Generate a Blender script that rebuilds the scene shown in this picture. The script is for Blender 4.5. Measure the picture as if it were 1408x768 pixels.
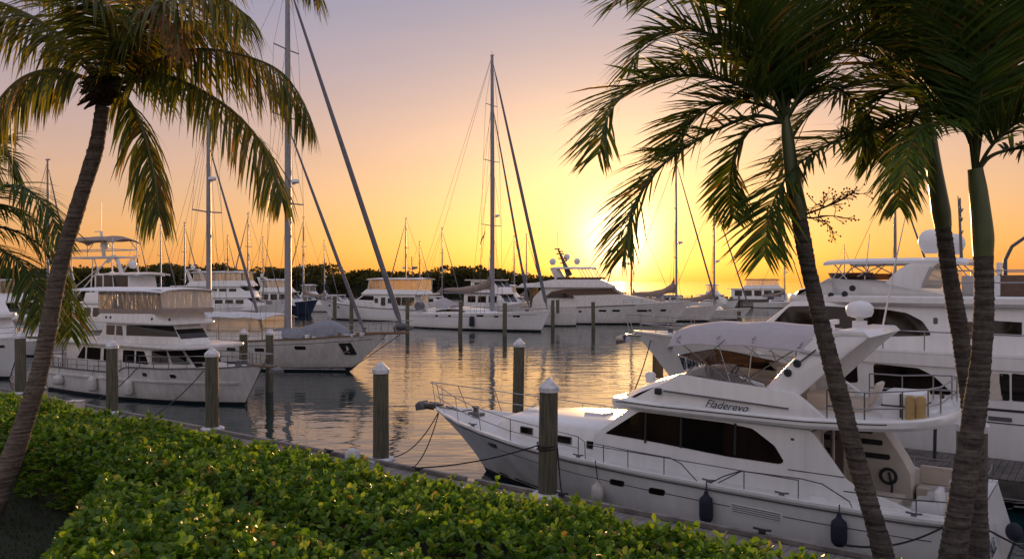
import bpy, bmesh, math, random
import numpy as np
from mathutils import Vector, Matrix, Euler

R = math.radians
scene = bpy.context.scene
COL = scene.collection
for o in list(bpy.data.objects):
    bpy.data.objects.remove(o)

# ------------------------------------------------------------------ camera
FPX, CX, CY, CAMH = 1100.0, 704.0, 387.0, 5.5        # focal length in photo pixels, principal point, eye height
cam_data = bpy.data.cameras.new('camera')
cam = bpy.data.objects.new('camera', cam_data)
COL.objects.link(cam)
cam.location = (0, 0, CAMH)
cam.rotation_euler = (R(90), 0, 0)
cam_data.sensor_width = 36
cam_data.lens = 36 * FPX / 1408
cam_data.shift_y = 3 / 1408
cam_data.clip_start = 0.05
cam_data.clip_end = 20000
scene.camera = cam
scene.render.resolution_x, scene.render.resolution_y = 1024, 558

# ------------------------------------------------------------------ view
vs = scene.view_settings
vs.view_transform = 'Standard'
vs.look = 'None'
vs.gamma = 1
vs.use_curve_mapping = False
vs.exposure = 0.0

# ------------------------------------------------------------------ sky and sun (same direction)
SUN_AZ, SUN_EL = R(7.5), R(3.0)        # azimuth clockwise from +Y, elevation
sun_dir = Vector((math.sin(SUN_AZ) * math.cos(SUN_EL), math.cos(SUN_AZ) * math.cos(SUN_EL), math.sin(SUN_EL)))
world = bpy.data.worlds.new('World')
scene.world = world
world.use_nodes = True
wn, wl = world.node_tree.nodes, world.node_tree.links
wn.clear()
w_out = wn.new('ShaderNodeOutputWorld')
sky = wn.new('ShaderNodeTexSky')
sky.sky_type = 'NISHITA'
sky.sun_disc = False
sky.sun_elevation = SUN_EL
sky.sun_rotation = SUN_AZ
sky.altitude = 0
sky.air_density = 1.0
sky.dust_density = 2.0
sky.ozone_density = 2.5
bg_sky = wn.new('ShaderNodeBackground')
bg_sky.inputs['Strength'].default_value = 0.06
wl.new(sky.outputs[0], bg_sky.inputs['Color'])
# sky gradient round the low sun: colour by elevation and by the angle to the sun
tc = wn.new('ShaderNodeTexCoord')
nrm = wn.new('ShaderNodeVectorMath'); nrm.operation = 'NORMALIZE'
wl.new(tc.outputs['Generated'], nrm.inputs[0])
sep = wn.new('ShaderNodeSeparateXYZ'); wl.new(nrm.outputs[0], sep.inputs[0])
dot = wn.new('ShaderNodeVectorMath'); dot.operation = 'DOT_PRODUCT'
wl.new(nrm.outputs[0], dot.inputs[0]); dot.inputs[1].default_value = sun_dir

def wmath(op, a, b=None, clamp=False):
    n = wn.new('ShaderNodeMath'); n.operation = op; n.use_clamp = clamp
    for i, v in enumerate((a, b)):
        if v is None: continue
        if isinstance(v, (int, float)): n.inputs[i].default_value = v
        else: wl.new(v, n.inputs[i])
    return n.outputs[0]

def wramp(fac, stops):
    n = wn.new('ShaderNodeValToRGB')
    el = n.color_ramp.elements
    while len(el) < len(stops): el.new(0.5)
    for e, (p, c) in zip(el, stops):
        e.position = p; e.color = (*c, 1)
    wl.new(fac, n.inputs[0])
    return n.outputs[0]

def wmix(fac, a, b, mode='MIX'):
    n = wn.new('ShaderNodeMix'); n.data_type = 'RGBA'; n.blend_type = mode
    if isinstance(fac, (int, float)): n.inputs[0].default_value = fac
    else: wl.new(fac, n.inputs[0])
    for i, v in ((6, a), (7, b)):
        if isinstance(v, tuple): n.inputs[i].default_value = (*v, 1)
        else: wl.new(v, n.inputs[i])
    return n.outputs[2]

def S(r, g, b):                         # sRGB 0-255 -> linear
    f = lambda c: (c / 255) / 12.92 if c / 255 <= 0.04045 else ((c / 255 + 0.055) / 1.055) ** 2.4
    return (f(r), f(g), f(b))

elev = wmath('MAXIMUM', sep.outputs[2], 0.0)
toward = wramp(elev, [(0.0, S(232, 146, 50)), (0.045, S(234, 160, 74)), (0.10, S(226, 164, 106)), (0.17, S(213, 163, 134)),
                      (0.25, S(182, 152, 150)), (0.33, S(152, 140, 156)), (0.42, S(156, 150, 168)), (0.7, S(186, 182, 200)), (1.0, S(190, 190, 212))])
away = wramp(elev, [(0.0, S(198, 180, 176)), (0.12, S(226, 202, 196)), (0.3, S(220, 206, 208)), (0.6, S(206, 200, 212)), (1.0, S(196, 195, 214))])  # unseen sky behind the camera, brightened as ambient fill
flank = wramp(elev, [(0.0, S(234, 152, 82)), (0.05, S(235, 165, 98)), (0.10, S(224, 168, 126)), (0.17, S(202, 160, 144)),
                     (0.25, S(172, 150, 158)), (0.33, S(148, 142, 164)), (0.42, S(156, 152, 178)), (0.7, S(186, 182, 200)), (1.0, S(190, 190, 212))])
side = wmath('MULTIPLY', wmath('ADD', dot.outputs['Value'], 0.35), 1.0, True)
near_sun = wmath('MULTIPLY', wmath('SUBTRACT', dot.outputs['Value'], 0.86), 8.0, True)
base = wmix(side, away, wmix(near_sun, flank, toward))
dpos = wmath('MAXIMUM', dot.outputs['Value'], 0.0)
g1 = wmath('POWER', dpos, 45.0)
g2 = wmath('POWER', dpos, 460.0)
g3 = wmath('POWER', dpos, 1300.0)
low = wmath('SUBTRACT', 1.0, wmath('MULTIPLY', elev, 3.2), True)
glow = wmix(1.0, wmix(wmath('MULTIPLY', g1, low), (0, 0, 0), (0.09, 0.045, 0.006)), wmix(g2, (0, 0, 0), (0.46, 0.33, 0.15)), 'ADD')
glow = wmix(1.0, glow, wmix(g3, (0, 0, 0), (2.2, 1.8, 1.2)), 'ADD')
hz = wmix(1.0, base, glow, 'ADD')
# faint streaky cirrus
mp = wn.new('ShaderNodeMapping'); mp.inputs['Scale'].default_value = (3, 3, 22)
wl.new(nrm.outputs[0], mp.inputs[0])
nz = wn.new('ShaderNodeTexNoise'); nz.inputs['Scale'].default_value = 1.6; nz.inputs['Detail'].default_value = 4
wl.new(mp.outputs[0], nz.inputs['Vector'])
cl = wmath('MULTIPLY_ADD' if False else 'MULTIPLY', wmath('SUBTRACT', nz.outputs[0], 0.5), 0.16)
hz = wmix(1.0, hz, wmix(1.0, hz, wramp(wmath('ADD', cl, 0.5), [(0, (0, 0, 0)), (1, (1, 1, 1))]), 'MULTIPLY'), 'ADD')
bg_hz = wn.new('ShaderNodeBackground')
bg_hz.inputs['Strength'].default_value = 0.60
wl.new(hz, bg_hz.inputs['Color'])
addw = wn.new('ShaderNodeAddShader')
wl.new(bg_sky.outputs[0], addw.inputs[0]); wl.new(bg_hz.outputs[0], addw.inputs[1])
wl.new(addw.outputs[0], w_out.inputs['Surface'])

sun_data = bpy.data.lights.new('sun', 'SUN')
sun_data.energy = 4.2
sun_data.angle = R(0.6)
sun_data.color = (1.0, 0.56, 0.22)
sun = bpy.data.objects.new('sun', sun_data)
COL.objects.link(sun)
sun.rotation_euler = (-sun_dir).to_track_quat('-Z', 'Y').to_euler()
sun.location = (10, 80, 30)

# ------------------------------------------------------------------ object helpers
def tag(o, label=None, cat=None, group=None, kind=None):
    if label: o['label'] = label
    if cat: o['category'] = cat
    if group: o['group'] = group
    if kind: o['kind'] = kind
    return o

def thing(name, label, cat, loc=(0, 0, 0), rz=0.0, group=None):
    o = bpy.data.objects.new(name, None)
    COL.objects.link(o)
    o.empty_display_size = 0.3
    o.location = loc
    o.rotation_euler = (0, 0, rz)
    return tag(o, label, cat, group)

def copy_tree(o, parent=None):
    c = o.copy(); COL.objects.link(c)
    if parent: c.parent = parent
    for ch in o.children: copy_tree(ch, c)
    return c

class MB:
    """collects shapes, builds ONE mesh object"""
    def __init__(s): s.v = []; s.f = []; s.m = []
    def add(s, vs, fs, mi=0):
        b = len(s.v)
        s.v.extend([tuple(map(float, p)) for p in vs])
        for f in fs:
            s.f.append(tuple(i + b for i in f)); s.m.append(mi)
        return s
    def box(s, a, b, mi=0):
        x0, y0, z0 = a; x1, y1, z1 = b
        return s.add([(x0, y0, z0), (x1, y0, z0), (x1, y1, z0), (x0, y1, z0), (x0, y0, z1), (x1, y0, z1), (x1, y1, z1), (x0, y1, z1)],
                     [(0, 3, 2, 1), (4, 5, 6, 7), (0, 1, 5, 4), (1, 2, 6, 5), (2, 3, 7, 6), (3, 0, 4, 7)], mi)
    def prism(s, prof, y0, y1, mi=0):
        """profile in the x-z plane, drawn out sideways from y0 to y1 (numbers or functions of x, z)"""
        g = lambda w, p: w(*p) if callable(w) else w
        n = len(prof)
        vs = [(p[0], g(y0, p), p[1]) for p in prof] + [(p[0], g(y1, p), p[1]) for p in prof]
        fs = [tuple(range(n)), tuple(range(2 * n - 1, n - 1, -1))]
        fs += [(i, i + n, (i + 1) % n + n, (i + 1) % n) for i in range(n)]
        return s.add(vs, fs, mi)
    def plan(s, pts, z0, z1, mi=0):
        """outline in the x-y plane, thickness z0..z1 (numbers or functions of x, y)"""
        g = lambda w, p: w(*p) if callable(w) else w
        n = len(pts)
        vs = [(p[0], p[1], g(z0, p)) for p in pts] + [(p[0], p[1], g(z1, p)) for p in pts]
        fs = [tuple(range(n - 1, -1, -1)), tuple(range(n, 2 * n))]
        fs += [(i, (i + 1) % n, (i + 1) % n + n, i + n) for i in range(n)]
        return s.add(vs, fs, mi)
    def tube(s, path, r, n=6, mi=0, cap=True):
        path = [Vector(p) for p in path]
        rs = r if isinstance(r, (list, tuple)) else [r] * len(path)
        vs, fs = [], []
        prev = None
        for i, p in enumerate(path):
            t = (path[min(i + 1, len(path) - 1)] - path[max(i - 1, 0)])
            t = t.normalized() if t.length > 1e-9 else Vector((0, 0, 1))
            a = prev if prev is not None else (Vector((0, 0, 1)) if abs(t.z) < 0.9 else Vector((1, 0, 0)))
            u = (a - t * a.dot(t)).normalized() if (a - t * a.dot(t)).length > 1e-6 else t.orthogonal().normalized()
            prev = u
            w = t.cross(u)
            for k in range(n):
                an = 2 * math.pi * k / n
                vs.append(p + (u * math.cos(an) + w * math.sin(an)) * rs[i])
        for i in range(len(path) - 1):
            for k in range(n):
                a, b = i * n + k, i * n + (k + 1) % n
                fs.append((a, b, b + n, a + n))
        if cap:
            fs.append(tuple(range(n - 1, -1, -1)))
            fs.append(tuple((len(path) - 1) * n + k for k in range(n)))
        return s.add(vs, fs, mi)
    def lathe(s, prof, c=(0, 0, 0), n=16, mi=0, axis='z'):
        vs, fs = [], []
        for r, h in prof:
            for k in range(n):
                a = 2 * math.pi * k / n
                p = (r * math.cos(a), r * math.sin(a), h)
                if axis == 'x': p = (h, p[0], p[1])
                if axis == 'y': p = (p[0], h, p[1])
                vs.append((p[0] + c[0], p[1] + c[1], p[2] + c[2]))
        for i in range(len(prof) - 1):
            for k in range(n):
                a, b = i * n + k, i * n + (k + 1) % n
                fs.append((a, b, b + n, a + n))
        fs.append(tuple(range(n - 1, -1, -1)))
        fs.append(tuple((len(prof) - 1) * n + k for k in range(n)))
        return s.add(vs, fs, mi)
    def ball(s, c, r, n=14, mi=0):
        rx, ry, rz = r if isinstance(r, tuple) else (r, r, r)
        vs, fs = [], []
        m = n // 2
        for i in range(m + 1):
            t = math.pi * (0.02 + 0.96 * i / m)
            for k in range(n):
                a = 2 * math.pi * k / n
                vs.append((c[0] + rx * math.sin(t) * math.cos(a), c[1] + ry * math.sin(t) * math.sin(a), c[2] - rz * math.cos(t)))
        for i in range(m):
            for k in range(n):
                a, b = i * n + k, i * n + (k + 1) % n
                fs.append((a, b, b + n, a + n))
        fs.append(tuple(range(n - 1, -1, -1)))
        fs.append(tuple(m * n + k for k in range(n)))
        return s.add(vs, fs, mi)
    def grid(s, rows, mi=0, close=False):
        n = len(rows[0])
        vs = [p for r in rows for p in r]
        fs = []
        for i in range(len(rows) - 1):
            for k in range(n if close else n - 1):
                a, b = i * n + k, i * n + (k + 1) % n
                fs.append((a, b, b + n, a + n))
        return s.add(vs, fs, mi)
    def build(s, name, mats, parent=None, bevel=0.0, seg=2, smooth=38, label=None, loc=None, fix=True):
        me = bpy.data.meshes.new(name)
        me.from_pydata(s.v, [], s.f)
        mats = mats if isinstance(mats, (list, tuple)) else [mats]
        for m in mats: me.materials.append(m)
        if len(mats) > 1: me.polygons.foreach_set('material_index', s.m)
        bm = bmesh.new(); bm.from_mesh(me)
        if fix: bmesh.ops.recalc_face_normals(bm, faces=bm.faces)
        if bevel > 0:
            es = [e for e in bm.edges if len(e.link_faces) == 2 and e.calc_face_angle(0) > R(24)]
            if es:
                bmesh.ops.bevel(bm, geom=es, offset=bevel, segments=seg, profile=0.6, affect='EDGES', clamp_overlap=True)
        bm.to_mesh(me); bm.free()
        if smooth:
            me.polygons.foreach_set('use_smooth', [True] * len(me.polygons))
            me.set_sharp_from_angle(angle=R(smooth))
        o = bpy.data.objects.new(name, me)
        COL.objects.link(o)
        if parent: o.parent = parent
        if loc: o.location = loc
        if label: o['label'] = label
        return o

def fast_mesh(name, verts, faces4, mat, parent=None, smooth=False):
    """numpy quads -> one mesh object"""
    me = bpy.data.meshes.new(name)
    verts = np.asarray(verts, dtype=np.float32); faces4 = np.asarray(faces4, dtype=np.int32)
    nf = len(faces4)
    me.vertices.add(len(verts)); me.vertices.foreach_set('co', verts.ravel())
    me.loops.add(nf * 4); me.loops.foreach_set('vertex_index', faces4.ravel())
    me.polygons.add(nf)
    me.polygons.foreach_set('loop_start', np.arange(nf, dtype=np.int32) * 4)
    me.polygons.foreach_set('loop_total', np.full(nf, 4, dtype=np.int32))
    if smooth: me.polygons.foreach_set('use_smooth', np.ones(nf, dtype=bool))
    me.update(calc_edges=True); me.validate()
    for m in (mat if isinstance(mat, (list, tuple)) else [mat]): me.materials.append(m)
    o = bpy.data.objects.new(name, me); COL.objects.link(o)
    if parent: o.parent = parent
    return o

def at(px, py, Y):                       # a measured direction of the photograph at distance Y
    return Vector(((px - CX) * Y / FPX, Y, CAMH - (py - CY) * Y / FPX))

def on_z(px, py, z):
    return at(px, py, (z - CAMH) / (-(py - CY)) * FPX)

class Frame:
    """a boat's own axes on the water: x forward, y to port, z up; origin amidships at the waterline"""
    def __init__(s, tip, heading, back):
        h = Vector(heading).normalized()
        s.f = h; s.l = Vector((-h.y, h.x))
        s.o = Vector(tip) - h * back
        s.rz = math.atan2(h.y, h.x)
        s.loc = (s.o.x, s.o.y, 0)
    def P(s, px, py, y):                 # measured point lying in the boat's plane y -> (x, z)
        d = Vector(((px - CX) / FPX, 1.0))
        t = (y + s.o.dot(s.l)) / d.dot(s.l)
        p = d * t - s.o
        return (p.dot(s.f), CAMH - (py - CY) / FPX * t)
    def W(s, x, y, z):                   # boat -> world
        p = s.o + s.f * x + s.l * y
        return Vector((p.x, p.y, z))

def interp(tab, x):
    if x <= tab[0][0]: return tab[0][1]
    for (a, b), (c, d) in zip(tab, tab[1:]):
        if x <= c:
            t = (x - a) / (c - a); t = t * t * (3 - 2 * t) * 0.5 + t * 0.5
            return b + (d - b) * t
    return tab[-1][1]

def crom(pts, n=8):
    pts = [Vector(p) for p in pts]
    P = [pts[0] * 2 - pts[1]] + pts + [pts[-1] * 2 - pts[-2]]
    out = []
    for i in range(1, len(P) - 2):
        for k in range(n):
            t = k / n
            a, b, c, d = P[i - 1], P[i], P[i + 1], P[i + 2]
            out.append(0.5 * ((2 * b) + (c - a) * t + (2 * a - 5 * b + 4 * c - d) * t * t + (3 * b - a - 3 * c + d) * t ** 3))
    out.append(pts[-1])
    return out

def sag(a, b, drop, n=14):
    a, b = Vector(a), Vector(b)
    return [a.lerp(b, i / n) - Vector((0, 0, drop * 4 * (i / n) * (1 - i / n))) for i in range(n + 1)]

# ------------------------------------------------------------------ materials
def mat(name, col, rough=0.5, metal=0.0, noise=0.0, nscale=6.0, bump=0.0, bscale=40.0, coat=0.0, spec=0.5, ior=None, stretch=(1, 1, 1), col2=None):
    m = bpy.data.materials.new(name); m.use_nodes = True
    nt = m.node_tree; b = nt.nodes['Principled BSDF']
    b.inputs['Base Color'].default_value = (*col, 1)
    b.inputs['Roughness'].default_value = rough
    b.inputs['Metallic'].default_value = metal
    b.inputs['Specular IOR Level'].default_value = spec
    if ior: b.inputs['IOR'].default_value = ior
    if coat: b.inputs['Coat Weight'].default_value = coat; b.inputs['Coat Roughness'].default_value = 0.08
    t = nt.nodes.new('ShaderNodeTexCoord'); mpn = nt.nodes.new('ShaderNodeMapping')
    mpn.inputs['Scale'].default_value = stretch
    nt.links.new(t.outputs['Object'], mpn.inputs[0])
    if noise or col2:
        n = nt.nodes.new('ShaderNodeTexNoise'); n.inputs['Scale'].default_value = nscale; n.inputs['Detail'].default_value = 6
        nt.links.new(mpn.outputs[0], n.inputs['Vector'])
        r = nt.nodes.new('ShaderNodeValToRGB'); e = r.color_ramp.elements
        c2 = col2 or tuple(max(0, c * (1 - noise)) for c in col)
        e[0].position, e[0].color = 0.35, (*c2, 1); e[1].position, e[1].color = 0.65, (*col, 1)
        nt.links.new(n.outputs[0], r.inputs[0]); nt.links.new(r.outputs[0], b.inputs['Base Color'])
    if bump:
        n2 = nt.nodes.new('ShaderNodeTexNoise'); n2.inputs['Scale'].default_value = bscale; n2.inputs['Detail'].default_value = 5
        nt.links.new(mpn.outputs[0], n2.inputs['Vector'])
        bp = nt.nodes.new('ShaderNodeBump'); bp.inputs['Strength'].default_value = bump; bp.inputs['Distance'].default_value = 0.02
        nt.links.new(n2.outputs[0], bp.inputs['Height']); nt.links.new(bp.outputs[0], b.inputs['Normal'])
    return m

M = {}
M['gel'] = mat('white_gelcoat', (0.77, 0.77, 0.77), 0.30, noise=0.08, nscale=1.3, coat=0.5, stretch=(4, 4, 0.5))
M['gel2'] = mat('aged_white_gelcoat', (0.69, 0.67, 0.65), 0.36, noise=0.18, nscale=1.3, coat=0.3, stretch=(4, 4, 0.4))
M['deck'] = mat('nonskid_deck', (0.66, 0.65, 0.63), 0.62, noise=0.10, nscale=4, bump=0.2, bscale=150)
M['cream'] = mat('cream_panel', (0.62, 0.55, 0.48), 0.5, noise=0.12, nscale=4)
M['boot'] = mat('antifouling', (0.012, 0.016, 0.024), 0.6, noise=0.4)
M['navy'] = mat('navy_paint', (0.012, 0.02, 0.06), 0.3, coat=0.3)
M['stripe'] = mat('dark_stripe', (0.03, 0.03, 0.045), 0.4)
M['rub'] = mat('rub_rail_rubber', (0.10, 0.10, 0.11), 0.5)
M['glass'] = mat('dark_glass', (0.003, 0.003, 0.003), 0.04, spec=0.45, nscale=1.0, col2=(0.018, 0.011, 0.008), stretch=(2.2, 2.2, 0.35))
M['steel'] = mat('stainless', (0.34, 0.33, 0.33), 0.25, 1.0)
M['furl'] = mat('furled_sail_cloth', (0.15, 0.15, 0.18), 0.85, noise=0.2, nscale=4)
M['alu'] = mat('mast_alloy', (0.26, 0.27, 0.31), 0.45, 0.3, noise=0.15, nscale=3)
M['aluw'] = mat('white_mast_paint', (0.66, 0.66, 0.68), 0.4, noise=0.1)
M['wire'] = mat('rigging_wire', (0.12, 0.11, 0.11), 0.5, 0.4)
M['rope'] = mat('dark_rope', (0.018, 0.016, 0.018), 0.9, bump=0.5, bscale=120)
M['ropel'] = mat('pale_rope', (0.42, 0.38, 0.32), 0.9)
M['teak'] = mat('teak', (0.20, 0.12, 0.07), 0.65, noise=0.4, nscale=9, stretch=(1, 8, 8))
M['canvas'] = mat('grey_canvas', (0.42, 0.39, 0.41), 0.85, noise=0.10, nscale=5, bump=0.15, bscale=60)
M['tan'] = mat('tan_canvas', (0.32, 0.25, 0.21), 0.9, noise=0.2, nscale=4, bump=0.3, bscale=9)
M['blue'] = mat('blue_grey_cover', (0.23, 0.245, 0.29), 0.8, noise=0.2, nscale=3, bump=0.4, bscale=7)
M['black'] = mat('black_rubber', (0.015, 0.015, 0.018), 0.55)
M['fendw'] = mat('white_vinyl', (0.62, 0.60, 0.56), 0.5, noise=0.2, nscale=5)
M['fendn'] = mat('navy_fender_cover', (0.012, 0.016, 0.032), 0.85, bump=0.2, bscale=60)
M['cushion'] = mat('cream_cushion', (0.60, 0.52, 0.45), 0.7, noise=0.1)
M['brown'] = mat('brown_panel', (0.13, 0.07, 0.045), 0.55, noise=0.3)
M['yellow'] = mat('tan_lifebuoy', (0.45, 0.30, 0.12), 0.6, noise=0.2)
M['capw'] = mat('white_cap', (0.66, 0.66, 0.69), 0.5, noise=0.35, nscale=5)
M['plastic'] = mat('white_radome', (0.72, 0.72, 0.74), 0.35)

def sheer_mat(name, tint, alpha, rough=0.12, milk=0.0):
    """clear vinyl or smoked acrylic: lets part of the light through"""
    m = bpy.data.materials.new(name); m.use_nodes = True
    nt = m.node_tree; nt.nodes.clear()
    out = nt.nodes.new('ShaderNodeOutputMaterial')
    tr = nt.nodes.new('ShaderNodeBsdfTransparent'); tr.inputs[0].default_value = (*tint, 1)
    tl = nt.nodes.new('ShaderNodeBsdfTranslucent'); tl.inputs[0].default_value = (0.80, 0.74, 0.68, 1)
    gl = nt.nodes.new('ShaderNodeBsdfGlossy'); gl.inputs['Roughness'].default_value = rough
    n = nt.nodes.new('ShaderNodeTexNoise'); n.inputs['Scale'].default_value = 2.3
    t = nt.nodes.new('ShaderNodeTexCoord'); mp_ = nt.nodes.new('ShaderNodeMapping'); mp_.inputs['Scale'].default_value = (3, 3, 0.5)
    nt.links.new(t.outputs['Object'], mp_.inputs[0]); nt.links.new(mp_.outputs[0], n.inputs['Vector'])
    bp = nt.nodes.new('ShaderNodeBump'); bp.inputs['Strength'].default_value = 0.35; bp.inputs['Distance'].default_value = 0.06
    nt.links.new(n.outputs[0], bp.inputs['Height']); nt.links.new(bp.outputs[0], gl.inputs['Normal'])
    m1 = nt.nodes.new('ShaderNodeMixShader'); m1.inputs[0].default_value = alpha
    df = nt.nodes.new('ShaderNodeBsdfDiffuse'); df.inputs[0].default_value = (0.85, 0.83, 0.82, 1)
    md = nt.nodes.new('ShaderNodeMixShader'); md.inputs[0].default_value = milk
    nt.links.new(tl.outputs[0], md.inputs[1]); nt.links.new(df.outputs[0], md.inputs[2])
    nt.links.new(tr.outputs[0], m1.inputs[1]); nt.links.new(md.outputs[0], m1.inputs[2])
    lw = nt.nodes.new('ShaderNodeFresnel'); lw.inputs[0].default_value = 1.45
    m2 = nt.nodes.new('ShaderNodeMixShader')
    nt.links.new(lw.outputs[0], m2.inputs[0]); nt.links.new(m1.outputs[0], m2.inputs[1]); nt.links.new(gl.outputs[0], m2.inputs[2])
    nt.links.new(m2.outputs[0], out.inputs[0])
    return m
M['vinyl'] = sheer_mat('clear_vinyl', (0.92, 0.91, 0.90), 0.24, milk=0.6)
M['vinyl_a'] = sheer_mat('amber_vinyl', (0.90, 0.84, 0.78), 0.22)
M['smoke'] = sheer_mat('smoked_acrylic', (0.22, 0.16, 0.13), 0.06, 0.06)

def stained(src, name):
    '''hull paint with a brownish tide stain just above the waterline'''
    m = src.copy(); m.name = name
    nt = m.node_tree; b = nt.nodes['Principled BSDF']; L = nt.links
    old = b.inputs['Base Color'].links[0].from_socket
    t = nt.nodes.new('ShaderNodeTexCoord'); sp = nt.nodes.new('ShaderNodeSeparateXYZ'); L.new(t.outputs['Object'], sp.inputs[0])
    mp_ = nt.nodes.new('ShaderNodeMapping'); mp_.inputs['Scale'].default_value = (3.5, 3.5, 0.6); L.new(t.outputs['Object'], mp_.inputs[0])
    n = nt.nodes.new('ShaderNodeTexNoise'); n.inputs['Scale'].default_value = 1.6; n.inputs['Detail'].default_value = 5; L.new(mp_.outputs[0], n.inputs['Vector'])
    r = nt.nodes.new('ShaderNodeMapRange'); r.inputs[1].default_value = 0.10; r.inputs[2].default_value = 0.62; r.inputs[3].default_value = 0.75; r.inputs[4].default_value = 0.0
    L.new(sp.outputs[2], r.inputs[0])
    k = nt.nodes.new('ShaderNodeMath'); k.operation = 'MULTIPLY'; L.new(r.outputs[0], k.inputs[0]); L.new(n.outputs[0], k.inputs[1])
    x = nt.nodes.new('ShaderNodeMix'); x.data_type = 'RGBA'; L.new(k.outputs[0], x.inputs[0]); L.new(old, x.inputs[6]); x.inputs[7].default_value = (0.30, 0.24, 0.15, 1)
    L.new(x.outputs[2], b.inputs['Base Color'])
    return m
M['hull'] = stained(M['gel'], 'white_topsides')
M['hull2'] = stained(M['gel2'], 'aged_white_topsides')
# ================================================================== water, ground, dock, plants
def DQ(s, q, z=0.0):                     # axes of the dock: s along it (towards the right), q out over the water
    return Vector((0.8 * s + 0.6 * q, -0.6 * s + 0.8 * q, z))

def water_material():
    m = bpy.data.materials.new('harbour_water'); m.use_nodes = True
    nt = m.node_tree; b = nt.nodes['Principled BSDF']; L = nt.links
    b.inputs['Base Color'].default_value = (0.005, 0.022, 0.026, 1)
    b.inputs['Roughness'].default_value = 0.045
    b.inputs['IOR'].default_value = 1.8
    geo = nt.nodes.new('ShaderNodeNewGeometry')
    def noise(scale, stretch, detail, rot=0.0):
        mp_ = nt.nodes.new('ShaderNodeMapping'); mp_.inputs['Scale'].default_value = stretch; mp_.inputs['Rotation'].default_value = (0, 0, rot)
        n = nt.nodes.new('ShaderNodeTexNoise'); n.inputs['Scale'].default_value = scale; n.inputs['Detail'].default_value = detail
        n.inputs['Roughness'].default_value = 0.45
        L.new(geo.outputs['Position'], mp_.inputs[0]); L.new(mp_.outputs[0], n.inputs['Vector'])
        return n.outputs[0]
    a = noise(0.55, (0.7, 1.5, 1), 2.0, 0.15)
    c = noise(2.1, (0.8, 1.5, 1), 2.0, -0.25)
    d = noise(0.12, (1, 1, 1), 2.0)
    def mth(op, x, y):
        n = nt.nodes.new('ShaderNodeMath'); n.operation = op
        for i, v in enumerate((x, y)):
            if isinstance(v, (int, float)): n.inputs[i].default_value = v
            else: L.new(v, n.inputs[i])
        return n.outputs[0]
    h = mth('ADD', mth('MULTIPLY', a, 1.0), mth('MULTIPLY', c, 0.26))
    # calmer and livelier patches
    patch = nt.nodes.new('ShaderNodeMapRange'); patch.inputs[1].default_value = 0.35; patch.inputs[2].default_value = 0.7
    patch.inputs[3].default_value = 0.45; patch.inputs[4].default_value = 1.0
    L.new(d, patch.inputs[0])
    bp = nt.nodes.new('ShaderNodeBump'); bp.inputs['Distance'].default_value = 0.072
    L.new(mth('MULTIPLY', patch.outputs[0], 0.85), bp.inputs['Strength'])
    L.new(h, bp.inputs['Height']); L.new(bp.outputs[0], b.inputs['Normal'])
    return m
M['water'] = water_material()
wb = MB()
wb.add([(-9000, -400, 0), (9000, -400, 0), (9000, 15000, 0), (-9000, 15000, 0)], [(0, 1, 2, 3)])
tag(wb.build('water', M['water'], smooth=0, fix=False), kind='structure')

# ---- ground: lawn level, then a bank down to the boardwalk, one sheet
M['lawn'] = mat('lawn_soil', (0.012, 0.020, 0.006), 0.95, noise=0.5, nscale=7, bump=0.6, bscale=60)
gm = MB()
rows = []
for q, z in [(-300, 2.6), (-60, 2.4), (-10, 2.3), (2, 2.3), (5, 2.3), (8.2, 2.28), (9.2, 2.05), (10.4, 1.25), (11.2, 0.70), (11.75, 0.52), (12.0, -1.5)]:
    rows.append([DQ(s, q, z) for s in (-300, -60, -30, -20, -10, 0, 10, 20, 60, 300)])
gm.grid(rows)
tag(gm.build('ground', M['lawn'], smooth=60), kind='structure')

# ---- boardwalk: single planks on bearers
M['plank'] = mat('weathered_planks', (0.24, 0.215, 0.20), 0.75, noise=0.45, nscale=3.0, bump=0.4, bscale=30, stretch=(1, 1, 1))
dock = thing('boardwalk', 'weathered grey plank boardwalk running along the hedge beside the water', 'dock', DQ(-10, 13))
rng = random.Random(4)
pb = MB()
s = -50.0
while s < 22:
    w = 0.14
    dz = rng.uniform(-0.004, 0.004)
    a, b = 11.55, 14.52 + rng.uniform(-0.012, 0.012)
    o = DQ(-10, 13)
    P = [DQ(s, a) - o, DQ(s + w, a) - o, DQ(s + w, b) - o, DQ(s, b) - o]
    pb.plan([(p.x, p.y) for p in P], 0.755 + dz, 0.80 + dz)
    s += w + 0.012
pb.build('planking', M['plank'], dock, bevel=0.0, smooth=0)
fb = MB()
for q0, q1, z0, z1 in ((14.42, 14.56, 0.50, 0.745), (11.9, 12.1, 0.4, 0.745), (13.2, 13.35, 0.45, 0.745)):
    P = [DQ(a, b) - o for a, b in ((-50, q0), (22, q0), (22, q1), (-50, q1))]
    fb.plan([(p.x, p.y) for p in P], z0, z1)
fb.build('bearer', M['plank'], dock, bevel=0.01, smooth=0)
kb = MB()
for a, b in ((-50, -12.2), (-11.9, -3.2), (-2.9, 6.5), (6.8, 22)):
    P = [DQ(x, y) - o for x, y in ((a, 14.40), (b, 14.40), (b, 14.52), (a, 14.52))]
    kb.plan([(p.x, p.y) for p in P], 0.806, 0.90)
kb.build('edge_beam', M['plank'], dock, bevel=0.012, smooth=0)

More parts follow.
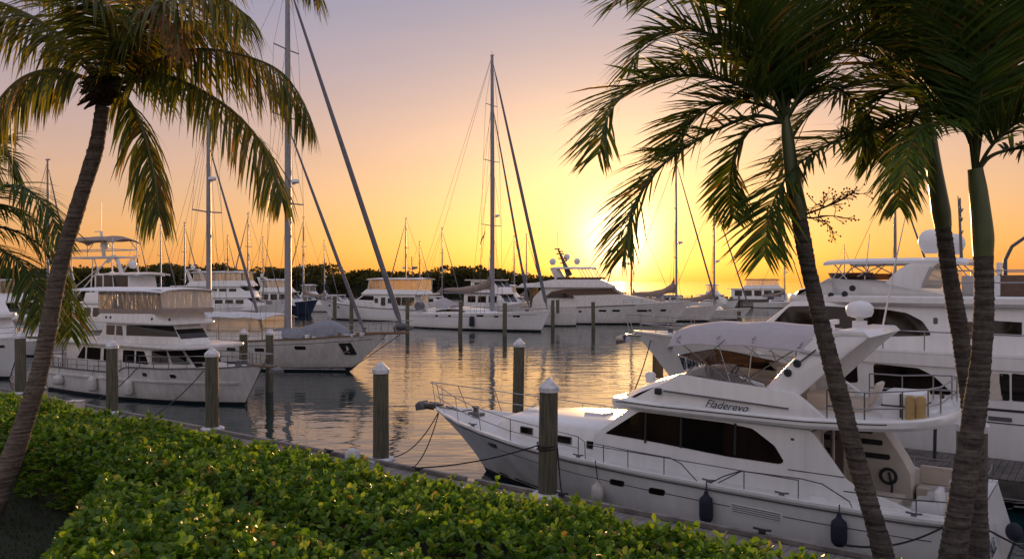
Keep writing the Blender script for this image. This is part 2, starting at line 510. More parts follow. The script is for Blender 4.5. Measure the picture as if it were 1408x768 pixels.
# ---- pilings with white pointed caps
M['piling'] = mat('green_treated_timber', (0.150, 0.132, 0.092), 0.85, noise=0.5, nscale=5, bump=0.9, bscale=28, stretch=(6, 6, 0.35), col2=(0.060, 0.060, 0.040))
def piling(pos, top, label, r=0.205, cap=True, base=-2.0, ring=True, group='timber mooring pilings'):
    t = thing('piling', label, 'piling', (pos[0], pos[1], 0), random.Random(int(pos[0] * 97)).uniform(0, 6), group)
    tl = random.Random(int(pos[0] * 53 + 7)); t.rotation_euler = (tl.gauss(0, 0.012), tl.gauss(0, 0.012), t.rotation_euler[2])
    b = MB()
    n = 26
    pr = random.Random(int(pos[0] * 31 + pos[1]))
    vs = []
    zs = [base, -0.2, 0.4, 1.0, 1.6, 2.2, top - 0.28]
    for z in zs:
        for k in range(n):
            a = 2 * math.pi * k / n
            rr = r * (1 + 0.025 * math.sin(3 * a + pos[0]) + pr.uniform(-0.012, 0.012)) * (1.03 - 0.015 * z)
            vs.append((rr * math.cos(a), rr * math.sin(a), z))
    fs = []
    for i in range(len(zs) - 1):
        for k in range(n):
            fs.append((i * n + k, i * n + (k + 1) % n, (i + 1) * n + (k + 1) % n, (i + 1) * n + k))
    fs.append(tuple((len(zs) - 1) * n + k for k in range(n)))
    b.add(vs, fs)
    b.build('post', M['piling'], t)
    if cap:
        c = MB()
        c.lathe([(r * 1.02, top - 0.30), (r * 1.10, top - 0.30), (r * 1.10, top - 0.20), (r * 1.04, top - 0.185), (0.012, top + 0.02), (0.004, top + 0.022)], n=26)
        c.build('cap', M['capw'], t, smooth=30)
    if ring:
        g = MB()
        g.lathe([(r * 1.05, 0.805), (r * 1.75, 0.805), (r * 1.75, 0.865), (r * 1.45, 0.90), (r * 1.05, 0.90)], n=24)
        g.build('collar', M['capw'], t, bevel=0.01)
    return t
Q_P = 14.62
def piling_px(px, Y, *a, **k):
    X = (px - CX) * Y / FPX
    return piling((X, Y), *a, **k)
piling_px(752.5, 17.5, 3.40, 'capped timber piling beside the nearest motor yacht, with a dark rope tied round it')
piling_px(524, 21.0, 3.40, 'capped piling at the boardwalk edge standing alone in front of golden water')
piling_px(292.5, 25.4, 3.42, 'capped piling in front of the bow of the left trawler yacht')
piling_px(154, 28.6, 3.42, 'capped piling in front of the saloon windows of the left trawler yacht', r=0.195)
piling_px(29, 33.5, 3.42, 'capped piling at the far left behind the leaning coconut palm', r=0.21)
piling_px(1336, 12.6, 3.45, 'thick capped piling behind the two crossing palm trunks on the right', r=0.22)
piling_px(711.5, 29.0, 3.45, 'capped piling out in the water beyond the foredeck of the nearest motor yacht', r=0.20, ring=False)
piling_px(903.5, 33.0, 2.95, 'bare dark piling under the bow of the large three deck yacht', r=0.22, cap=False, ring=False)
piling_px(334.5, 41.0, 3.10, 'capped piling between the left trawler yacht and the ketch hull, farther from the ketch bow', r=0.20, ring=False)
piling_px(370.5, 40.0, 3.15, 'capped piling just off the bow rail of the left trawler yacht', r=0.19, ring=False)
for px, Y, top, lab in ((460, 96, 4.0, 'thin bare piling in front of the bow of the distant trawler with amber enclosure'),
                        (483, 92, 3.9, 'thin bare piling amidships of the distant trawler with amber enclosure'),
                        (560, 92, 4.0, 'thin bare piling at the stern of the distant trawler with amber enclosure'),
                        (632.5, 84, 3.7, 'thin bare piling in front of the stern of the moored sloop with bare tall mast'),
                        (694, 82, 3.6, 'thin bare piling in front of the bow of the moored sloop with bare tall mast'),
                        (760, 98, 3.5, 'thin bare piling between the sloop bow and the open launch, nearer the sloop'),
                        (767, 100, 3.5, 'thin bare piling between the sloop bow and the open launch, farther from the sloop'),
                        (816, 94, 3.4, 'thin bare piling in front of the hull of the yacht beneath the sun'),
                        (1016, 78, 2.9, 'thin bare piling in open golden water below the distant white houseboat')):
    piling_px(px, Y, top, lab, r=0.22 if px != 1016 else 0.19, cap=False, ring=False, group='far bare pilings')

# ---- leaves -------------------------------------------------------
def leaf_mat(name, stops, transl=0.4, rough=0.4, spec=0.5, tcol=(1.0, 0.9, 0.35)):
    m = bpy.data.materials.new(name); m.use_nodes = True
    nt = m.node_tree; nt.nodes.clear(); L = nt.links
    out = nt.nodes.new('ShaderNodeOutputMaterial')
    g = nt.nodes.new('ShaderNodeNewGeometry')
    r = nt.nodes.new('ShaderNodeValToRGB'); el = r.color_ramp.elements
    while len(el) < len(stops): el.new(0.5)
    for e, (p, c) in zip(el, stops): e.position = p; e.color = (*c, 1)
    L.new(g.outputs['Random Per Island'], r.inputs[0])
    p = nt.nodes.new('ShaderNodeBsdfPrincipled'); p.inputs['Roughness'].default_value = rough; p.inputs['Specular IOR Level'].default_value = spec
    L.new(r.outputs[0], p.inputs['Base Color'])
    t = nt.nodes.new('ShaderNodeBsdfTranslucent')
    mx = nt.nodes.new('ShaderNodeMix'); mx.data_type = 'RGBA'; mx.blend_type = 'MULTIPLY'; mx.inputs[0].default_value = 1
    sc = nt.nodes.new('ShaderNodeMix'); sc.data_type = 'RGBA'; sc.blend_type = 'ADD'; sc.inputs[0].default_value = 1
    L.new(r.outputs[0], sc.inputs[6]); L.new(r.outputs[0], sc.inputs[7])
    L.new(sc.outputs[2], mx.inputs[6]); mx.inputs[7].default_value = (*tcol, 1)
    L.new(mx.outputs[2], t.inputs[0])
    ms = nt.nodes.new('ShaderNodeMixShader'); ms.inputs[0].default_value = transl
    L.new(p.outputs[0], ms.inputs[1]); L.new(t.outputs[0], ms.inputs[2]); L.new(ms.outputs[0], out.inputs[0])
    return m
M['hedgeleaf'] = leaf_mat('hedge_leaf', [(0, (0.040, 0.100, 0.012)), (0.35, (0.080, 0.170, 0.020)), (0.75, (0.125, 0.220, 0.026)), (0.95, (0.20, 0.27, 0.035)), (0.988, (0.26, 0.20, 0.05)), (1, (0.20, 0.12, 0.05))], 0.42, 0.42, 0.3)
M['twig'] = mat('dark_hedge_core', (0.020, 0.018, 0.010), 0.95, noise=0.5, nscale=20)  # dark tone of the core added inside the hedges
M['cocoleaf'] = leaf_mat('coconut_leaflet', [(0, (0.055, 0.085, 0.014)), (0.5, (0.10, 0.12, 0.020)), (0.85, (0.16, 0.14, 0.03)), (1, (0.26, 0.14, 0.04))], 0.5, 0.42, 0.4, (1.0, 0.84, 0.28))
M['dryleaf'] = leaf_mat('drying_leaflet', [(0, (0.10, 0.075, 0.018)), (0.5, (0.17, 0.095, 0.028)), (1, (0.24, 0.11, 0.035))], 0.45, 0.5, 0.3, (1.0, 0.65, 0.25))
M['palmleaf'] = leaf_mat('palm_leaflet', [(0, (0.034, 0.075, 0.016)), (0.6, (0.06, 0.115, 0.020)), (0.88, (0.09, 0.14, 0.025)), (0.96, (0.18, 0.14, 0.04)), (1, (0.22, 0.12, 0.05))], 0.40, 0.55, 0.25, (1.0, 0.7, 0.25))
M['rachis'] = mat('leaf_stalk', (0.13, 0.125, 0.035), 0.5, noise=0.3)
M['rachisd'] = mat('dark_leaf_stalk', (0.055, 0.07, 0.02), 0.5, noise=0.3)

def leaves(pts, dirs, length, width, rs, rows=3):
    """rosettes of obovate leaves: returns verts, quads (numpy)"""
    N = len(pts)
    d = dirs / np.linalg.norm(dirs, axis=1, keepdims=True)
    up = np.tile(np.array([[0, 0, 1.0]]), (N, 1)) + rs.normal(0, 0.35, (N, 3))
    s = np.cross(d, up); s /= np.linalg.norm(s, axis=1, keepdims=True) + 1e-9
    n = np.cross(s, d)
    L = length * rs.uniform(0.5, 1.28, (N, 1)); W = width * rs.uniform(0.75, 1.15, (N, 1))
    prof = [(0.0, 0.10, 0.0), (0.38, 0.36, -0.03), (0.74, 0.50, 0.0), (1.0, 0.20, -0.07)] if rows == 3 else [(0.0, 0.12, 0), (0.6, 0.5, -0.02), (1.0, 0.24, -0.07)]
    V = []
    for t, w, b in prof:
        c = pts + d * L * t + n * L * b
        for k in (-1, 0, 1):
            V.append(c + s * W * w * k + n * W * (0.16 if k else 0.0) * w * 2)
    V = np.stack(V, 1)
    nr = len(prof)
    q = []
    for i in range(nr - 1):
        for k in range(2):
            a = i * 3 + k
            q.append((a, a + 1, a + 4, a + 3))
    Q = (np.arange(N)[:, None, None] * (nr * 3) + np.array(q)[None]).reshape(-1, 4)
    return V.reshape(-1, 3), Q

def hedge(label, s0, s1, q0, q1, ztop, zbase, seed, length, width, dens, rows=2, shear=0.0, wob=0.09):
    rs = np.random.RandomState(seed)
    t = thing('hedge', label, 'hedge', DQ((s0 + s1) / 2, (q0 + q1) / 2, zbase))
    org = np.array(t.location)
    def hz(s, q):
        return ztop + wob * (np.sin(s * 1.7 + seed) * 0.5 + np.sin(s * 3.9 + q * 2.7) * 0.4 + np.sin(q * 5 + s * 6.1) * 0.35)
    def sh(s, q): return s + shear * (q1 - q) * np.clip(1 - (s - s0) / 5.0, 0, 1)
    def world(s, q, z):
        s = sh(s, q)
        return np.stack([0.8 * s + 0.6 * q, -0.6 * s + 0.8 * q, z], -1) - org
    P, D = [], []
    # top
    n = int((s1 - s0) * (q1 - q0) * dens)
    s = rs.uniform(s0, s1, n); q = rs.uniform(q0, q1, n)
    edge = np.minimum(np.minimum(q - q0, q1 - q), np.minimum(s - s0, s1 - s))
    z = hz(s, q) - 0.20 * np.clip(1 - edge / 0.22, 0, 1) ** 2 + rs.normal(0, 0.035, n) + np.where(rs.uniform(0, 1, n) < 0.04, rs.uniform(0.03, 0.14, n), 0)
    P.append(world(s, q, z)); D.append(np.tile([[0, 0, 1.0]], (n, 1)))
    # faces
    for (kind, cnt) in (('near', (s1 - s0)), ('far', (s1 - s0)), ('left', (q1 - q0)), ('right', (q1 - q0))):
        m = int(cnt * (ztop - zbase) * dens * (0.8 if kind != 'far' else 0.25))
        zz = zbase + 0.05 + (ztop - zbase - 0.12) * rs.uniform(0, 1, m) ** 0.8
        j = rs.normal(0, 0.05, m)
        if kind == 'near': s, q, dv = rs.uniform(s0, s1, m), q0 + j, (-0.6, -0.8, 0.45)
        elif kind == 'far': s, q, dv = rs.uniform(s0, s1, m), q1 + j, (0.6, 0.8, 0.45)
        elif kind == 'left': s, q, dv = s0 + j, rs.uniform(q0, q1, m), (-0.8, 0.6, 0.45)
        else: s, q, dv = s1 + j, rs.uniform(q0, q1, m), (0.8, -0.6, 0.45)
        P.append(world(s, q, zz)); D.append(np.tile([dv], (m, 1)))
    P = np.concatenate(P); D = np.concatenate(D)
    # leaves of each rosette
    k = 6
    PP = np.repeat(P, k, 0); DD = np.repeat(D, k, 0)
    N = len(PP)
    ang = (np.tile(np.arange(k), len(P)) * 2.4 + np.repeat(rs.uniform(0, 6.28, len(P)), k))
    spread = np.stack([np.cos(ang), np.sin(ang), np.zeros(N)], -1) * rs.uniform(0.5, 1.5, (N, 1))
    tilt = np.repeat(rs.normal(0, 0.25, (len(P), 3)), k, 0)
    dirs = DD * rs.uniform(0.6, 1.5, (N, 1)) + spread + tilt + rs.normal(0, 0.12, (N, 3))
    PP = PP - DD * rs.uniform(0, 0.09, (N, 1)) + rs.normal(0, 0.012, (N, 3))
    V, Q = leaves(PP, dirs, length, width, rs, rows)
    fast_mesh('foliage', V, Q, M['hedgeleaf'], t, smooth=True)
    core = MB()  # solid dark core added under the leaves to block see-through
    ns = max(6, int((s1 - s0) / 0.35)); rowsg = []
    for i in range(ns + 1):
        ss = s0 + 0.12 + (s1 - s0 - 0.24) * i / ns
        prof = []
        for qq, zq in ((q0 + 0.10, zbase - 0.02), (q0 + 0.08, (zbase + ztop) / 2), (q0 + 0.12, ztop - 0.30), (q0 + 0.30, ztop - 0.15), ((q0 + q1) / 2, ztop - 0.13), (q1 - 0.30, ztop - 0.15), (q1 - 0.1, ztop - 0.3), (q1 - 0.08, zbase - 0.02)):
            e = rng.uniform(-0.03, 0.03)
            p = DQ(float(sh(ss, qq)), qq + e, zq + e) - Vector(org); prof.append(p)
        rowsg.append(prof)
    core.grid(rowsg)
    core.add(rowsg[0], [tuple(range(8))]); core.add(rowsg[-1], [tuple(range(8))])
    core.build('inner_core', M['twig'], t)
    return t
hedge('long clipped hedge of round glossy leaves running along the boardwalk', -26, 9.5, 5.15, 7.0, 3.20, 2.25, 3, 0.076, 0.060, 200, wob=0.06)
hedge('nearer short hedge with larger looking leaves and a bare left end above the lawn', -9.9, 3.0, 2.5, 4.85, 3.20, 2.25, 8, 0.084, 0.066, 190, rows=3, wob=0.10, shear=1.5)

# a band of grass blades on the shaded lawn corner
rs = np.random.RandomState(21)
n = 9000
gs = rs.uniform(-16, -7.5, n); gq = rs.uniform(2.2, 5.4, n)
gp = np.stack([0.8 * gs + 0.6 * gq, -0.6 * gs + 0.8 * gq, np.full(n, 2.28)], -1)
gd = np.stack([rs.normal(0, 0.4, n), rs.normal(0, 0.4, n), np.ones(n)], -1)
V, Q = leaves(gp, gd, 0.075, 0.010, rs, rows=2)
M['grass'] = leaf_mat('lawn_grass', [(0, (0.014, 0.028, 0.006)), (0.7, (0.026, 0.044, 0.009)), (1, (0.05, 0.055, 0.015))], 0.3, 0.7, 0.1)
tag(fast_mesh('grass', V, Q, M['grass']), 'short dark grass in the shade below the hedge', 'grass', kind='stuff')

# ---- palms --------------------------------------------------------
UPV = Vector((0, 0, 1))
def frond(ctrl, leaf_len, n, parent, leafm, rachism, rng, lift=0.2, droop=0.25, bare=0.12, r0=0.022, a0=62, a1=22, lw=0.030, gaps=0.0, steps=3):
    """one feather leaf: a curved stalk with leaflets down both sides"""
    path = crom(ctrl, 8)
    seg = [0.0]
    for a, b in zip(path, path[1:]): seg.append(seg[-1] + (b - a).length)
    tot = seg[-1]
    mb = MB()
    mb.tube(path, [r0 * (1 - 0.86 * x / tot) for x in seg], 5, 1)
    def sample(u):
        x = u * tot
        for i in range(len(seg) - 1):
            if x <= seg[i + 1]:
                f = (x - seg[i]) / max(1e-6, seg[i + 1] - seg[i])
                return path[i].lerp(path[i + 1], f), (path[i + 1] - path[i]).normalized()
        return path[-1], (path[-1] - path[-2]).normalized()
    S0 = None
    for k in range(n):
        u = bare + (1 - bare) * ((k + 0.5) / n)
        p, T = sample(u)
        Sd = T.cross(UPV)
        if Sd.length < 0.25 and S0 is not None: Sd = S0.copy()
        Sd.normalize()
        if S0 is not None:
            Sd = (Sd * 0.4 + S0 * 0.6).normalized()
        S0 = Sd
        N = Sd.cross(T).normalized()
        w = (k + 0.5) / n
        ln = leaf_len * (0.55 + 0.75 * math.sin(math.pi * min(1, 0.15 + w * 0.72))) * (1.0 if w < 0.85 else 1.0 - (w - 0.85) * 2.6)
        A = R(a0 + (a1 - a0) * w ** 1.3)
        for sgn in (-1, 1):
            if rng.random() < gaps: continue
            l = ln * rng.uniform(0.82, 1.12)
            aa = A + rng.gauss(0, 0.07)
            lf = lift + rng.gauss(0, 0.2)
            d = (T * math.cos(aa) + (Sd * sgn * math.cos(lf) + N * math.sin(lf)) * math.sin(aa)).normalized()
            q = p.copy()
            wd = (d.cross(N)).normalized()
            tw = rng.gauss(0, 0.35)
            wd = (wd * math.cos(tw) + N * math.sin(tw)).normalized()
            dr = droop * rng.uniform(0.7, 1.35)
            vs = []
            for j in range(steps + 1):
                f = j / steps
                hw = lw * 0.5 * (0.55 + 0.9 * f if f < 0.4 else 1.0 - ((f - 0.4) / 0.6) ** 1.5 * 0.96)
                vs.append(q - wd * hw); vs.append(q + wd * hw)
                d = (d + Vector((0, 0, -dr))).normalized()
                q = q + d * (l / steps)
            b = len(mb.v)
            mb.add(vs, [(2 * j, 2 * j + 1, 2 * j + 3, 2 * j + 2) for j in range(steps)], 0)
    return mb.build('frond', [leafm, rachism], parent, smooth=0, fix=False)

def trunk(path, radii, parent, m, ring=0.055, amp=0.05, name='trunk', n=14, seed=1):
    pr = random.Random(seed)
    pts = crom(path, 10)
    L = [0.0]
    for a, b in zip(pts, pts[1:]): L.append(L[-1] + (b - a).length)
    tot = L[-1]
    out, rad = [], []
    x = 0.0
    i = 0
    tog = 0
    while x < tot:
        while i < len(L) - 2 and L[i + 1] < x: i += 1
        f = (x - L[i]) / max(1e-6, L[i + 1] - L[i])
        out.append(pts[i].lerp(pts[i + 1], f))
        rr = interp(radii, x / tot)
        rad.append(rr * (1 + (amp if tog % 2 else -amp * 0.4) * pr.uniform(0.3, 1.6) + 0.03 * math.sin(x * 3.1 + seed) + 0.02 * math.sin(x * 7.7)))
        x += ring * (0.32 if tog % 2 else 0.68) * pr.uniform(0.85, 1.2); tog += 1
    mb = MB(); mb.tube(out, rad, n)
    mb.v = [(a + pr.gauss(0, 0.0022), b + pr.gauss(0, 0.0022), c + pr.gauss(0, 0.006)) for a, b, c in mb.v]
    return mb.build(name, m, parent, smooth=50)

def trunk_mat(name, c1, c2, ringscale=16.0):
    m = bpy.data.materials.new(name); m.use_nodes = True
    nt = m.node_tree; b = nt.nodes['Principled BSDF']; L = nt.links
    b.inputs['Roughness'].default_value = 0.9; b.inputs['Specular IOR Level'].default_value = 0.2
    t = nt.nodes.new('ShaderNodeTexCoord')
    mp_ = nt.nodes.new('ShaderNodeMapping'); mp_.inputs['Scale'].default_value = (1.5, 1.5, ringscale)
    n = nt.nodes.new('ShaderNodeTexNoise'); n.inputs['Scale'].default_value = 1.6; n.inputs['Detail'].default_value = 7
    n2 = nt.nodes.new('ShaderNodeTexNoise'); n2.inputs['Scale'].default_value = 24; n2.inputs['Detail'].default_value = 5
    L.new(t.outputs['Object'], mp_.inputs[0]); L.new(mp_.outputs[0], n.inputs['Vector']); L.new(t.outputs['Object'], n2.inputs['Vector'])
    ad = nt.nodes.new('ShaderNodeMath'); ad.operation = 'MULTIPLY_ADD'; ad.inputs[1].default_value = 0.45
    L.new(n2.outputs[0], ad.inputs[0]); L.new(n.outputs[0], ad.inputs[2])
    r = nt.nodes.new('ShaderNodeValToRGB'); e = r.color_ramp.elements
    e[0].position, e[0].color = 0.55, (*c1, 1); e[1].position, e[1].color = 0.9, (*c2, 1)
    L.new(ad.outputs[0], r.inputs[0]); L.new(r.outputs[0], b.inputs['Base Color'])
    bp = nt.nodes.new('ShaderNodeBump'); bp.inputs['Strength'].default_value = 0.8; bp.inputs['Distance'].default_value = 0.03
    L.new(ad.outputs[0], bp.inputs['Height']); L.new(bp.outputs[0], b.inputs['Normal'])
    return m
M['cocotrunk'] = trunk_mat('coconut_trunk', (0.055, 0.042, 0.034), (0.18, 0.142, 0.118))
M['palmtrunk'] = trunk_mat('palm_trunk', (0.036, 0.030, 0.026), (0.120, 0.104, 0.092))
M['shaft'] = mat('green_crownshaft', (0.085, 0.105, 0.030), 0.42, noise=0.35, nscale=3, stretch=(3, 3, 0.6))
M['fibre'] = mat('brown_fibre', (0.060, 0.035, 0.020), 0.95, noise=0.6, nscale=14, bump=0.8, bscale=40)

def rel(o, pts): 
    b = Vector(o.location)
    return [Vector(p) - b for p in pts]

# the leaning coconut palm on the left
Zc = 10.6
base = at(-22, 735, Zc - 0.1); base.z = 2.28
coco = thing('coconut_palm', 'tall leaning coconut palm with ringed grey trunk and drooping golden green fronds', 'palm tree', base)
trunk(rel(coco, [base, at(4, 662, Zc), at(31, 588, Zc), at(57, 500, Zc), at(81, 375, Zc), at(108, 280, Zc), at(131, 207, Zc), at(142, 142, Zc)]),
      [(0, 0.158), (0.12, 0.128), (0.5, 0.102), (1, 0.088)], coco, M['cocotrunk'], ring=0.085, amp=0.035, seed=5, n=20)
cr = at(143, 122, Zc)
fb_ = MB()
pr = random.Random(8)
cl_ = cr - base
for k in range(70):
    a = pr.uniform(0, 6.28); zz = pr.uniform(-0.20, 0.22)
    rr = 0.19 * math.sqrt(max(0.05, 1 - (zz / 0.30) ** 2))
    p = cl_ + Vector((math.cos(a) * rr * 0.75, math.sin(a) * rr * 0.75, zz * 0.9))
    e = p + Vector((math.cos(a) * pr.uniform(0.08, 0.2), math.sin(a) * pr.uniform(0.08, 0.2), pr.uniform(-0.16, 0.12)))
    fb_.tube([p - Vector((math.cos(a), math.sin(a), 0)) * 0.08, p, e], [0.05, 0.042, 0.012], 5)
fb_.ball(tuple(cl_), (0.19, 0.19, 0.24), 14)
fb_.build('crown_base', M['fibre'], coco)
rr = random.Random(11)
def coco_frond(px_pts, dz, leaf=0.62, dry=False, n=64, **k):
    m_ = len(px_pts)
    ctrl = [cr - base + Vector((0, 0, 0.05))] + [at(x, y, Zc + dz * (i + 1) / m_) - base for i, (x, y) in enumerate(px_pts)]
    frond(ctrl, leaf * 1.30, int(n * 1.6), coco, M['dryleaf'] if dry else M['cocoleaf'], M['rachis'], rr, **{**dict(lift=-0.2, droop=0.36, r0=0.034, a0=66, a1=36, lw=0.038, bare=0.14, steps=4), **k})
coco_frond([(118, 108), (78, 96), (30, 108), (-10, 150), (-40, 215)], -0.9, droop=0.5, leaf=0.56)
coco_frond([(120, 88), (84, 50), (30, 16), (-40, -5), (-110, 20)], -0.5)
coco_frond([(128, 78), (104, 20), (60, -40), (0, -70)], 0.8)
coco_frond([(140, 70), (138, 0), (120, -80), (80, -150)], -0.6)
coco_frond([(152, 72), (165, 10), (196, -60), (250, -110)], 0.6)
coco_frond([(160, 82), (190, 38), (232, 2), (290, -12), (345, 25)], -1.0, droop=0.36)
coco_frond([(158, 86), (200, 52), (250, 30), (300, 38), (345, 78)], 0.9, leaf=0.48)
coco_frond([(172, 108), (215, 84), (272, 68), (340, 78), (394, 106), (430, 170)], -0.5, leaf=0.60, n=74, droop=0.45)
coco_frond([(176, 112), (222, 104), (276, 124), (328, 160), (366, 208), (388, 272)], -0.9, leaf=0.55, n=70)
coco_frond([(165, 128), (184, 150), (200, 192), (212, 240), (219, 296)], -0.5, leaf=0.50, n=52, droop=0.5)
coco_frond([(160, 70), (205, -20), (270, -70), (340, -90), (400, -60), (440, -10)], -0.4, leaf=0.62)
coco_frond([(166, 80), (204, 18), (226, 4), (240, 30), (248, 76)], -1.3, leaf=0.30, dry=True, n=44, gaps=0.2)
coco_frond([(150, 92), (152, 50), (140, 10), (110, -20)], -1.2, leaf=0.55)

# a low palm leaning in from beyond the left edge of the view
Zs = 12.5
base2 = at(-95, 700, Zs); base2.z = 2.28
low = thing('short_palm', 'short dark palm leaning in from the far left edge behind the coconut trunk', 'palm tree', base2)
trunk(rel(low, [base2, at(-90, 560, Zs), at(-78, 420, Zs), at(-62, 335, Zs)]), [(0, 0.15), (1, 0.11)], low, M['palmtrunk'], seed=9)
c2 = at(-60, 325, Zs) - base2
for pts, dz in (([(-40, 290), (-10, 262), (30, 256), (66, 288), (84, 330)], -0.5), ([(-40, 300), (0, 282), (44, 300), (72, 345), (82, 390)], 0.6),
                ([(-40, 312), (0, 312), (46, 330), (82, 372), (96, 420), (98, 462)], 0.9), ([(-44, 330), (-10, 338), (30, 362), (50, 400), (56, 440)], -0.6),
                ([(-50, 270), (-40, 230), (-14, 208), (12, 215), (24, 250)], 0.4), ([(-70, 290), (-90, 240), (-130, 210)], 0), ([(-80, 320), (-120, 310), (-160, 340)], 0.3),
                ([(-45, 265), (-25, 220), (5, 190), (20, 188)], 0.7)):
    m_ = len(pts)
    frond([c2] + [at(x, y, Zs + dz * (i + 1) / m_) - base2 for i, (x, y) in enumerate(pts)], 0.62, 84, low, M['palmleaf'], M['rachisd'], rr, lift=0.1, droop=0.24, r0=0.026, lw=0.034, a1=40)

# the far left coconut frond tips showing at mid height
Zt = 14.0
base3 = at(-150, 650, Zt); base3.z = 2.28
far_c = thing('coconut_palm', 'coconut palm outside the left edge with only golden frond tips in view', 'palm tree', base3)
trunk(rel(far_c, [base3, at(-140, 450, Zt), at(-120, 200, Zt)]), [(0, 0.18), (1, 0.12)], far_c, M['cocotrunk'], seed=12)
c3 = at(-120, 190, Zt) - base3
for pts, dz in (([(-90, 150), (-50, 140), (-10, 170), (14, 215), (20, 258)], 0.3), ([(-90, 170), (-50, 168), (-20, 200), (0, 250)], -0.4), ([(-120, 120), (-100, 80), (-60, 60)], 0.2)):
    m_ = len(pts)
    frond([c3] + [at(x, y, Zt + dz * (i + 1) / m_) - base3 for i, (x, y) in enumerate(pts)], 0.5, 56, far_c, M['cocoleaf'], M['rachis'], rr, lift=-0.2, droop=0.45, r0=0.03)

# three slender palms with green crownshafts on the right
def slim_palm(label, path_px, Z, radii, shaft_px, shaft_r, fronds, seed, leaf=0.40, base_px=None):
    b = at(path_px[0][0], path_px[0][1], Z)
    gz = 1.7
    b = Vector((b.x, b.y, gz)) + (at(path_px[0][0], path_px[0][1], Z) - at(path_px[1][0], path_px[1][1], Z)) * 0.0
    t = thing('crownshaft_palm', label, 'palm tree', b, group='slender palms on the right')
    pts = [b] + [at(x, y, Z) for x, y in path_px[1:]]
    trunk(rel(t, pts), radii, t, M['palmtrunk'], ring=0.055, amp=0.045, seed=seed, n=18)
    sp = rel(t, [at(x, y, Z) for x, y in shaft_px])
    mb = MB(); mb.tube(crom(sp, 6), [interp(shaft_r, i / (6 * (len(sp) - 1))) for i in range(6 * (len(sp) - 1) + 1)], 16)
    mb.build('crownshaft', M['shaft'], t)
    r_ = random.Random(seed)
    for pts_, dz, kw in fronds:
        m_ = len(pts_)
        ctrl = [sp[-1] - Vector((0, 0, 0.06))] + [at(x, y, Z + dz * (i + 1) / m_) - b for i, (x, y) in enumerate(pts_)]
        frond(ctrl, kw.pop('leaf', leaf) * 1.30, int(kw.pop('n', 62) * 1.5), t, M['palmleaf'], M['rachisd'], r_, **{**dict(lift=0.36, droop=0.11, r0=0.024, lw=0.033, a0=58, a1=42, bare=0.12), **kw})
    return t
p1 = slim_palm('slender palm with spiky seed stalks, leftmost of the right group, its trunk crossing the flybridge', [(1232, 830), (1216, 768), (1180, 640), (1138, 480), (1112, 370), (1098, 296)], 8.4,
          [(0, 0.118), (0.3, 0.098), (1, 0.078)], [(1099, 302), (1095, 278), (1089, 240), (1083, 190), (1080, 160)], [(0, 0.086), (0.2, 0.094), (0.7, 0.066), (1, 0.04)],
          [([(1055, 110), (1010, 66), (960, 42), (915, 44), (884, 64), (868, 92)], -0.3, {}),
           ([(1050, 138), (1010, 114), (958, 104), (908, 108), (868, 124), (838, 156), (822, 212)], -0.7, dict(n=72)),
           ([(1050, 160), (1020, 164), (972, 186), (924, 216), (890, 252), (868, 292), (858, 350)], -0.4, dict(n=70)),
           ([(1068, 110), (1040, 50), (990, 4), (930, -16), (880, 0)], 0.5, {}),
           ([(1084, 110), (1095, 40), (1120, -30), (1160, -80)], 0.4, {}),
           ([(1100, 130), (1140, 80), (1190, 60), (1240, 80), (1270, 130)], -0.5, {}),
           ([(1098, 140), (1130, 120), (1165, 130), (1195, 170), (1205, 220)], 0.6, {}),
           ([(1060, 170), (1030, 180), (1010, 215), (1004, 260), (1008, 300)], 0.5, dict(leaf=0.30, n=44)),
           ([(1072, 100), (1060, 30), (1030, -40), (990, -80)], -0.6, {}),
           ([(1066, 130), (1030, 92), (985, 80), (940, 84), (905, 100)], 0.9, {}),
           ([(1060, 120), (1020, 30), (960, -20), (890, -30), (850, 0)], -0.9, dict(n=70)),
           ([(1090, 120), (1120, 60), (1170, 20), (1230, 10), (1280, 40)], 0.2, {}),
           ([(1062, 150), (1024, 140), (980, 146), (945, 172), (925, 205)], 0.7, {}),
           ([(1086, 100), (1080, 20), (1060, -60)], 0.9, {})], 31, leaf=0.47)
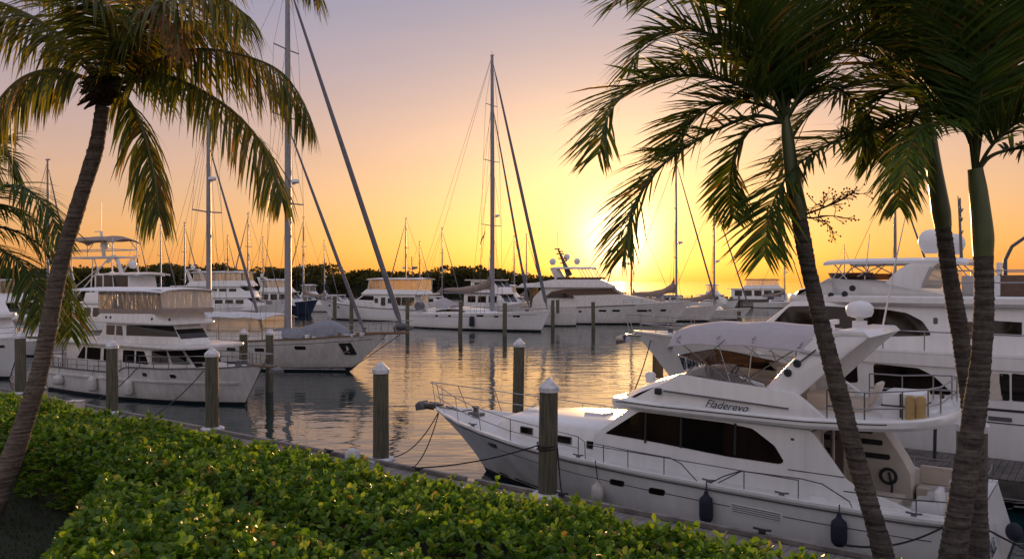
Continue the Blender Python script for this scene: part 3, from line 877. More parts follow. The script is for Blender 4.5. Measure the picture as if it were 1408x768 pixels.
p2 = slim_palm('slender palm in the middle of the right group, trunk passing behind its thicker neighbour', [(1352, 830), (1347, 768), (1338, 600), (1322, 470), (1306, 380), (1296, 305)], 9.0,
          [(0, 0.118), (0.3, 0.100), (1, 0.082)], [(1297, 312), (1293, 285), (1286, 240), (1279, 190), (1275, 158)], [(0, 0.088), (0.2, 0.100), (0.7, 0.072), (1, 0.045)],
          [([(1256, 160), (1210, 178), (1160, 190), (1114, 214), (1082, 242), (1060, 288), (1050, 352)], -1.0, dict(n=78, leaf=0.46)),
           ([(1264, 150), (1252, 170), (1244, 205), (1238, 245), (1236, 285)], -0.9, dict(n=44, leaf=0.32, droop=0.3)),
           ([(1250, 120), (1205, 84), (1150, 64), (1100, 68), (1060, 96), (1040, 130)], -0.6, dict(leaf=0.44)),
           ([(1260, 100), (1225, 40), (1175, 0), (1120, -10), (1070, 20)], 0.4, {}),
           ([(1275, 90), (1270, 20), (1250, -50), (1215, -110)], -0.4, {}),
           ([(1290, 100), (1320, 40), (1370, 0), (1430, -10)], 0.2, {}),
           ([(1288, 130), (1320, 110), (1355, 125), (1385, 165)], 0.8, {}),
           ([(1262, 128), (1222, 112), (1176, 116), (1130, 140), (1096, 180), (1076, 230)], 0.6, dict(leaf=0.42)),
           ([(1268, 96), (1240, 30), (1190, -30), (1130, -60)], -1.0, {}),
           ([(1258, 110), (1210, 50), (1150, 20), (1090, 30), (1050, 70)], 0.8, dict(leaf=0.44)),
           ([(1280, 90), (1300, 20), (1310, -60)], 0.7, {}),
           ([(1262, 120), (1230, 70), (1180, 44), (1130, 50), (1094, 84)], -0.2, dict(leaf=0.44))], 41, leaf=0.45)
p3 = slim_palm('thicker palm of the right group with bright green crownshaft, nearest the right edge', [(1290, 860), (1309, 768), (1326, 660), (1346, 520), (1353, 420), (1352, 345)], 8.0,
          [(0, 0.142), (0.3, 0.122), (0.6, 0.104), (1, 0.086)], [(1352, 352), (1351, 318), (1346, 270), (1341, 232)], [(0, 0.092), (0.25, 0.102), (0.7, 0.086), (1, 0.07)],
          [([(1360, 205), (1386, 178), (1420, 158), (1470, 150)], -0.5, dict(bare=0.3)),
           ([(1362, 215), (1400, 204), (1450, 200), (1500, 220)], 0.2, dict(bare=0.3)),
           ([(1350, 180), (1366, 110), (1394, 40), (1430, -30)], -0.4, dict(bare=0.2)),
           ([(1342, 170), (1345, 90), (1335, 10), (1310, -70)], -0.7, dict(bare=0.2, leaf=0.5)),
           ([(1334, 180), (1316, 110), (1290, 40), (1250, -20), (1200, -50)], -0.6, dict(bare=0.2, leaf=0.5)),
           ([(1332, 190), (1306, 150), (1266, 120), (1226, 124), (1196, 156), (1184, 200)], 0.5, dict(bare=0.2)),
           ([(1346, 170), (1372, 90), (1420, 30), (1480, 10)], 0.6, dict(bare=0.2)),
           ([(1338, 170), (1330, 80), (1300, 0), (1260, -60)], 0.8, dict(bare=0.2, leaf=0.5)),
           ([(1336, 176), (1312, 84), (1270, 20), (1220, -10)], 0.2, dict(bare=0.2, leaf=0.5)),
           ([(1344, 170), (1356, 80), (1370, 0), (1376, -80)], -0.9, dict(bare=0.2, leaf=0.5)),
           ([(1350, 160), (1380, 60), (1400, -40)], 0.1, dict(bare=0.2, leaf=0.5)),
           ([(1330, 186), (1300, 168), (1268, 176), (1250, 206), (1244, 244)], -0.9, dict(bare=0.25, leaf=0.28, n=40, droop=0.3))], 51)
# bare seed stalks hanging out below the first crownshaft
sb = MB()
pr = random.Random(3)
b1 = Vector(p1.location)
def twig(p, d, ln, r, depth):
    e = p + d * ln
    sb.tube([p, (p + e) / 2 + Vector((pr.uniform(-1, 1), pr.uniform(-1, 1), pr.uniform(-1, 1))) * ln * 0.08, e], [r, r * 0.8, r * 0.55], 4, 0, False)
    if depth == 0:
        if pr.random() < 0.85: sb.ball(tuple(e), 0.011, 6)
        return
    for k in range(4 if depth > 1 else 3):
        dd = (d + Vector((pr.gauss(0, 0.6), pr.gauss(0, 0.6), pr.gauss(0, 0.6)))).normalized()
        twig(p + d * ln * pr.uniform(0.35, 1.0), dd, ln * pr.uniform(0.5, 0.7), r * 0.6, depth - 1)
st = at(1098, 298, 8.35) - b1
twig(st, Vector((0.9, -0.25, 0.35)).normalized(), 0.40, 0.013, 3)
twig(st, Vector((0.8, 0.3, 0.05)).normalized(), 0.40, 0.012, 3)
twig(st, Vector((-0.8, -0.3, 0.3)).normalized(), 0.27, 0.011, 3)
sb.build('seed_stalk', M['fibre'], p1, smooth=0)

# ---- far mangrove wood, one mass
M['wood'] = leaf_mat('mangrove_foliage', [(0, (0.030, 0.038, 0.012)), (0.6, (0.055, 0.062, 0.018)), (1, (0.09, 0.085, 0.025))], 0.4, 0.7, 0.2, (1.0, 0.7, 0.3))
rs = np.random.RandomState(5)
prof = [(-420, 10.0), (-190, 9.6), (-150, 9.2), (-112, 10.6), (-80, 11.2), (-66, 10.2), (-52, 11.0), (-40, 9.6), (-26, 9.0), (-12, 10.6), (0, 9.4), (14, 7.2), (22, 5.0), (30, 2.2), (36, 0.6)]
P, D = [], []
for i in range(430):
    x = -420 + 458 * rs.uniform(0, 1) ** 0.55
    row = rs.randint(0, 3)
    h = interp(prof, x) * (0.77 + 0.065 * row + rs.normal(0, 0.03))
    y = 199 + 5.0 * row + rs.uniform(-2, 2) + (x + 100) * -0.04
    rx, rz = rs.uniform(2.4, 4.6), rs.uniform(1.6, 2.8)
    if h < 2.5: rx, rz = rx * 0.6, max(0.5, h * 0.6)
    m_ = 150
    u = rs.normal(0, 1, (m_, 3)); u /= np.linalg.norm(u, axis=1, keepdims=True); u[:, 2] = np.abs(u[:, 2]) * 1.0 - 0.25
    lump = 1 + 0.16 * np.sin(u[:, :1] * 7 + i) * np.sin(u[:, 1:2] * 6 + 2 * i)
    P.append(np.array([[x, y, h - rz]]) + u * np.array([[rx, rx * 0.8, rz]]) * lump * rs.uniform(0.82, 1.02, (m_, 1)))
    D.append(u + rs.normal(0, 0.5, (m_, 3)))
    m2 = 60                                   # lower skirts down to the waterline
    P.append(np.stack([x + rs.uniform(-rx, rx, m2), np.full(m2, y - rx * 0.5) + rs.uniform(-1, 1, m2), rs.uniform(0.2, 1, m2) * max(0.4, h - rz)], -1))
    D.append(rs.normal(0, 1, (m2, 3)) + np.array([[0, -0.6, 0.2]]))
V, Q = leaves(np.concatenate(P), np.concatenate(D), 0.75, 0.62, rs, rows=2)
tag(fast_mesh('mangrove_wood', V, Q, M['wood']), 'low dark mangrove wood along the far shore behind the boats', 'woodland', kind='stuff')
hb = MB()
pts_t = [(x, interp(prof, x)) for x in range(-420, 37, 12)]
hb.grid([[(x, 196 + (x + 100) * -0.04, -0.5) for x, h in pts_t], [(x, 199 + (x + 100) * -0.04, h * 0.55) for x, h in pts_t], [(x, 214 + (x + 100) * -0.04, h * 0.72) for x, h in pts_t], [(x, 222 + (x + 100) * -0.04, -0.5) for x, h in pts_t]])
M['shore'] = mat('shore_mud', (0.016, 0.018, 0.008), 0.95, noise=0.5, nscale=0.3)
tag(hb.build('far_shore', M['shore']), kind='structure')
# ================================================================== boat building helpers
class Hull:
    """a lofted hull: sheer[(x,z)], beam[(x,half)], raked stem; remembers its surface so that fittings can sit on it"""
    def __init__(s, x0, x1, sheer, beam, xwl, draft=0.7, wl=0.86, bowflare=0.45, rake=0.0, stempow=1.0, boot=0.16):
        s.x0, s.x1, s.sheer, s.beam, s.xwl = x0, x1, sheer, beam, xwl
        s.draft, s.wl, s.flare, s.rake, s.sp, s.boot = draft, wl, bowflare, rake, stempow, boot
        s.ztip = interp(sheer, x1)
    def b(s, x): return max(0.0, interp(s.beam, x))
    def z(s, x): return interp(s.sheer, x)
    def stem(s, f):                       # stem x at height fraction f (0 waterline .. 1 sheer)
        return s.xwl + (s.x1 - s.xwl) * max(0.0, f) ** s.sp if f >= 0 else s.xwl + f * 1.5
    def stern(s, f): return s.x0 + s.rake * (1 - f)
    def pt(s, u, f, side):
        """u 0 stern..1 bow along the hull, f 0 waterline..1 sheer"""
        xs = s.x0 + (s.x1 - s.x0) * u
        zs = s.z(xs)
        xa, xb = s.stern(f), s.stem(f)
        x = xa + (xb - xa) * u
        k = s.wl + (1 - s.wl) * max(0, f) ** 0.8
        kb = 1 - s.flare * max(0.0, 1 - max(0, f)) ** 1.2 * max(0, (u - 0.45) / 0.55) ** 1.2
        z = f * zs if f >= 0 else f * s.draft
        y = s.b(xs) * k * kb
        if f < 0: y *= max(0.0, 1 + f) ** 0.6 * 0.97
        return (x, y * side, z)
    def at(s, x, z, side, off=0.0):
        f = 0.5
        u = (x - s.x0) / (s.x1 - s.x0)
        for _ in range(12):
            xs = s.x0 + (s.x1 - s.x0) * u
            f = z / max(0.1, s.z(xs))
            xa, xb = s.stern(f), s.stem(f)
            u = min(1.0, max(0.0, (x - xa) / (xb - xa)))
        p = s.pt(u, f, side)
        return (p[0], p[1] + off * side, z)
    def build(s, parent, mats, nu=34, name='hull'):
        fr = [-1.0, -0.6, -0.25, 0.0, s.boot / max(s.ztip, 1), s.boot / max(s.ztip, 1) + 0.001, 0.25, 0.4, 0.55, 0.7, 0.85, 1.0]
        us = [1 - (1 - i / nu) ** 1.25 for i in range(nu + 1)]
        mb = MB()
        for side in (-1, 1):
            rows = [[s.pt(u, f, side) for u in us] for f in fr]
            for i in range(len(rows) - 1):
                mb.grid(rows[i:i + 2], 1 if i < 4 else 0)
        # transom
        L_ = [s.pt(0, f, -1) for f in fr]; Rr = [s.pt(0, f, 1) for f in fr]
        for i in range(len(fr) - 1):
            mb.add([L_[i], Rr[i], Rr[i + 1], L_[i + 1]], [(0, 1, 2, 3)], 1 if i < 4 else 0)
        o = mb.build(name, mats, parent, smooth=50)
        me = o.data
        bm = bmesh.new(); bm.from_mesh(me); bmesh.ops.remove_doubles(bm, verts=bm.verts, dist=0.0015); bmesh.ops.recalc_face_normals(bm, faces=bm.faces); bm.to_mesh(me); bm.free()
        me.set_sharp_from_angle(angle=R(50))
        return o
    def ribbon(s, parent, name, m, xa, xb, zf, h, out=0.02, n=30, sides=(-1, 1), thick=0.012, parent2=None):
        """a raised band along the topsides; zf(x) is its lower edge"""
        mb = MB()
        for sd in sides:
            a, b, c, d = [], [], [], []
            for i in range(n + 1):
                x = xa + (xb - xa) * i / n
                z = zf(x) if callable(zf) else zf
                p0 = s.at(x, z, sd); p1 = s.at(x, z + h, sd)
                a.append((p0[0], p0[1] - sd * thick, p0[2])); b.append((p0[0], p0[1] + sd * out, p0[2]))
                c.append((p1[0], p1[1] + sd * out, p1[2])); d.append((p1[0], p1[1] - sd * thick, p1[2]))
            mb.grid([a, b, c, d])
        return mb.build(name, m, parent, smooth=40)
    def deckplate(s, parent, xa, xb, m, camber=0.06, drop=0.03, inset=0.03, n=30, name='deck', zf=None):
        mb = MB(); rows = []
        for i in range(n + 1):
            x = xa + (xb - xa) * i / n
            b = max(0.0, s.b(x) - inset); z = (zf(x) if zf else s.z(x)) - drop
            rows.append([(x, b * k, z + camber * (1 - k * k)) for k in (-1, -0.75, -0.5, -0.25, 0, 0.25, 0.5, 0.75, 1)])
        mb.grid(rows)
        return mb.build(name, m, parent, smooth=30)
    def caprail(s, parent, m, xa=None, xb=None, h=0.07, w=0.07, out=0.03, name='toe_rail', n=44):
        xa = s.x0 if xa is None else xa; xb = s.x1 if xb is None else xb
        mb = MB()
        for sd in (-1, 1):
            A = [[], [], [], []]
            for i in range(n + 1):
                u = 1 - (1 - i / n) ** 1.4
                x = xa + (xb - xa) * u
                y = s.b(x); z = s.z(x)
                A[0].append((x, (y + out) * sd, z - 0.01)); A[1].append((x, (y + out) * sd, z + h))
                A[2].append((x, max(0, y - w) * sd, z + h)); A[3].append((x, max(0, y - w) * sd, z - 0.01))
            mb.grid(A + [A[0]])
        return mb.build(name, m, parent, smooth=40)
    def loop(s, xa, xb, h, inset=0.08, n=20, side=1):
        return [(x, (max(0.02, s.b(x) - inset)) * side, s.z(x) + h) for x in [xa + (xb - xa) * i / n for i in range(n + 1)]]

def rail(parent, paths, posts, r=0.016, name='railing', m='steel'):
    mb = MB()
    for p in paths: mb.tube(p, r, 6)
    for a, b in posts: mb.tube([a, b], r * 0.9, 6)
    return mb.build(name, M[m], parent, smooth=60)

def hull_rail(parent, H, xa, xb, h, n=8, inset=0.07, sides=(-1, 1), mid=True, name='railing', r=0.015, bow=None, m='steel'):
    paths, posts = [], []
    for sd in sides:
        top = H.loop(xa, xb, h, inset, 24, sd)
        if bow and sd == 1:
            pass
        paths.append(top)
        if mid: paths.append(H.loop(xa, xb, h * 0.5, inset, 24, sd))
        for i in range(n + 1):
            x = xa + (xb - xa) * i / n
            y = max(0.02, H.b(x) - inset) * sd
            posts.append(((x, y, H.z(x) - 0.02), (x, y, H.z(x) + h)))
    if bow:
        p = [H.loop(xb, xb, h, inset, 1, 1)[0], (xb + bow, H.b(xb) * 0.5, H.z(xb) + h), (xb + bow * 1.25, 0, H.z(xb) + h),
             (xb + bow, -H.b(xb) * 0.5, H.z(xb) + h), H.loop(xb, xb, h, inset, 1, -1)[0]]
        paths.append(crom(p, 5))
        posts.append(((xb + bow * 0.8, 0.15, H.z(xb)), (xb + bow * 1.1, 0.12, H.z(xb) + h)))
        posts.append(((xb + bow * 0.8, -0.15, H.z(xb)), (xb + bow * 1.1, -0.12, H.z(xb) + h)))
    return rail(parent, paths, posts, r, name, m)

def slab(parent, name, prof, w, m, bevel=0.05, seg=2, y0=None):
    """house part: side outline drawn across the boat, w(x,z) its half width"""
    mb = MB()
    f = (lambda x, z: w(x, z)) if callable(w) else (lambda x, z: w)
    mb.prism(prof, (lambda x, z: -f(x, z)) if y0 is None else y0, f)
    return mb.build(name, M[m] if isinstance(m, str) else m, parent, bevel=bevel, seg=seg)

def win(parent, prof, w, name='window', m='glass', sides=(-1, 1), out=0.012, back=0.05, bevel=0.0):
    """side windows: plates let into the wall of half width w(x,z)"""
    f = (lambda x, z: w(x, z)) if callable(w) else (lambda x, z: w)
    os_ = []
    for sd in sides:
        mb = MB()
        mb.prism(prof, lambda x, z: sd * (f(x, z) - back), lambda x, z: sd * (f(x, z) + out))
        os_.append(mb.build(name, M[m], parent, bevel=bevel, smooth=30))
    return os_

def rounded(prof, r=0.08, n=4):
    """round the corners of a 2-D outline"""
    out = []
    N = len(prof)
    for i in range(N):
        a, b, c = Vector(prof[i - 1]), Vector(prof[i]), Vector(prof[(i + 1) % N])
        u, v = (a - b), (c - b)
        k = min(r, u.length * 0.45, v.length * 0.45)
        p, q = b + u.normalized() * k, b + v.normalized() * k
        for j in range(n + 1):
            t = j / n
            z = p * (1 - t) ** 2 + b * 2 * t * (1 - t) + q * t * t
            out.append((z.x, z.y))
    return out

def rectp(x0, x1, z0, z1, r=0.05): return rounded([(x0, z0), (x1, z0), (x1, z1), (x0, z1)], r)

def face_win(parent, p0, p1, ya, yb, name='windshield', m='glass', out=0.014, back=0.05, inset=0.0):
    """plate on the sloped front (or back) between side-outline points p0 (low) and p1 (high); ya, yb may be (low, high) pairs"""
    p0, p1 = Vector(p0), Vector(p1)
    d = (p1 - p0).normalized(); nrm_ = Vector((d.y, -d.x))
    if nrm_.x < 0 and p0.x >= 0 or (nrm_.x > 0 and p0.x < -50): nrm_ = -nrm_
    ya = ya if isinstance(ya, tuple) else (ya, ya); yb = yb if isinstance(yb, tuple) else (yb, yb)
    a, b = p0 + d * inset, p1 - d * inset
    mb = MB()
    vs = []
    for o_ in (-back, out):
        for p, k in ((a, 0), (b, 1)):
            q = p + nrm_ * o_
            vs += [(q.x, ya[k], q.y), (q.x, yb[k], q.y)]
    mb.add(vs, [(0, 1, 3, 2), (4, 6, 7, 5), (0, 4, 5, 1), (2, 3, 7, 6), (0, 2, 6, 4), (1, 5, 7, 3)])
    return mb.build(name, M[m], parent, smooth=0)

def fender(pos, top, label, m='fendn', r=0.13, h=0.62, rope='rope', group='fenders hanging from the boats'):
    """hangs on a lanyard from top to a sausage fender whose middle is at pos"""
    t = thing('fender', label, 'fender', pos, 0, group)
    b = MB()
    b.lathe([(0.02, -h / 2), (r * 0.55, -h / 2 + 0.01), (r * 0.92, -h / 2 + 0.07), (r, -h / 2 + 0.16), (r, h / 2 - 0.16), (r * 0.9, h / 2 - 0.07), (r * 0.45, h / 2 - 0.01), (0.045, h / 2 + 0.03), (0.04, h / 2 + 0.08), (0.01, h / 2 + 0.085)], n=16)
    b.build('body', M[m], t, smooth=60)
    l = MB(); l.tube([(0, 0, h / 2 + 0.06), tuple(Vector(top) - Vector(pos))], 0.012, 5)
    l.build('lanyard', M[rope], t)
    return t

def line(pts, label, r=0.016, m='rope', group='mooring lines', name='mooring_line', cat='rope'):
    b = MB(); o = Vector(pts[0])
    b.tube([Vector(p) - o for p in pts], r, 6)
    ob = b.build(name, M[m], smooth=60); ob.location = o
    return tag(ob, label, cat, group)

def text_mesh(parent, name, body, size, mtx, m, shear=0.0, ext=0.003):
    cu = bpy.data.curves.new(name, 'FONT'); cu.body = body; cu.size = size; cu.shear = shear; cu.extrude = ext; cu.align_x = 'CENTER'; cu.resolution_u = 3
    tmp = bpy.data.objects.new(name + '_curve', cu); COL.objects.link(tmp)
    dg = bpy.context.evaluated_depsgraph_get()
    me = bpy.data.meshes.new_from_object(tmp.evaluated_get(dg))
    bpy.data.objects.remove(tmp); bpy.data.curves.remove(cu)
    me.transform(mtx)
    me.materials.clear(); me.materials.append(m)
    o = bpy.data.objects.new(name, me); COL.objects.link(o); o.parent = parent
    return o

def dome(parent, name, c, r, m='plastic', base=0.5):
    mb = MB()
    mb.lathe([(r * base, -r * 1.05), (r * base * 1.1, -r * 0.95), (r * 0.82, -r * 0.6), (r, -0.1 * r), (r * 0.94, 0.35 * r), (r * 0.72, 0.72 * r), (r * 0.4, 0.93 * r), (0.01, r)], c, 18)
    return mb.build(name, M[m], parent, smooth=50)

def canopy(parent, name, x0, x1, half, z0, crown, m, droop_f=0.25, droop_b=0.1, side_drop=0.12, n=14, mth=9, zf=None, thick=0.02, ripple=0.018, lip=0.0):
    """cloth or moulded top, arched across, dipping at front and back"""
    mb = MB()
    for off in (0, -thick):
        rows = []
        for i in range(n + 1):
            t = i / n; x = x0 + (x1 - x0) * t
            dip = droop_f * max(0, 1 - t / 0.22) ** 2 + droop_b * max(0, (t - 0.8) / 0.2) ** 2 + ripple * math.cos(t * math.pi * 6)
            row = []
            for k in range(mth + 1):
                v = -1 + 2 * k / mth
                row.append((x, half * v, (zf(x) if zf else z0) + crown * (1 - v * v) - dip - side_drop * max(0, abs(v) - 0.78) / 0.22 + off))
            rows.append(row)
        if lip:
            sg = 1 if x0 > x1 else -1
            rows = [[(p[0] - sg * 0.02, p[1] * 0.98, p[2] - lip) for p in rows[0]], [(p[0] + sg * 0.05, p[1], p[2] - lip * 0.45) for p in rows[0]]] + rows
        mb.grid(rows)
        if off == 0: r0 = rows
    r1 = rows
    mb.grid([r0[0], r1[0]]); mb.grid([r0[-1], r1[-1]])
    mb.grid([[r[0] for r in r0], [r[0] for r in r1]]); mb.grid([[r[-1] for r in r0], [r[-1] for r in r1]])
    return mb.build(name, M[m], parent, smooth=50)
# ================================================================== nearest motor yacht (white flybridge yacht on the right)
FM = Frame((-2.31, 24.46), (-0.8, 0.6), 7.3)
my = thing('motor_yacht', 'nearest white flybridge motor yacht with grey bimini, moored bow left along the boardwalk', 'motor yacht', FM.loc, FM.rz)
HM = Hull(-7.25, 7.3, [(-7.3, 1.16), (-6.2, 1.13), (-4.8, 1.14), (-3, 1.17), (-1, 1.22), (1, 1.28), (3, 1.36), (5, 1.48), (6.4, 1.58), (7.3, 1.66)],
          [(-7.3, 1.96), (-6, 2.08), (-4, 2.16), (-1, 2.18), (1, 2.12), (2.6, 1.93), (4.2, 1.55), (5.4, 1.12), (6.3, 0.70), (6.9, 0.36), (7.3, 0.03)],
          5.35, draft=0.8, wl=0.90, bowflare=0.42, rake=-0.35, stempow=1.25, boot=0.12)
hull = HM.build(my, [M['hull'], M['boot']], nu=44)
HM.caprail(my, M['gel'], h=0.05, w=0.10, out=0.035, name='gunwale')
HM.ribbon(hull, 'rub_rail', M['rub'], -7.2, 6.6, lambda x: HM.z(x) - 0.085, 0.028, 0.03)
HM.ribbon(hull, 'cove_stripe', M['stripe'], -6.6, 4.4, lambda x: HM.z(x) - 0.36, 0.016, 0.004)
HM.ribbon(hull, 'boot_stripe', M['stripe'], -7.1, 5.35, 0.14, 0.05, 0.005)
HM.deckplate(my, -4.35, 7.22, M['deck'], name='foredeck', drop=0.0)

def hull_port(H, parent, x, z, w, h, name='porthole', m='glass', fm='steel', slant=0.0):
    """oval light in the topsides with a rim"""
    for sd in (-1, 1):
        for nm, k, off, mm in ((name + '_rim', 1.0, 0.006, fm), (name, 0.78, 0.012, m)):
            mb = MB(); ring = []
            prof = rounded([(x - w * k + slant * h * k, z - h * k), (x + w * k + slant * h * k, z - h * k), (x + w * k - slant * h * k, z + h * k), (x - w * k - slant * h * k, z + h * k)], h * 0.9 * k, 4)
            mb.add([H.at(px, pz, sd, -0.03) for px, pz in prof] + [H.at(px, pz, sd, off) for px, pz in prof],
                   [tuple(range(len(prof))), tuple(range(2 * len(prof) - 1, len(prof) - 1, -1))] + [(i, (i + 1) % len(prof), (i + 1) % len(prof) + len(prof), i + len(prof)) for i in range(len(prof))])
            if nm == name: mb.build('pane', M[mm], rim, smooth=30)
            else: rim = mb.build(name, M[mm], parent, smooth=30)

def side_port(parent, x0, x1, z0, z1, w, sides=(-1, 1), r=0.05):
    for sd in sides:
        fr = win(parent, rectp(x0 - 0.03, x1 + 0.03, z0 - 0.03, z1 + 0.03, r), w, 'window', 'steel', (sd,), 0.010)[0]
        win(fr, rectp(x0, x1, z0, z1, r), w, 'pane', 'glass', (sd,), 0.016)

for x, z in ((4.02, 1.13), (-0.15, 0.90), (-1.18, 0.87)):
    p = HM.at(x, z, 1)
    hull_port(HM, my, x, z, 0.20, 0.075, slant=0.25)
# louvred engine room vent
for sd in (-1, 1):
    v = MB()
    prof = rounded([(-3.95, 0.66), (-2.85, 0.70), (-2.85, 0.90), (-3.95, 0.86)], 0.03)
    v.add([HM.at(a, b, sd, -0.03) for a, b in prof] + [HM.at(a, b, sd, 0.010) for a, b in prof], [tuple(range(len(prof))), tuple(range(2 * len(prof) - 1, len(prof) - 1, -1))] + [(i, (i + 1) % len(prof), (i + 1) % len(prof) + len(prof), i + len(prof)) for i in range(len(prof))])
    vo = v.build('vent', M['gel'], my)
    s_ = MB()
    for k in range(4):
        z = 0.70 + 0.045 * k
        a, b = (-3.9, z - 0.005), (-2.9, z + 0.033)
        q = [HM.at(a[0], a[1], sd, 0.012), HM.at(b[0], b[1], sd, 0.012), HM.at(b[0], b[1] + 0.014, sd, 0.012), HM.at(a[0], a[1] + 0.014, sd, 0.012)]
        q2 = [HM.at(a[0], a[1], sd, 0.0), HM.at(b[0], b[1], sd, 0.0), HM.at(b[0], b[1] + 0.014, sd, 0.0), HM.at(a[0], a[1] + 0.014, sd, 0.0)]
        s_.add(q + q2, [(0, 1, 2, 3), (4, 7, 6, 5), (0, 4, 5, 1), (2, 6, 7, 3)])
    s_.build('louvre', M['stripe'], vo)

# raised trunk on the foredeck
wt = lambda x, z: max(0.12, min(1.36, interp([(0.3, 1.40), (2.0, 1.32), (3.2, 1.12), (4.0, 0.88), (4.6, 0.60)], x)) - max(0, z - 1.5) * 0.22)
tr = []
mbT = MB(); rowsT = []
for x in [0.3 + 4.3 * i / 22 for i in range(23)]:
    zt = interp([(0.3, 2.02), (2.5, 1.97), (3.8, 1.88), (4.25, 1.74), (4.6, 1.46)], x)
    w_ = wt(x, 1.5)
    zb = HM.z(x) - 0.02
    rowsT.append([(x, -w_ - 0.06, zb), (x, -w_ - 0.01, zt - 0.14), (x, -w_ + 0.05, zt - 0.045), (x, -w_ + 0.16, zt), (x, -w_ * 0.4, zt + 0.04), (x, 0, zt + 0.05), (x, w_ * 0.4, zt + 0.04), (x, w_ - 0.16, zt), (x, w_ - 0.05, zt - 0.045), (x, w_ + 0.01, zt - 0.14), (x, w_ + 0.06, zb)])
mbT.grid(rowsT); mbT.add(rowsT[-1], [tuple(range(11))]); mbT.add(rowsT[0], [tuple(range(11))])
trunk_o = mbT.build('cabin_trunk', M['gel'], my, smooth=45)
for x in (3.05, 1.75, 0.85):
    for sd in (-1, 1):
        f0 = MB()
        zc = HM.z(x) + 0.24
        def tp(a, b, o_): return (a, sd * (wt(a, 1.5) + 0.045 + o_ - 0.10 * max(0, b - zc)), b)
        for nm, k, o_, mm in (('window', 1.0, 0.0, 'steel'), ('pane', 0.82, 0.006, 'glass')):
            prof = rectp(x - 0.23 * k, x + 0.23 * k, zc - 0.095 * k, zc + 0.095 * k, 0.03)
            q = MB(); n_ = len(prof)
            q.add([tp(a, b, -0.06) for a, b in prof] + [tp(a, b, 0.012 + o_) for a, b in prof], [tuple(range(n_)), tuple(range(2 * n_ - 1, n_ - 1, -1))] + [(i, (i + 1) % n_, (i + 1) % n_ + n_, i + n_) for i in range(n_)])
            if nm == 'window': fw = q.build('window', M[mm], trunk_o)
            else: q.build('pane', M[mm], fw)
for x, y in ((1.55, 0.0), (3.45, 0.05)):
    zt = interp([(0.3, 2.02), (2.5, 1.97), (3.8, 1.88)], x) + 0.05
    h = MB(); h.plan(rounded([(x - 0.3, y - 0.3), (x + 0.3, y - 0.3), (x + 0.3, y + 0.3), (x - 0.3, y + 0.3)], 0.07), zt - 0.03, zt + 0.045)
    ho = h.build('hatch', M['gel'], my, bevel=0.01)
    h = MB(); h.plan(rounded([(x - 0.23, y - 0.23), (x + 0.23, y - 0.23), (x + 0.23, y + 0.23), (x - 0.23, y + 0.23)], 0.05), zt + 0.02, zt + 0.052)
    h.build('pane', M['plastic'], ho)

# saloon
wS = lambda x, z: 1.66 - (z - 1.3) * 0.045
sal = slab(my, 'saloon', [(0.80, 1.22), (0.72, 1.86), (-0.22, 2.56), (-4.30, 2.50), (-4.30, 0.75), (-4.28, 0.6), (0.80, 0.9)], wS, 'gel', 0.05)
win(sal, rounded([(0.42, 1.90), (-0.47, 2.50), (-2.59, 2.46), (-3.15, 2.40), (-3.62, 2.10), (-3.82, 1.80), (-3.74, 1.74), (-2.59, 1.75), (-0.86, 1.85)], 0.06), wS)
for xm in (-0.62, -1.5, -2.75):
    win(sal, [(xm, 1.80), (xm - 0.05, 1.80), (xm - 0.05, 2.47), (xm, 2.47)], wS, 'mullion', 'black', out=0.016)
for ya, yb in ((-1.42, -0.52), (-0.46, 0.46), (0.52, 1.42)):
    face_win(sal, (0.72, 1.86), (-0.22, 2.56), (ya, ya * 0.96), (yb, yb * 0.96), inset=0.10)
win(sal, [(-3.95, 2.30), (-4.02, 2.30), (-4.02, 2.25), (-3.95, 2.25)], wS, 'badge', 'steel', out=0.006)
win(sal, [(-3.9, 1.66), (-5.0, 1.66), (-5.0, 1.645), (-3.9, 1.645)], lambda x, z: wS(x, z) if x > -4.25 else 1.655, 'trim_line', 'stripe', out=0.010)
win(sal, [(0.9, 1.58), (-4.1, 1.47), (-4.1, 1.455), (0.9, 1.565)], lambda x, z: min(wS(x, z), 1.66), 'trim_line', 'stripe', out=0.004)
# side wings running aft and down to the cockpit coaming
for sd in (-1, 1):
    w_ = MB()
    w_.prism([(-4.26, 2.52), (-4.42, 2.44), (-4.72, 2.02), (-5.02, 1.62), (-5.30, 1.44), (-5.75, 1.34), (-6.2, 1.20), (-6.2, 0.75), (-4.26, 0.75)], sd * 1.56, sd * 1.655)
    w_.build('side_wing', M['gel'], my, bevel=0.02)
# bulkhead with sliding doors
for a_, b_ in ((0.10, 0.86), (-0.80, 0.06)):
    bk = MB(); bk.box((-4.36, a_, 0.62), (-4.315, b_, 2.30)); bk.build('sliding_door', M['glass'], my)
bk = MB()
for y in (-0.85, 0.06, 0.9): bk.box((-4.40, y - 0.03, 0.6), (-4.32, y + 0.03, 2.34))
bk.box((-4.40, -0.88, 2.34), (-4.32, 0.93, 2.42)); bk.build('door_frame', M['cream'], my, bevel=0.008)
for a_, b_ in ((0.95, 1.54), (-1.54, -0.9)):
    bk = MB(); bk.box((-4.37, a_, 0.62), (-4.32, b_, 2.45)); bk.build('bulkhead', M['cream'], my)

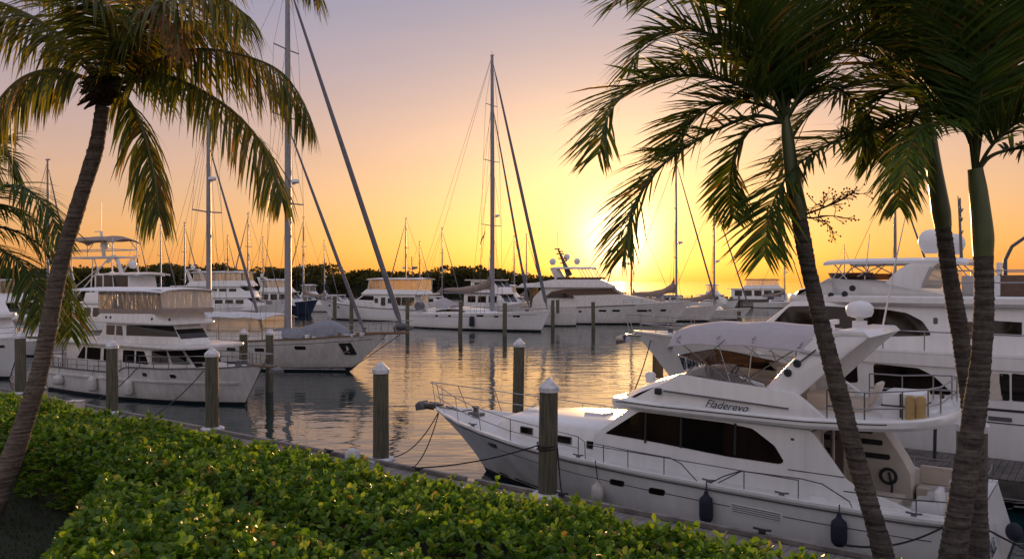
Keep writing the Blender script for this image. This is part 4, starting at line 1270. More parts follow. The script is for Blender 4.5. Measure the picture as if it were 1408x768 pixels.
# cockpit: sole, inner sides, coamings, transom wall
ck = MB()
ck.box((-7.05, -1.80, 0.55), (-4.3, 1.80, 0.62))
ck.build('cockpit_sole', M['deck'], my)
ci = MB()
for sd in (-1, 1):
    ci.box((-7.0, sd * 1.70 - 0.04, 0.60), (-4.3, sd * 1.70 + 0.04, 1.20))
ci.box((-7.06, -1.72, 0.60), (-6.98, 1.72, 1.20))
ci.build('cockpit_lining', M['gel'], my, bevel=0.01)
cs = MB()
for sd in (-1, 1):
    xs_ = [-7.22 + 2.92 * i / 10 for i in range(11)]
    cs.grid([[(x, sd * 1.64, HM.z(x) + 0.01) for x in xs_], [(x, sd * (HM.b(x) - 0.02), HM.z(x) + 0.01) for x in xs_]])
cs.add([(-7.24, -1.94, 1.17), (-7.24, 1.94, 1.17), (-6.94, 1.9, 1.17), (-6.94, -1.9, 1.17)], [(0, 1, 2, 3)])
cs.build('side_deck', M['gel'], my)
# far cockpit side: moulded stairs / cabinet up to the flybridge with grills
st_ = MB()
st_.prism([(-4.36, 0.6), (-5.75, 0.6), (-5.72, 1.30), (-5.55, 1.62), (-5.2, 2.15), (-4.9, 2.5), (-4.36, 2.5)], -1.62, -0.98)
sto = st_.build('stair_cabinet', M['cream'], my, bevel=0.04)
gr = MB()
for z, a, b in ((2.16, -4.55, -4.95), (1.92, -4.55, -5.15), (1.62, -4.6, -5.3)):
    gr.prism(rectp(b, a, z - 0.06, z + 0.06, 0.05), -0.99, -0.965)
gr.build('speaker_grill', M['black'], sto)
wh = MB()
for k in range(14):
    a0_, a1_ = 2 * math.pi * k / 14, 2 * math.pi * (k + 1) / 14
    wh.tube([(-5.28 + 0.16 * math.cos(a0_), -0.90, 1.22 + 0.16 * math.sin(a0_)), (-5.28 + 0.16 * math.cos(a1_), -0.90, 1.22 + 0.16 * math.sin(a1_))], 0.035, 6)
wh.tube([(-5.28, -0.93, 1.3), (-5.36, -0.88, 1.0), (-5.34, -0.86, 0.75)], 0.025, 6)
wh.build('hose_coil', M['black'], sto)
bn = MB(); bn.box((-6.9, -1.62, 0.62), (-5.8, -1.05, 1.02)); bn.box((-6.9, -1.66, 1.02), (-5.8, -1.52, 1.42))
bn.build('bench', M['cushion'], my, bevel=0.05)
bx = MB(); bx.box((-5.85, 0.55, 0.62), (-5.15, 1.25, 1.16)); tbo = bx.build('cockpit_table', M['gel'], my, bevel=0.03)
bx = MB(); bx.box((-5.90, 0.50, 1.165), (-5.10, 1.30, 1.21)); bx.build('table_top', M['cushion'], tbo, bevel=0.015)
for xx, yy in ((-6.35, 0.9), (-6.45, -0.1)):
    c_ = MB(); c_.box((xx - 0.28, yy - 0.28, 0.62), (xx + 0.28, yy + 0.28, 1.08)); c_.prism([(xx - 0.30, 1.0), (xx - 0.20, 1.0), (xx - 0.16, 1.52), (xx - 0.26, 1.50)], yy - 0.28, yy + 0.28)
    c_.prism([(xx - 0.25, 1.06), (xx + 0.26, 1.06), (xx + 0.22, 1.26), (xx - 0.22, 1.30)], yy + 0.22, yy + 0.29); c_.prism([(xx - 0.25, 1.06), (xx + 0.26, 1.06), (xx + 0.22, 1.26), (xx - 0.22, 1.30)], yy - 0.29, yy - 0.22)
    c_.build('cockpit_chair', M['plastic'], my, bevel=0.04)

# flybridge deck: brow with rounded nose, carried aft over the cockpit
def brow_w(x): return interp([(-6.95, 0.9), (-6.8, 1.45), (-6.4, 1.75), (-5, 1.88), (-1, 1.84), (-0.2, 1.72), (0.30, 1.42), (0.62, 0.95), (0.78, 0.35), (0.82, 0.05)], x)
xs_ = [-6.95 + 7.77 * (0.5 - 0.5 * math.cos(math.pi * i / 40)) for i in range(41)]
def brow_z(x): return 2.60 + 0.05 * 0 + max(0, (-x - 4.2)) * 0.055 + max(0, -x - 5.6) ** 2 * 0.08 - max(0, x + 0.1) * 0.14
mb = MB(); rw = []
for x in xs_:
    w_ = brow_w(x); zb = brow_z(x)
    rw.append([(x, -w_ * 0.96, zb - 0.05), (x, -w_, zb + 0.02), (x, -w_, zb + 0.13), (x, -w_ * 0.97, zb + 0.17), (x, 0, zb + 0.18), (x, w_ * 0.97, zb + 0.17), (x, w_, zb + 0.13), (x, w_, zb + 0.02), (x, w_ * 0.96, zb - 0.05)])
mb.grid(rw, close=True)
mb.add(rw[0], [tuple(range(9))]); mb.add(rw[-1], [tuple(range(9))])
fbd = mb.build('flybridge_deck', M['gel'], my, smooth=40)
mb = MB()
for sd in (-1, 1):
    a = [(x, sd * (brow_w(x) + 0.006), brow_z(x) + 0.085) for x in xs_ if -5.9 < x < 0.3]
    mb.grid([[(p[0], p[1] - sd * 0.02, p[2]) for p in a], a, [(p[0], p[1], p[2] + 0.022) for p in a], [(p[0], p[1] - sd * 0.02, p[2] + 0.022) for p in a]])
mb.build('trim_line', M['stripe'], fbd)

# flybridge coaming
wC = lambda x, z: min(brow_w(x) - 0.05, interp([(-5, 1.80), (-1, 1.78), (-0.2, 1.62), (0.4, 1.25), (0.7, 0.8)], x)) - (z - 2.7) * 0.12
cm = MB()
for sd in (-1, 1):
    pr_ = [(-0.2, 2.72), (-1.50, 3.44), (-2.4, 3.36), (-3.4, 3.30), (-4.05, 3.24), (-4.25, 3.12), (-4.72, 2.76), (-4.72, 2.70), (-0.2, 2.68)]
    cm.prism(pr_, (lambda x, z: sd * (wC(x, z) - 0.13)), (lambda x, z: sd * wC(x, z)))
rw = []
for i in range(13):
    t = i / 12; x = 0.62 + (-1.56 - 0.62) * t
    z = 2.66 + (3.47 - 2.66) * t + 0.07 * math.sin(math.pi * t)
    w_ = interp([(0, 0.85), (0.2, 1.28), (0.45, 1.55), (0.7, 1.64), (1, 1.66)], t)
    rw.append([(x - 0.22 * abs(v) ** 2.5 * (1 - t), w_ * v, z - 0.05 * v ** 4 - (0.10 * v ** 8)) for v in [-1 + k / 8 for k in range(17)]])
cm.grid(rw)
cm.grid([rw[-1], [(p[0] - 0.02, p[1], p[2] - 0.55) for p in rw[-1]]])
cmo = cm.build('flybridge_coaming', M['gel'], my, bevel=0.015)
win(cmo, [(-1.15, 3.06), (-3.95, 2.93), (-3.95, 2.90), (-1.15, 3.03)], wC, 'trim_line', 'rub', out=0.012)
ln = MB()
ln.box((-1.07, 1.60, 2.95), (-0.93, 1.76, 3.09)); ln.build('navigation_light', M['black'], my, bevel=0.02)
ln = MB(); ln.box((-0.12, -0.14, 2.98), (0.12, 0.14, 3.07)); ln.lathe([(0.05, -0.14), (0.11, 0.0), (0.12, 0.15)], (0.02, 0, 3.14), 10, axis='y'); ln.build('searchlight', M['plastic'], my, bevel=0.01)
# the name in slanted script on the coaming side
for sd in (1,):
    a = FM.P(1005, 557, 1.70)
    mtx = Matrix.Translation((-2.62, wC(-2.6, 2.84) + 0.008, 2.775)) @ Matrix.Rotation(R(180), 4, 'Z') @ Matrix.Rotation(R(92), 4, 'X') @ Matrix.Rotation(R(-1.5), 4, 'Z')
    text_mesh(my, 'name_lettering', 'Fladerevo', 0.24, mtx, M['navy'], shear=0.5, ext=0.003)
# smoked windscreen round the front of the flybridge
mb = MB(); lo, hi = [], []
path = []
for i in range(25):
    a = -1 + 2 * i / 24
    y = 1.66 * (math.copysign(abs(a) ** 0.85, a)) if abs(a) < 0.62 else math.copysign(1.12 + (abs(a) - 0.62) / 0.38 * 0.52, a)
    x = -1.20 - 0.25 * (abs(y) / 1.3) ** 4 if abs(a) < 0.62 else -1.42 - (abs(a) - 0.62) / 0.38 * 2.0
    path.append((x, y))
for x, y in path:
    fade = min(1, max(0.0, (x + 3.6) / 2.0))
    zt = 3.44 - (-1.5 - x) * 0.08 if x < -1.5 else 3.47
    lo.append((x - 0.02, y * 0.985, zt - 0.04)); hi.append((x + 0.10 * fade, y * 1.03, zt + 0.08 + 0.24 * fade))
mb.grid([lo, hi]); mb.grid([[(p[0] - 0.012, p[1] * 0.992, p[2]) for p in lo], [(p[0] - 0.012, p[1] * 0.992, p[2]) for p in hi]])
mb.build('windscreen', M['smoke'], my)
mb = MB(); mb.tube(hi, 0.014, 6); mb.build('windscreen_trim', M['steel'], my)
# flybridge seats and helm
fs = MB(); fs.box((-3.6, -1.45, 2.76), (-1.9, -0.85, 3.14)); fs.box((-3.6, -1.56, 3.10), (-1.9, -1.40, 3.52)); fs.build('bench', M['cushion'], my, bevel=0.05)
fs = MB(); fs.box((-3.35, 0.15, 2.76), (-2.75, 0.75, 3.2)); fs.prism([(-3.42, 3.1), (-3.30, 3.1), (-3.36, 3.68), (-3.46, 3.66)], 0.15, 0.75); fs.build('helm_seat', M['cushion'], my, bevel=0.05)
fs = MB(); fs.prism([(-1.7, 2.76), (-2.25, 2.76), (-2.2, 3.22), (-1.95, 3.5), (-1.7, 3.5)], -0.6, 0.9); fs.build('helm_console', M['cream'], my, bevel=0.04)
fs = MB()
for k in range(14):
    a0_, a1_ = 2 * math.pi * k / 14, 2 * math.pi * (k + 1) / 14
    fs.tube([(-2.28 - 0.10 * math.sin(a0_), 0.45 + 0.19 * math.cos(a0_), 3.42 + 0.17 * math.sin(a0_)), (-2.28 - 0.10 * math.sin(a1_), 0.45 + 0.19 * math.cos(a1_), 3.42 + 0.17 * math.sin(a1_))], 0.014, 5)
fs.tube([(-2.14, 0.45, 3.36), (-2.28, 0.45, 3.42)], 0.02, 5); fs.build('steering_wheel', M['black'], my)
fs = MB(); fs.box((-4.6, -0.9, 2.76), (-3.95, 0.6, 3.12)); fs.build('lounge_seat', M['cushion'], my, bevel=0.06)
# radar arch
ap = [(-3.36, 3.22), (-4.10, 3.16), (-4.62, 3.68), (-5.05, 4.10), (-5.42, 4.42), (-5.30, 4.50), (-4.85, 4.50), (-4.35, 4.34)]
wa = lambda x, z: 1.60 - (z - 3.2) * 0.14
am = MB(); am.prism([(-5.44, 4.40), (-5.32, 4.52), (-4.85, 4.53), (-4.30, 4.35), (-4.42, 4.26), (-4.9, 4.40)], -1.44, 1.44); aro = am.build('radar_arch', M['gel'], my, bevel=0.03)
for sd in (-1, 1):
    am = MB(); am.prism(ap, lambda x, z: sd * (wa(x, z) - 0.14), lambda x, z: sd * wa(x, z)); am.build('arch_leg', M['gel'], aro, bevel=0.03)
# far side inner face of the arch is lined in cream
rd = MB(); rd.box((-5.02, -0.14, 4.52), (-4.78, 0.14, 4.66)); rd.lathe([(0.06, 4.64), (0.08, 4.72), (0.24, 4.76), (0.28, 4.86), (0.27, 4.97), (0.2, 5.05), (0.02, 5.09)], (-4.9, 0, 0), 18); rd.build('radar_dome', M['plastic'], aro, smooth=50)
rd = MB(); rd.box((-4.62, 0.85, 4.48), (-4.42, 1.05, 4.60)); rd.box((-4.58, 0.35, 4.60), (-4.46, 1.55, 4.70)); rd.build('radar_scanner', M['plastic'], aro, bevel=0.02)
rd = MB()
for a in ((-3.62, 3.62), (-3.80, 3.82)): rd.lathe([(0.07, 0), (0.085, 0.03), (0.06, 0.07)], (a[0] - 0.25, wa(a[0], a[1]) - 0.01, a[1]), 12, axis='y')
rd.tube([(-4.42, wa(-4.4, 4.1) + 0.03, 4.12), (-4.05, wa(-4, 3.8) + 0.03, 3.80)], 0.014, 5); rd.build('courtesy_light', M['black'], aro)
an = MB(); an.tube([(-5.1, -1.2, 4.48), (-5.35, -1.25, 5.9), (-5.6, -1.3, 7.2)], [0.022, 0.016, 0.006], 6); an.build('whip_aerial', M['aluw'], aro)
# bimini
bz = lambda x: interp([(-4.5, 4.26), (-3.2, 4.36), (-2, 4.34), (-1.2, 4.29)], x)
bo = canopy(my, 'bimini', -1.18, -4.52, 1.52, 0, 0.22, 'canvas', 0.02, 0.0, 0.22, zf=bz, n=22, ripple=0.012, lip=0.16)
fr_ = MB()
for xb_, xt_ in ((-2.6, -1.35), (-2.65, -2.3), (-3.05, -3.1), (-2.9, -4.1)):
    zt = bz(xt_)
    for sd in (-1, 1):
        fr_.tube([(xb_, sd * 1.60, 3.36), (xt_, sd * 1.46, zt - 0.12)], 0.014, 6)
    fr_.tube([(xt_, 1.46 * v, zt + 0.21 * (1 - v * v) - 0.06 - 0.10 * max(0, abs(v) - 0.75)) for v in [-1 + k / 6 for k in range(13)]], 0.014, 6)
for sd in (-1, 1):
    fr_.tube([(-1.6, sd * 1.62, 3.42), (-2.5, sd * 1.5, bz(-2.5) - 0.1)], 0.011, 6)
    fr_.tube([(-3.4, sd * 1.6, 3.3), (-2.4, sd * 1.54, 3.8)], 0.011, 6)
fr_.build('bimini_frame', M['steel'], my)
# aft flydeck rail, locker and lifebuoy
def rl(xs, zt): return [(x, y, zt) for x, y in xs]
zr = 3.42
pl_ = [(-4.70, 1.74), (-5.4, 1.74), (-6.05, 1.64), (-6.45, 1.40), (-6.6, 1.0), (-6.6, -1.0), (-6.45, -1.40), (-6.05, -1.64), (-5.4, -1.74), (-4.7, -1.74)]
zr_ = lambda x: 3.36 + max(0, -x - 5.4) * 0.10
rail(my, [[(x, y, zr_(x)) for x, y in pl_], [(x, y, zr_(x) - 0.32) for x, y in pl_]], [((x, y, brow_z(x) + 0.16), (x, y, zr_(x))) for x, y in pl_], 0.017, 'flydeck_railing')
lk = MB(); lk.box((-6.35, 0.55, 2.84), (-5.65, 1.45, 3.36)); lko = lk.build('locker', M['plastic'], my, bevel=0.05)
lk = MB(); lk.box((-6.365, 0.53, 3.10), (-5.635, 1.47, 3.125)); lk.box((-6.0, 1.445, 2.9), (-5.97, 1.47, 3.36)); lk.build('strap', M['black'], lko)
lb = MB()
for x, dy in ((-6.18, 0), (-6.36, -0.05)):
    lb.add(*(lambda P_: (P_[0], P_[1]))(([(0, 0, 0)], [])) if False else ([], []))
    lb.prism(rounded([(x - 0.085, 2.82), (x + 0.085, 2.82), (x + 0.085, 3.36), (x - 0.085, 3.36)], 0.08), 1.56 + dy, 1.68 + dy)
lb.build('lifebuoy', M['yellow'], my, bevel=0.03)
ch = MB(); ch.box((-5.25, 0.2, 2.82), (-4.8, 0.75, 3.08)); ch.prism([(-5.32, 3.0), (-5.22, 3.0), (-5.38, 3.45), (-5.46, 3.42)], 0.2, 0.75); ch.build('flydeck_chair', M['cushion'], my, bevel=0.05)
# bow pulpit rail (tall), side rails
paths, posts = [], []
for sd in (-1, 1):
    def rp(x, h, inset=0.06): return (x, sd * max(0.10, HM.b(x) - inset), HM.z(x) + h)
    paths.append([rp(7.35, 0.74, 0), rp(6.8, 0.72), rp(5.8, 0.66), rp(4.6, 0.62), rp(3.2, 0.60), rp(1.8, 0.58), rp(0.9, 0.55), rp(0.72, 0.45), rp(0.70, 0.02)])
    paths.append([rp(7.25, 0.40, 0), rp(6.6, 0.38), rp(5.2, 0.33), rp(3.2, 0.30), rp(0.9, 0.28)])
    for x, lean in ((6.75, 0.25), (5.75, 0.2), (4.5, 0.12), (3.15, 0), (1.9, 0), (0.9, 0)): posts.append((rp(x - lean, 0), rp(x, 0.72 - (7 - x) * 0.028)))
    paths.append([rp(0.45, 0.46), rp(-0.6, 0.45), rp(-1.5, 0.44), rp(-1.75, 0.36), rp(-2.15, 0.02)])
    for x in (0.2, -0.45, -1.35): posts.append((rp(x, 0), rp(x, 0.45)))
    paths.append([rp(-2.6, 0.10), rp(-3.1, 0.42), rp(-4.3, 0.46), rp(-4.7, 0.42), rp(-5.2, 0.16), rp(-5.25, 0.05)])
    for x in (-3.15, -4.25): posts.append((rp(x, 0), rp(x, 0.44)))
    paths.append([rp(-5.1, 0.34), rp(-6.2, 0.36), rp(-7.0, 0.38)])
    for x in (-5.6, -6.35, -7.0): posts.append((rp(x, 0), rp(x, 0.36)))
paths.append([(7.35, 0.10, HM.z(7.3) + 0.74), (7.5, 0.05, HM.z(7.3) + 0.75), (7.5, -0.05, HM.z(7.3) + 0.75), (7.35, -0.10, HM.z(7.3) + 0.74)])
posts += [((7.2, sd * 0.12, 1.66), (7.38, sd * 0.09, 2.4)) for sd in (-1, 1)]
paths.append([(-7.15, -1.9, 1.56), (-7.2, -1.2, 1.58), (-7.2, 1.2, 1.58), (-7.15, 1.9, 1.56)])
posts += [((-7.15, y, 1.16), (-7.18, y, 1.57)) for y in (-1.9, -1.0, 0, 1.0, 1.9)]
rail(my, paths, posts, 0.0135, 'railing')
# anchor gear
ag = MB(); ag.box((6.7, -0.10, 1.66), (7.62, 0.10, 1.72)); ag.box((7.3, -0.14, 1.60), (7.7, -0.10, 1.80)); ag.box((7.3, 0.10, 1.60), (7.7, 0.14, 1.80)); ag.build('bow_roller', M['steel'], my, bevel=0.01)
ag = MB(); ag.tube([(7.0, 0, 1.77), (7.72, 0, 1.70), (7.92, 0, 1.56)], 0.035, 6); ag.prism([(7.66, 1.58), (7.98, 1.52), (8.02, 1.70), (7.86, 1.82)], -0.20, 0.20); ag.build('anchor', M['rub'], my, bevel=0.03)
ag = MB(); ag.lathe([(0.13, 0), (0.12, 0.10), (0.07, 0.13), (0.07, 0.22), (0.11, 0.25), (0.11, 0.28)], (5.75, 0, 1.56), 12); ag.box((5.5, -0.12, 1.56), (5.95, 0.12, 1.66)); ag.box((5.4, 0.25, 1.55), (5.6, 0.33, 1.70)); ag.tube([(5.9, 0.0, 1.72), (6.3, 0.03, 1.64), (6.9, 0, 1.74)], 0.022, 5); ag.build('windlass', M['rub'], my)
# deck cleats and rope bits
for x, sd in ((0.95, 1), (-2.35, 1), (-3.9, 1), (-6.3, 1), (4.9, 1), (-6.3, -1), (-2.3, -1)):
    y = sd * (HM.b(x) - 0.13); z = HM.z(x) + 0.06
    cl = MB(); cl.box((x - 0.05, y - 0.02, z - 0.06), (x + 0.05, y + 0.02, z + 0.03)); cl.tube([(x - 0.14, y, z + 0.045), (x, y, z + 0.03), (x + 0.14, y, z + 0.045)], 0.02, 6)
    cl.build('deck_cleat', M['rub'], my)
# transom lettering
def tz(y, z):
    f = z / 1.16; return -7.25 + -0.35 * (1 - f)
for body, size, y, z in (('Fn  Po', 0.28, 1.05, 0.82), ('BILLE', 0.30, 0.95, 0.48)):
    mtx = Matrix.Translation((tz(0, z) - 0.03, y, z)) @ Matrix.Rotation(R(-90), 4, 'Z') @ Matrix.Rotation(R(90 - 17), 4, 'X')
    text_mesh(my, 'transom_lettering', body, size, mtx, M['navy'], shear=0.2)

# things hung on or lying by this yacht
def wM(x, y, z): return FM.W(x, y, z)
def hang(x, z, label, m, top_z=None, **k):
    p = HM.at(x, z, 1, 0.14); q = HM.at(x, HM.z(x) - 0.02, 1, 0.05)
    fender(wM(*p), wM(q[0], q[1], HM.z(x) + 0.10), label, m, **k)
hang(0.36, 0.60, 'small white fender hanging by the foredeck of the nearest motor yacht', 'fendw', r=0.15, h=0.42)
hang(-2.38, 0.72, 'navy fender hanging amidships below the engine vent of the nearest motor yacht', 'fendn', r=0.145, h=0.58)
hang(-5.05, 0.72, 'navy fender hanging on the nearest yacht just left of a slender palm trunk', 'fendn', r=0.15, h=0.54)
bf = MB(); bf.ball((0, 0, 0), (0.15, 0.15, 0.18), 18)
bfo = bf.build('ball_fender', M['fendn']); bfo.location = wM(-7.72, 0.1, 0.70); tag(bfo, 'round blue ball fender hanging on the transom of the nearest motor yacht', 'fender')
line([wM(*HM.at(-2.35, 1.2, 1, -0.1)), wM(-2.7, 2.1, 1.42), wM(-3.1, 2.08, 1.60)], 'short dark rope from midships cleat up to the side rail', 0.012)
# ================================================================== large three-deck yacht behind, trawler yacht, ketch
FG = Frame((4.93, 32.3), (-0.8, 0.6), 11.5)
by = thing('motor_yacht', 'large white three deck motor yacht behind the right-hand palms, black windows and white hardtop', 'motor yacht', FG.loc, FG.rz)
HG = Hull(-11.5, 11.5, [(-11.5, 3.42), (-4, 3.40), (2, 3.42), (6, 3.42), (9, 3.44), (11.5, 3.48)],
          [(-11.5, 2.8), (-6, 2.95), (0, 2.95), (3.5, 2.75), (6, 2.3), (8, 1.65), (9.6, 0.98), (10.7, 0.42), (11.5, 0.03)],
          8.9, draft=1.0, wl=0.92, bowflare=0.55, stempow=1.4, boot=0.2)
hg = HG.build(by, [M['hull'], M['boot']], nu=40)
HG.caprail(by, M['gel'], h=0.06, w=0.14, out=0.05, name='bulwark_cap')
HG.deckplate(by, -11.4, 11.3, M['deck'], drop=0.02, camber=0.08)
HG.ribbon(hg, 'belt', M['gel'], -11.4, 7.0, lambda x: HG.z(x) - 0.36, 0.34, 0.06, n=40)
HG.ribbon(hg, 'cove_stripe', M['stripe'], -11.4, 3.6, 1.90, 0.07, 0.012)
HG.ribbon(hg, 'cove_stripe', M['stripe'], -11.4, 2.6, 1.55, 0.03, 0.012)
def hull_panel(H, parent, prof, m, name, out=0.012, sides=(-1, 1)):
    for sd in sides:
        n_ = len(prof); q = MB()
        q.add([H.at(a, b, sd, -0.05) for a, b in prof] + [H.at(a, b, sd, out) for a, b in prof],
              [tuple(range(n_)), tuple(range(2 * n_ - 1, n_ - 1, -1))] + [(i, (i + 1) % n_, (i + 1) % n_ + n_, i + n_) for i in range(n_)])
        q.build(name, M[m], parent, smooth=30)
P = lambda px, py, y=2.95: FG.P(px, py, y)
pr_ = rounded([P(1199, 500), P(1262, 506), P(1282, 516), P(1308, 540), P(1305, 543), P(1199, 540)], 0.10)
hull_panel(HG, hg, pr_, 'glass', 'window')
hull_panel(HG, hg, rounded([P(1162, 498), P(1176, 499), P(1176, 527), P(1150, 527)], 0.08), 'glass', 'window')
hull_panel(HG, hg, rounded([P(1358, 512), P(1378, 514), P(1378, 551), P(1358, 549)], 0.05), 'cream', 'side_door')
hull_panel(HG, hg, rounded([P(1374, 513), P(1388, 514), P(1388, 551), P(1374, 550)], 0.05), 'glass', 'window')
hull_panel(HG, hg, rounded([P(1391, 513), P(1420, 516), P(1420, 553), P(1391, 551)], 0.05), 'glass', 'window')
hull_panel(HG, hg, rounded([P(1358, 572), P(1391, 575), P(1391, 581), P(1358, 578)], 0.03), 'rub', 'vent')
# foredeck trunk
rw = []
for i in range(17):
    x = 3.0 + 5.2 * i / 16; w_ = interp([(3.0, 2.0), (5.5, 1.75), (7.2, 1.2), (8.2, 0.5)], x); zt = interp([(3.0, 3.85), (6, 3.75), (7.6, 3.58), (8.2, 3.32)], x); zb = HG.z(x) - 0.02
    rw.append([(x, -w_ - 0.1, zb), (x, -w_, zt - 0.1), (x, -w_ + 0.2, zt), (x, 0, zt + 0.06), (x, w_ - 0.2, zt), (x, w_, zt - 0.1), (x, w_ + 0.1, zb)])
mb = MB(); mb.grid(rw); mb.add(rw[-1], [tuple(range(7))]); mb.build('cabin_trunk', M['gel'], by, smooth=40)
# upper saloon with one sweeping black window
wU = lambda x, z: 2.36 - (z - 3.1) * 0.10
Q = lambda px, py, y=2.28: FG.P(px, py, y)
h_ = slab(by, 'upper_saloon', [Q(1040, 452), Q(1088, 414), (-0.6, 4.82), (-11.0, 4.80), (-11.0, 3.0), (Q(1040, 452)[0], 3.05)], wU, 'gel', 0.06)
win(h_, rounded([Q(1056, 450), Q(1084, 421), Q(1125, 420), Q(1215, 425), Q(1246, 430), Q(1268, 441), Q(1279, 457), Q(1279, 461), Q(1230, 462), Q(1150, 459)], 0.10), wU)
a_, b_ = Q(1040, 452), Q(1088, 414)
for y0_, y1_ in ((-2.0, -0.7), (-0.62, 0.62), (0.7, 2.0)): face_win(h_, a_, b_, y0_, y1_, inset=0.12)
lg = MB(); c_ = Q(1286, 441)
lg.prism(rounded([(c_[0] - 0.06, c_[1] - 0.1), (c_[0] + 0.06, c_[1] - 0.1), (c_[0] + 0.06, c_[1] + 0.1), (c_[0] - 0.06, c_[1] + 0.1)], 0.05), wU(*c_), wU(*c_) + 0.012); lg.build('badge', M['rub'], h_)
# aft cabin glazing further right
win(h_, [Q(1330, 442), Q(1352, 443), Q(1352, 466), Q(1330, 465)], wU, 'window', 'brown', out=0.02)
win(h_, [Q(1356, 440), Q(1405, 443), Q(1405, 462), Q(1356, 460)], wU, 'window', 'glass', out=0.02)
# flybridge deck slab: overhang right round
def bw(x): return interp([(-11.5, 2.3), (-10, 2.55), (-2, 2.55), (1.0, 2.45), (2.4, 2.0), (3.3, 1.2), (3.75, 0.3), (3.8, 0.05)], x)
zf = Q(1086, 412, 1.0)[1]
xs_ = [-11.5 + 15.3 * (0.5 - 0.5 * math.cos(math.pi * i / 36)) for i in range(37)]
xn = Q(1085, 416, 1.2)[0]
sh = xn - 3.4
z0_ = 4.80
rw = [[(x + sh, -bw(x) * 0.95, z0_ - 0.03), (x + sh, -bw(x), z0_ + 0.06), (x + sh, -bw(x), z0_ + 0.22), (x + sh, -bw(x) * 0.96, z0_ + 0.27), (x + sh, bw(x) * 0.96, z0_ + 0.27), (x + sh, bw(x), z0_ + 0.22), (x + sh, bw(x), z0_ + 0.06), (x + sh, bw(x) * 0.95, z0_ - 0.03)] for x in xs_]
mb = MB(); mb.grid(rw, close=True); mb.add(rw[0], [tuple(range(8))]); mb.add(rw[-1], [tuple(range(8))]); mb.build('flybridge_deck', M['gel'], by, smooth=40)
# coaming, solid forward, walls aft
wF = lambda x, z: min(bw(x - sh) - 0.06, 2.45) - (z - 5.0) * 0.12
mb = MB()
c0, c1, c2, c3, c4 = Q(1092, 408, 1.6), Q(1136, 382), Q(1210, 388), Q(1262, 398), Q(1300, 404)
for sd in (-1, 1):
    mb.prism([(c0[0], 5.04), c1, c2, c3, c4, (c4[0], 5.02)], lambda x, z: sd * (wF(x, z) - 0.14), lambda x, z: sd * wF(x, z))
rw = []
for i in range(11):
    t = i / 10; x = c0[0] + 0.5 + (c1[0] - c0[0] - 0.6) * t; z = 5.04 + (c1[1] - 5.04) * t + 0.08 * math.sin(math.pi * t); w_ = wF(min(x, c0[0]), z) - 0.02 if t > 0.3 else interp([(0, 1.0), (0.3, 2.0)], t)
    rw.append([(x - 0.35 * abs(v) ** 2.5 * (1 - t), min(w_, 2.38) * v, z - 0.06 * v ** 4) for v in [-1 + k / 7 for k in range(15)]])
mb.grid(rw); mb.grid([rw[-1], [(p[0] - 0.02, p[1], 5.0) for p in rw[-1]]])
cmo = mb.build('flybridge_coaming', M['gel'], by, bevel=0.02)
for px, py in ((1141, 406), (1162, 404), (1173, 396)):
    a = Q(px, py); q = MB(); q.lathe([(0.085, 0), (0.10, 0.03), (0.07, 0.06)], (a[0], wF(*a) - 0.01, a[1]), 12, axis='y'); q.build('courtesy_light', M['black'], cmo)
# smoked screen
lo, hi = [], []
x1s, x2s = c1[0], Q(1205, 385)[0]
for i in range(21):
    a = -1 + 2 * i / 20
    yy = 2.15 * a if abs(a) < 0.6 else math.copysign(1.29 + (abs(a) - 0.6) / 0.4 * 0.9, a)
    x = x1s + 0.25 - 0.25 * (abs(yy) / 1.5) ** 3 if abs(a) < 0.6 else x1s - (abs(a) - 0.6) / 0.4 * (x1s - x2s)
    lo.append((x, yy, c1[1] - 0.05)); hi.append((x + 0.12, yy * 1.02, c1[1] + 0.17))
mb = MB(); mb.grid([lo, hi]); mb.grid([[(p[0] - 0.012, p[1] * 0.99, p[2]) for p in lo], [(p[0] - 0.012, p[1] * 0.99, p[2]) for p in hi]]); mb.build('windscreen', M['smoke'], by)
# hardtop on raked arch
ht0, ht1 = Q(1141, 357, 1.2)[0], Q(1334, 355, 1.2)[0]
zt = Q(1230, 356, 1.2)[1]
canopy(by, 'hardtop', ht0, ht1, 1.95, zt - 0.02, 0.08, 'plastic', 0.04, 0.08, 0.05, thick=0.09, n=18, ripple=0.0)
for sd in (-1, 1):
    am = MB(); am.prism([Q(1206, 396), Q(1262, 398), Q(1275, 372), (Q(1290, 362)[0], zt - 0.1), (Q(1250, 362)[0], zt - 0.12), Q(1232, 370)], sd * 1.95, sd * 1.78)
    am.build('hardtop_arch', M['gel'], by, bevel=0.04)
fr_ = MB()
for sd in (-1, 1):
    for a, b in (((1142, 384), (1153, 360)), ((1150, 384), (1176, 361)), ((1162, 384), (1140, 361)), ((1176, 380), (1215, 361)), ((1200, 382), (1160, 361)), ((1330, 381), (1312, 362)), ((1345, 384), (1320, 362))):
        A, B = Q(*a), Q(*b); fr_.tube([(A[0], sd * 2.05, A[1]), (B[0], sd * 1.8, B[1])], 0.02, 6)
fr_.build('hardtop_strut', M['steel'], by, smooth=60)
for sd in (-1, 1):
    q = MB(); q.prism([Q(1264, 392), Q(1276, 366), Q(1292, 370), Q(1300, 392)], sd * 1.96, sd * 1.945); q.build('side_curtain', M['vinyl'], by)
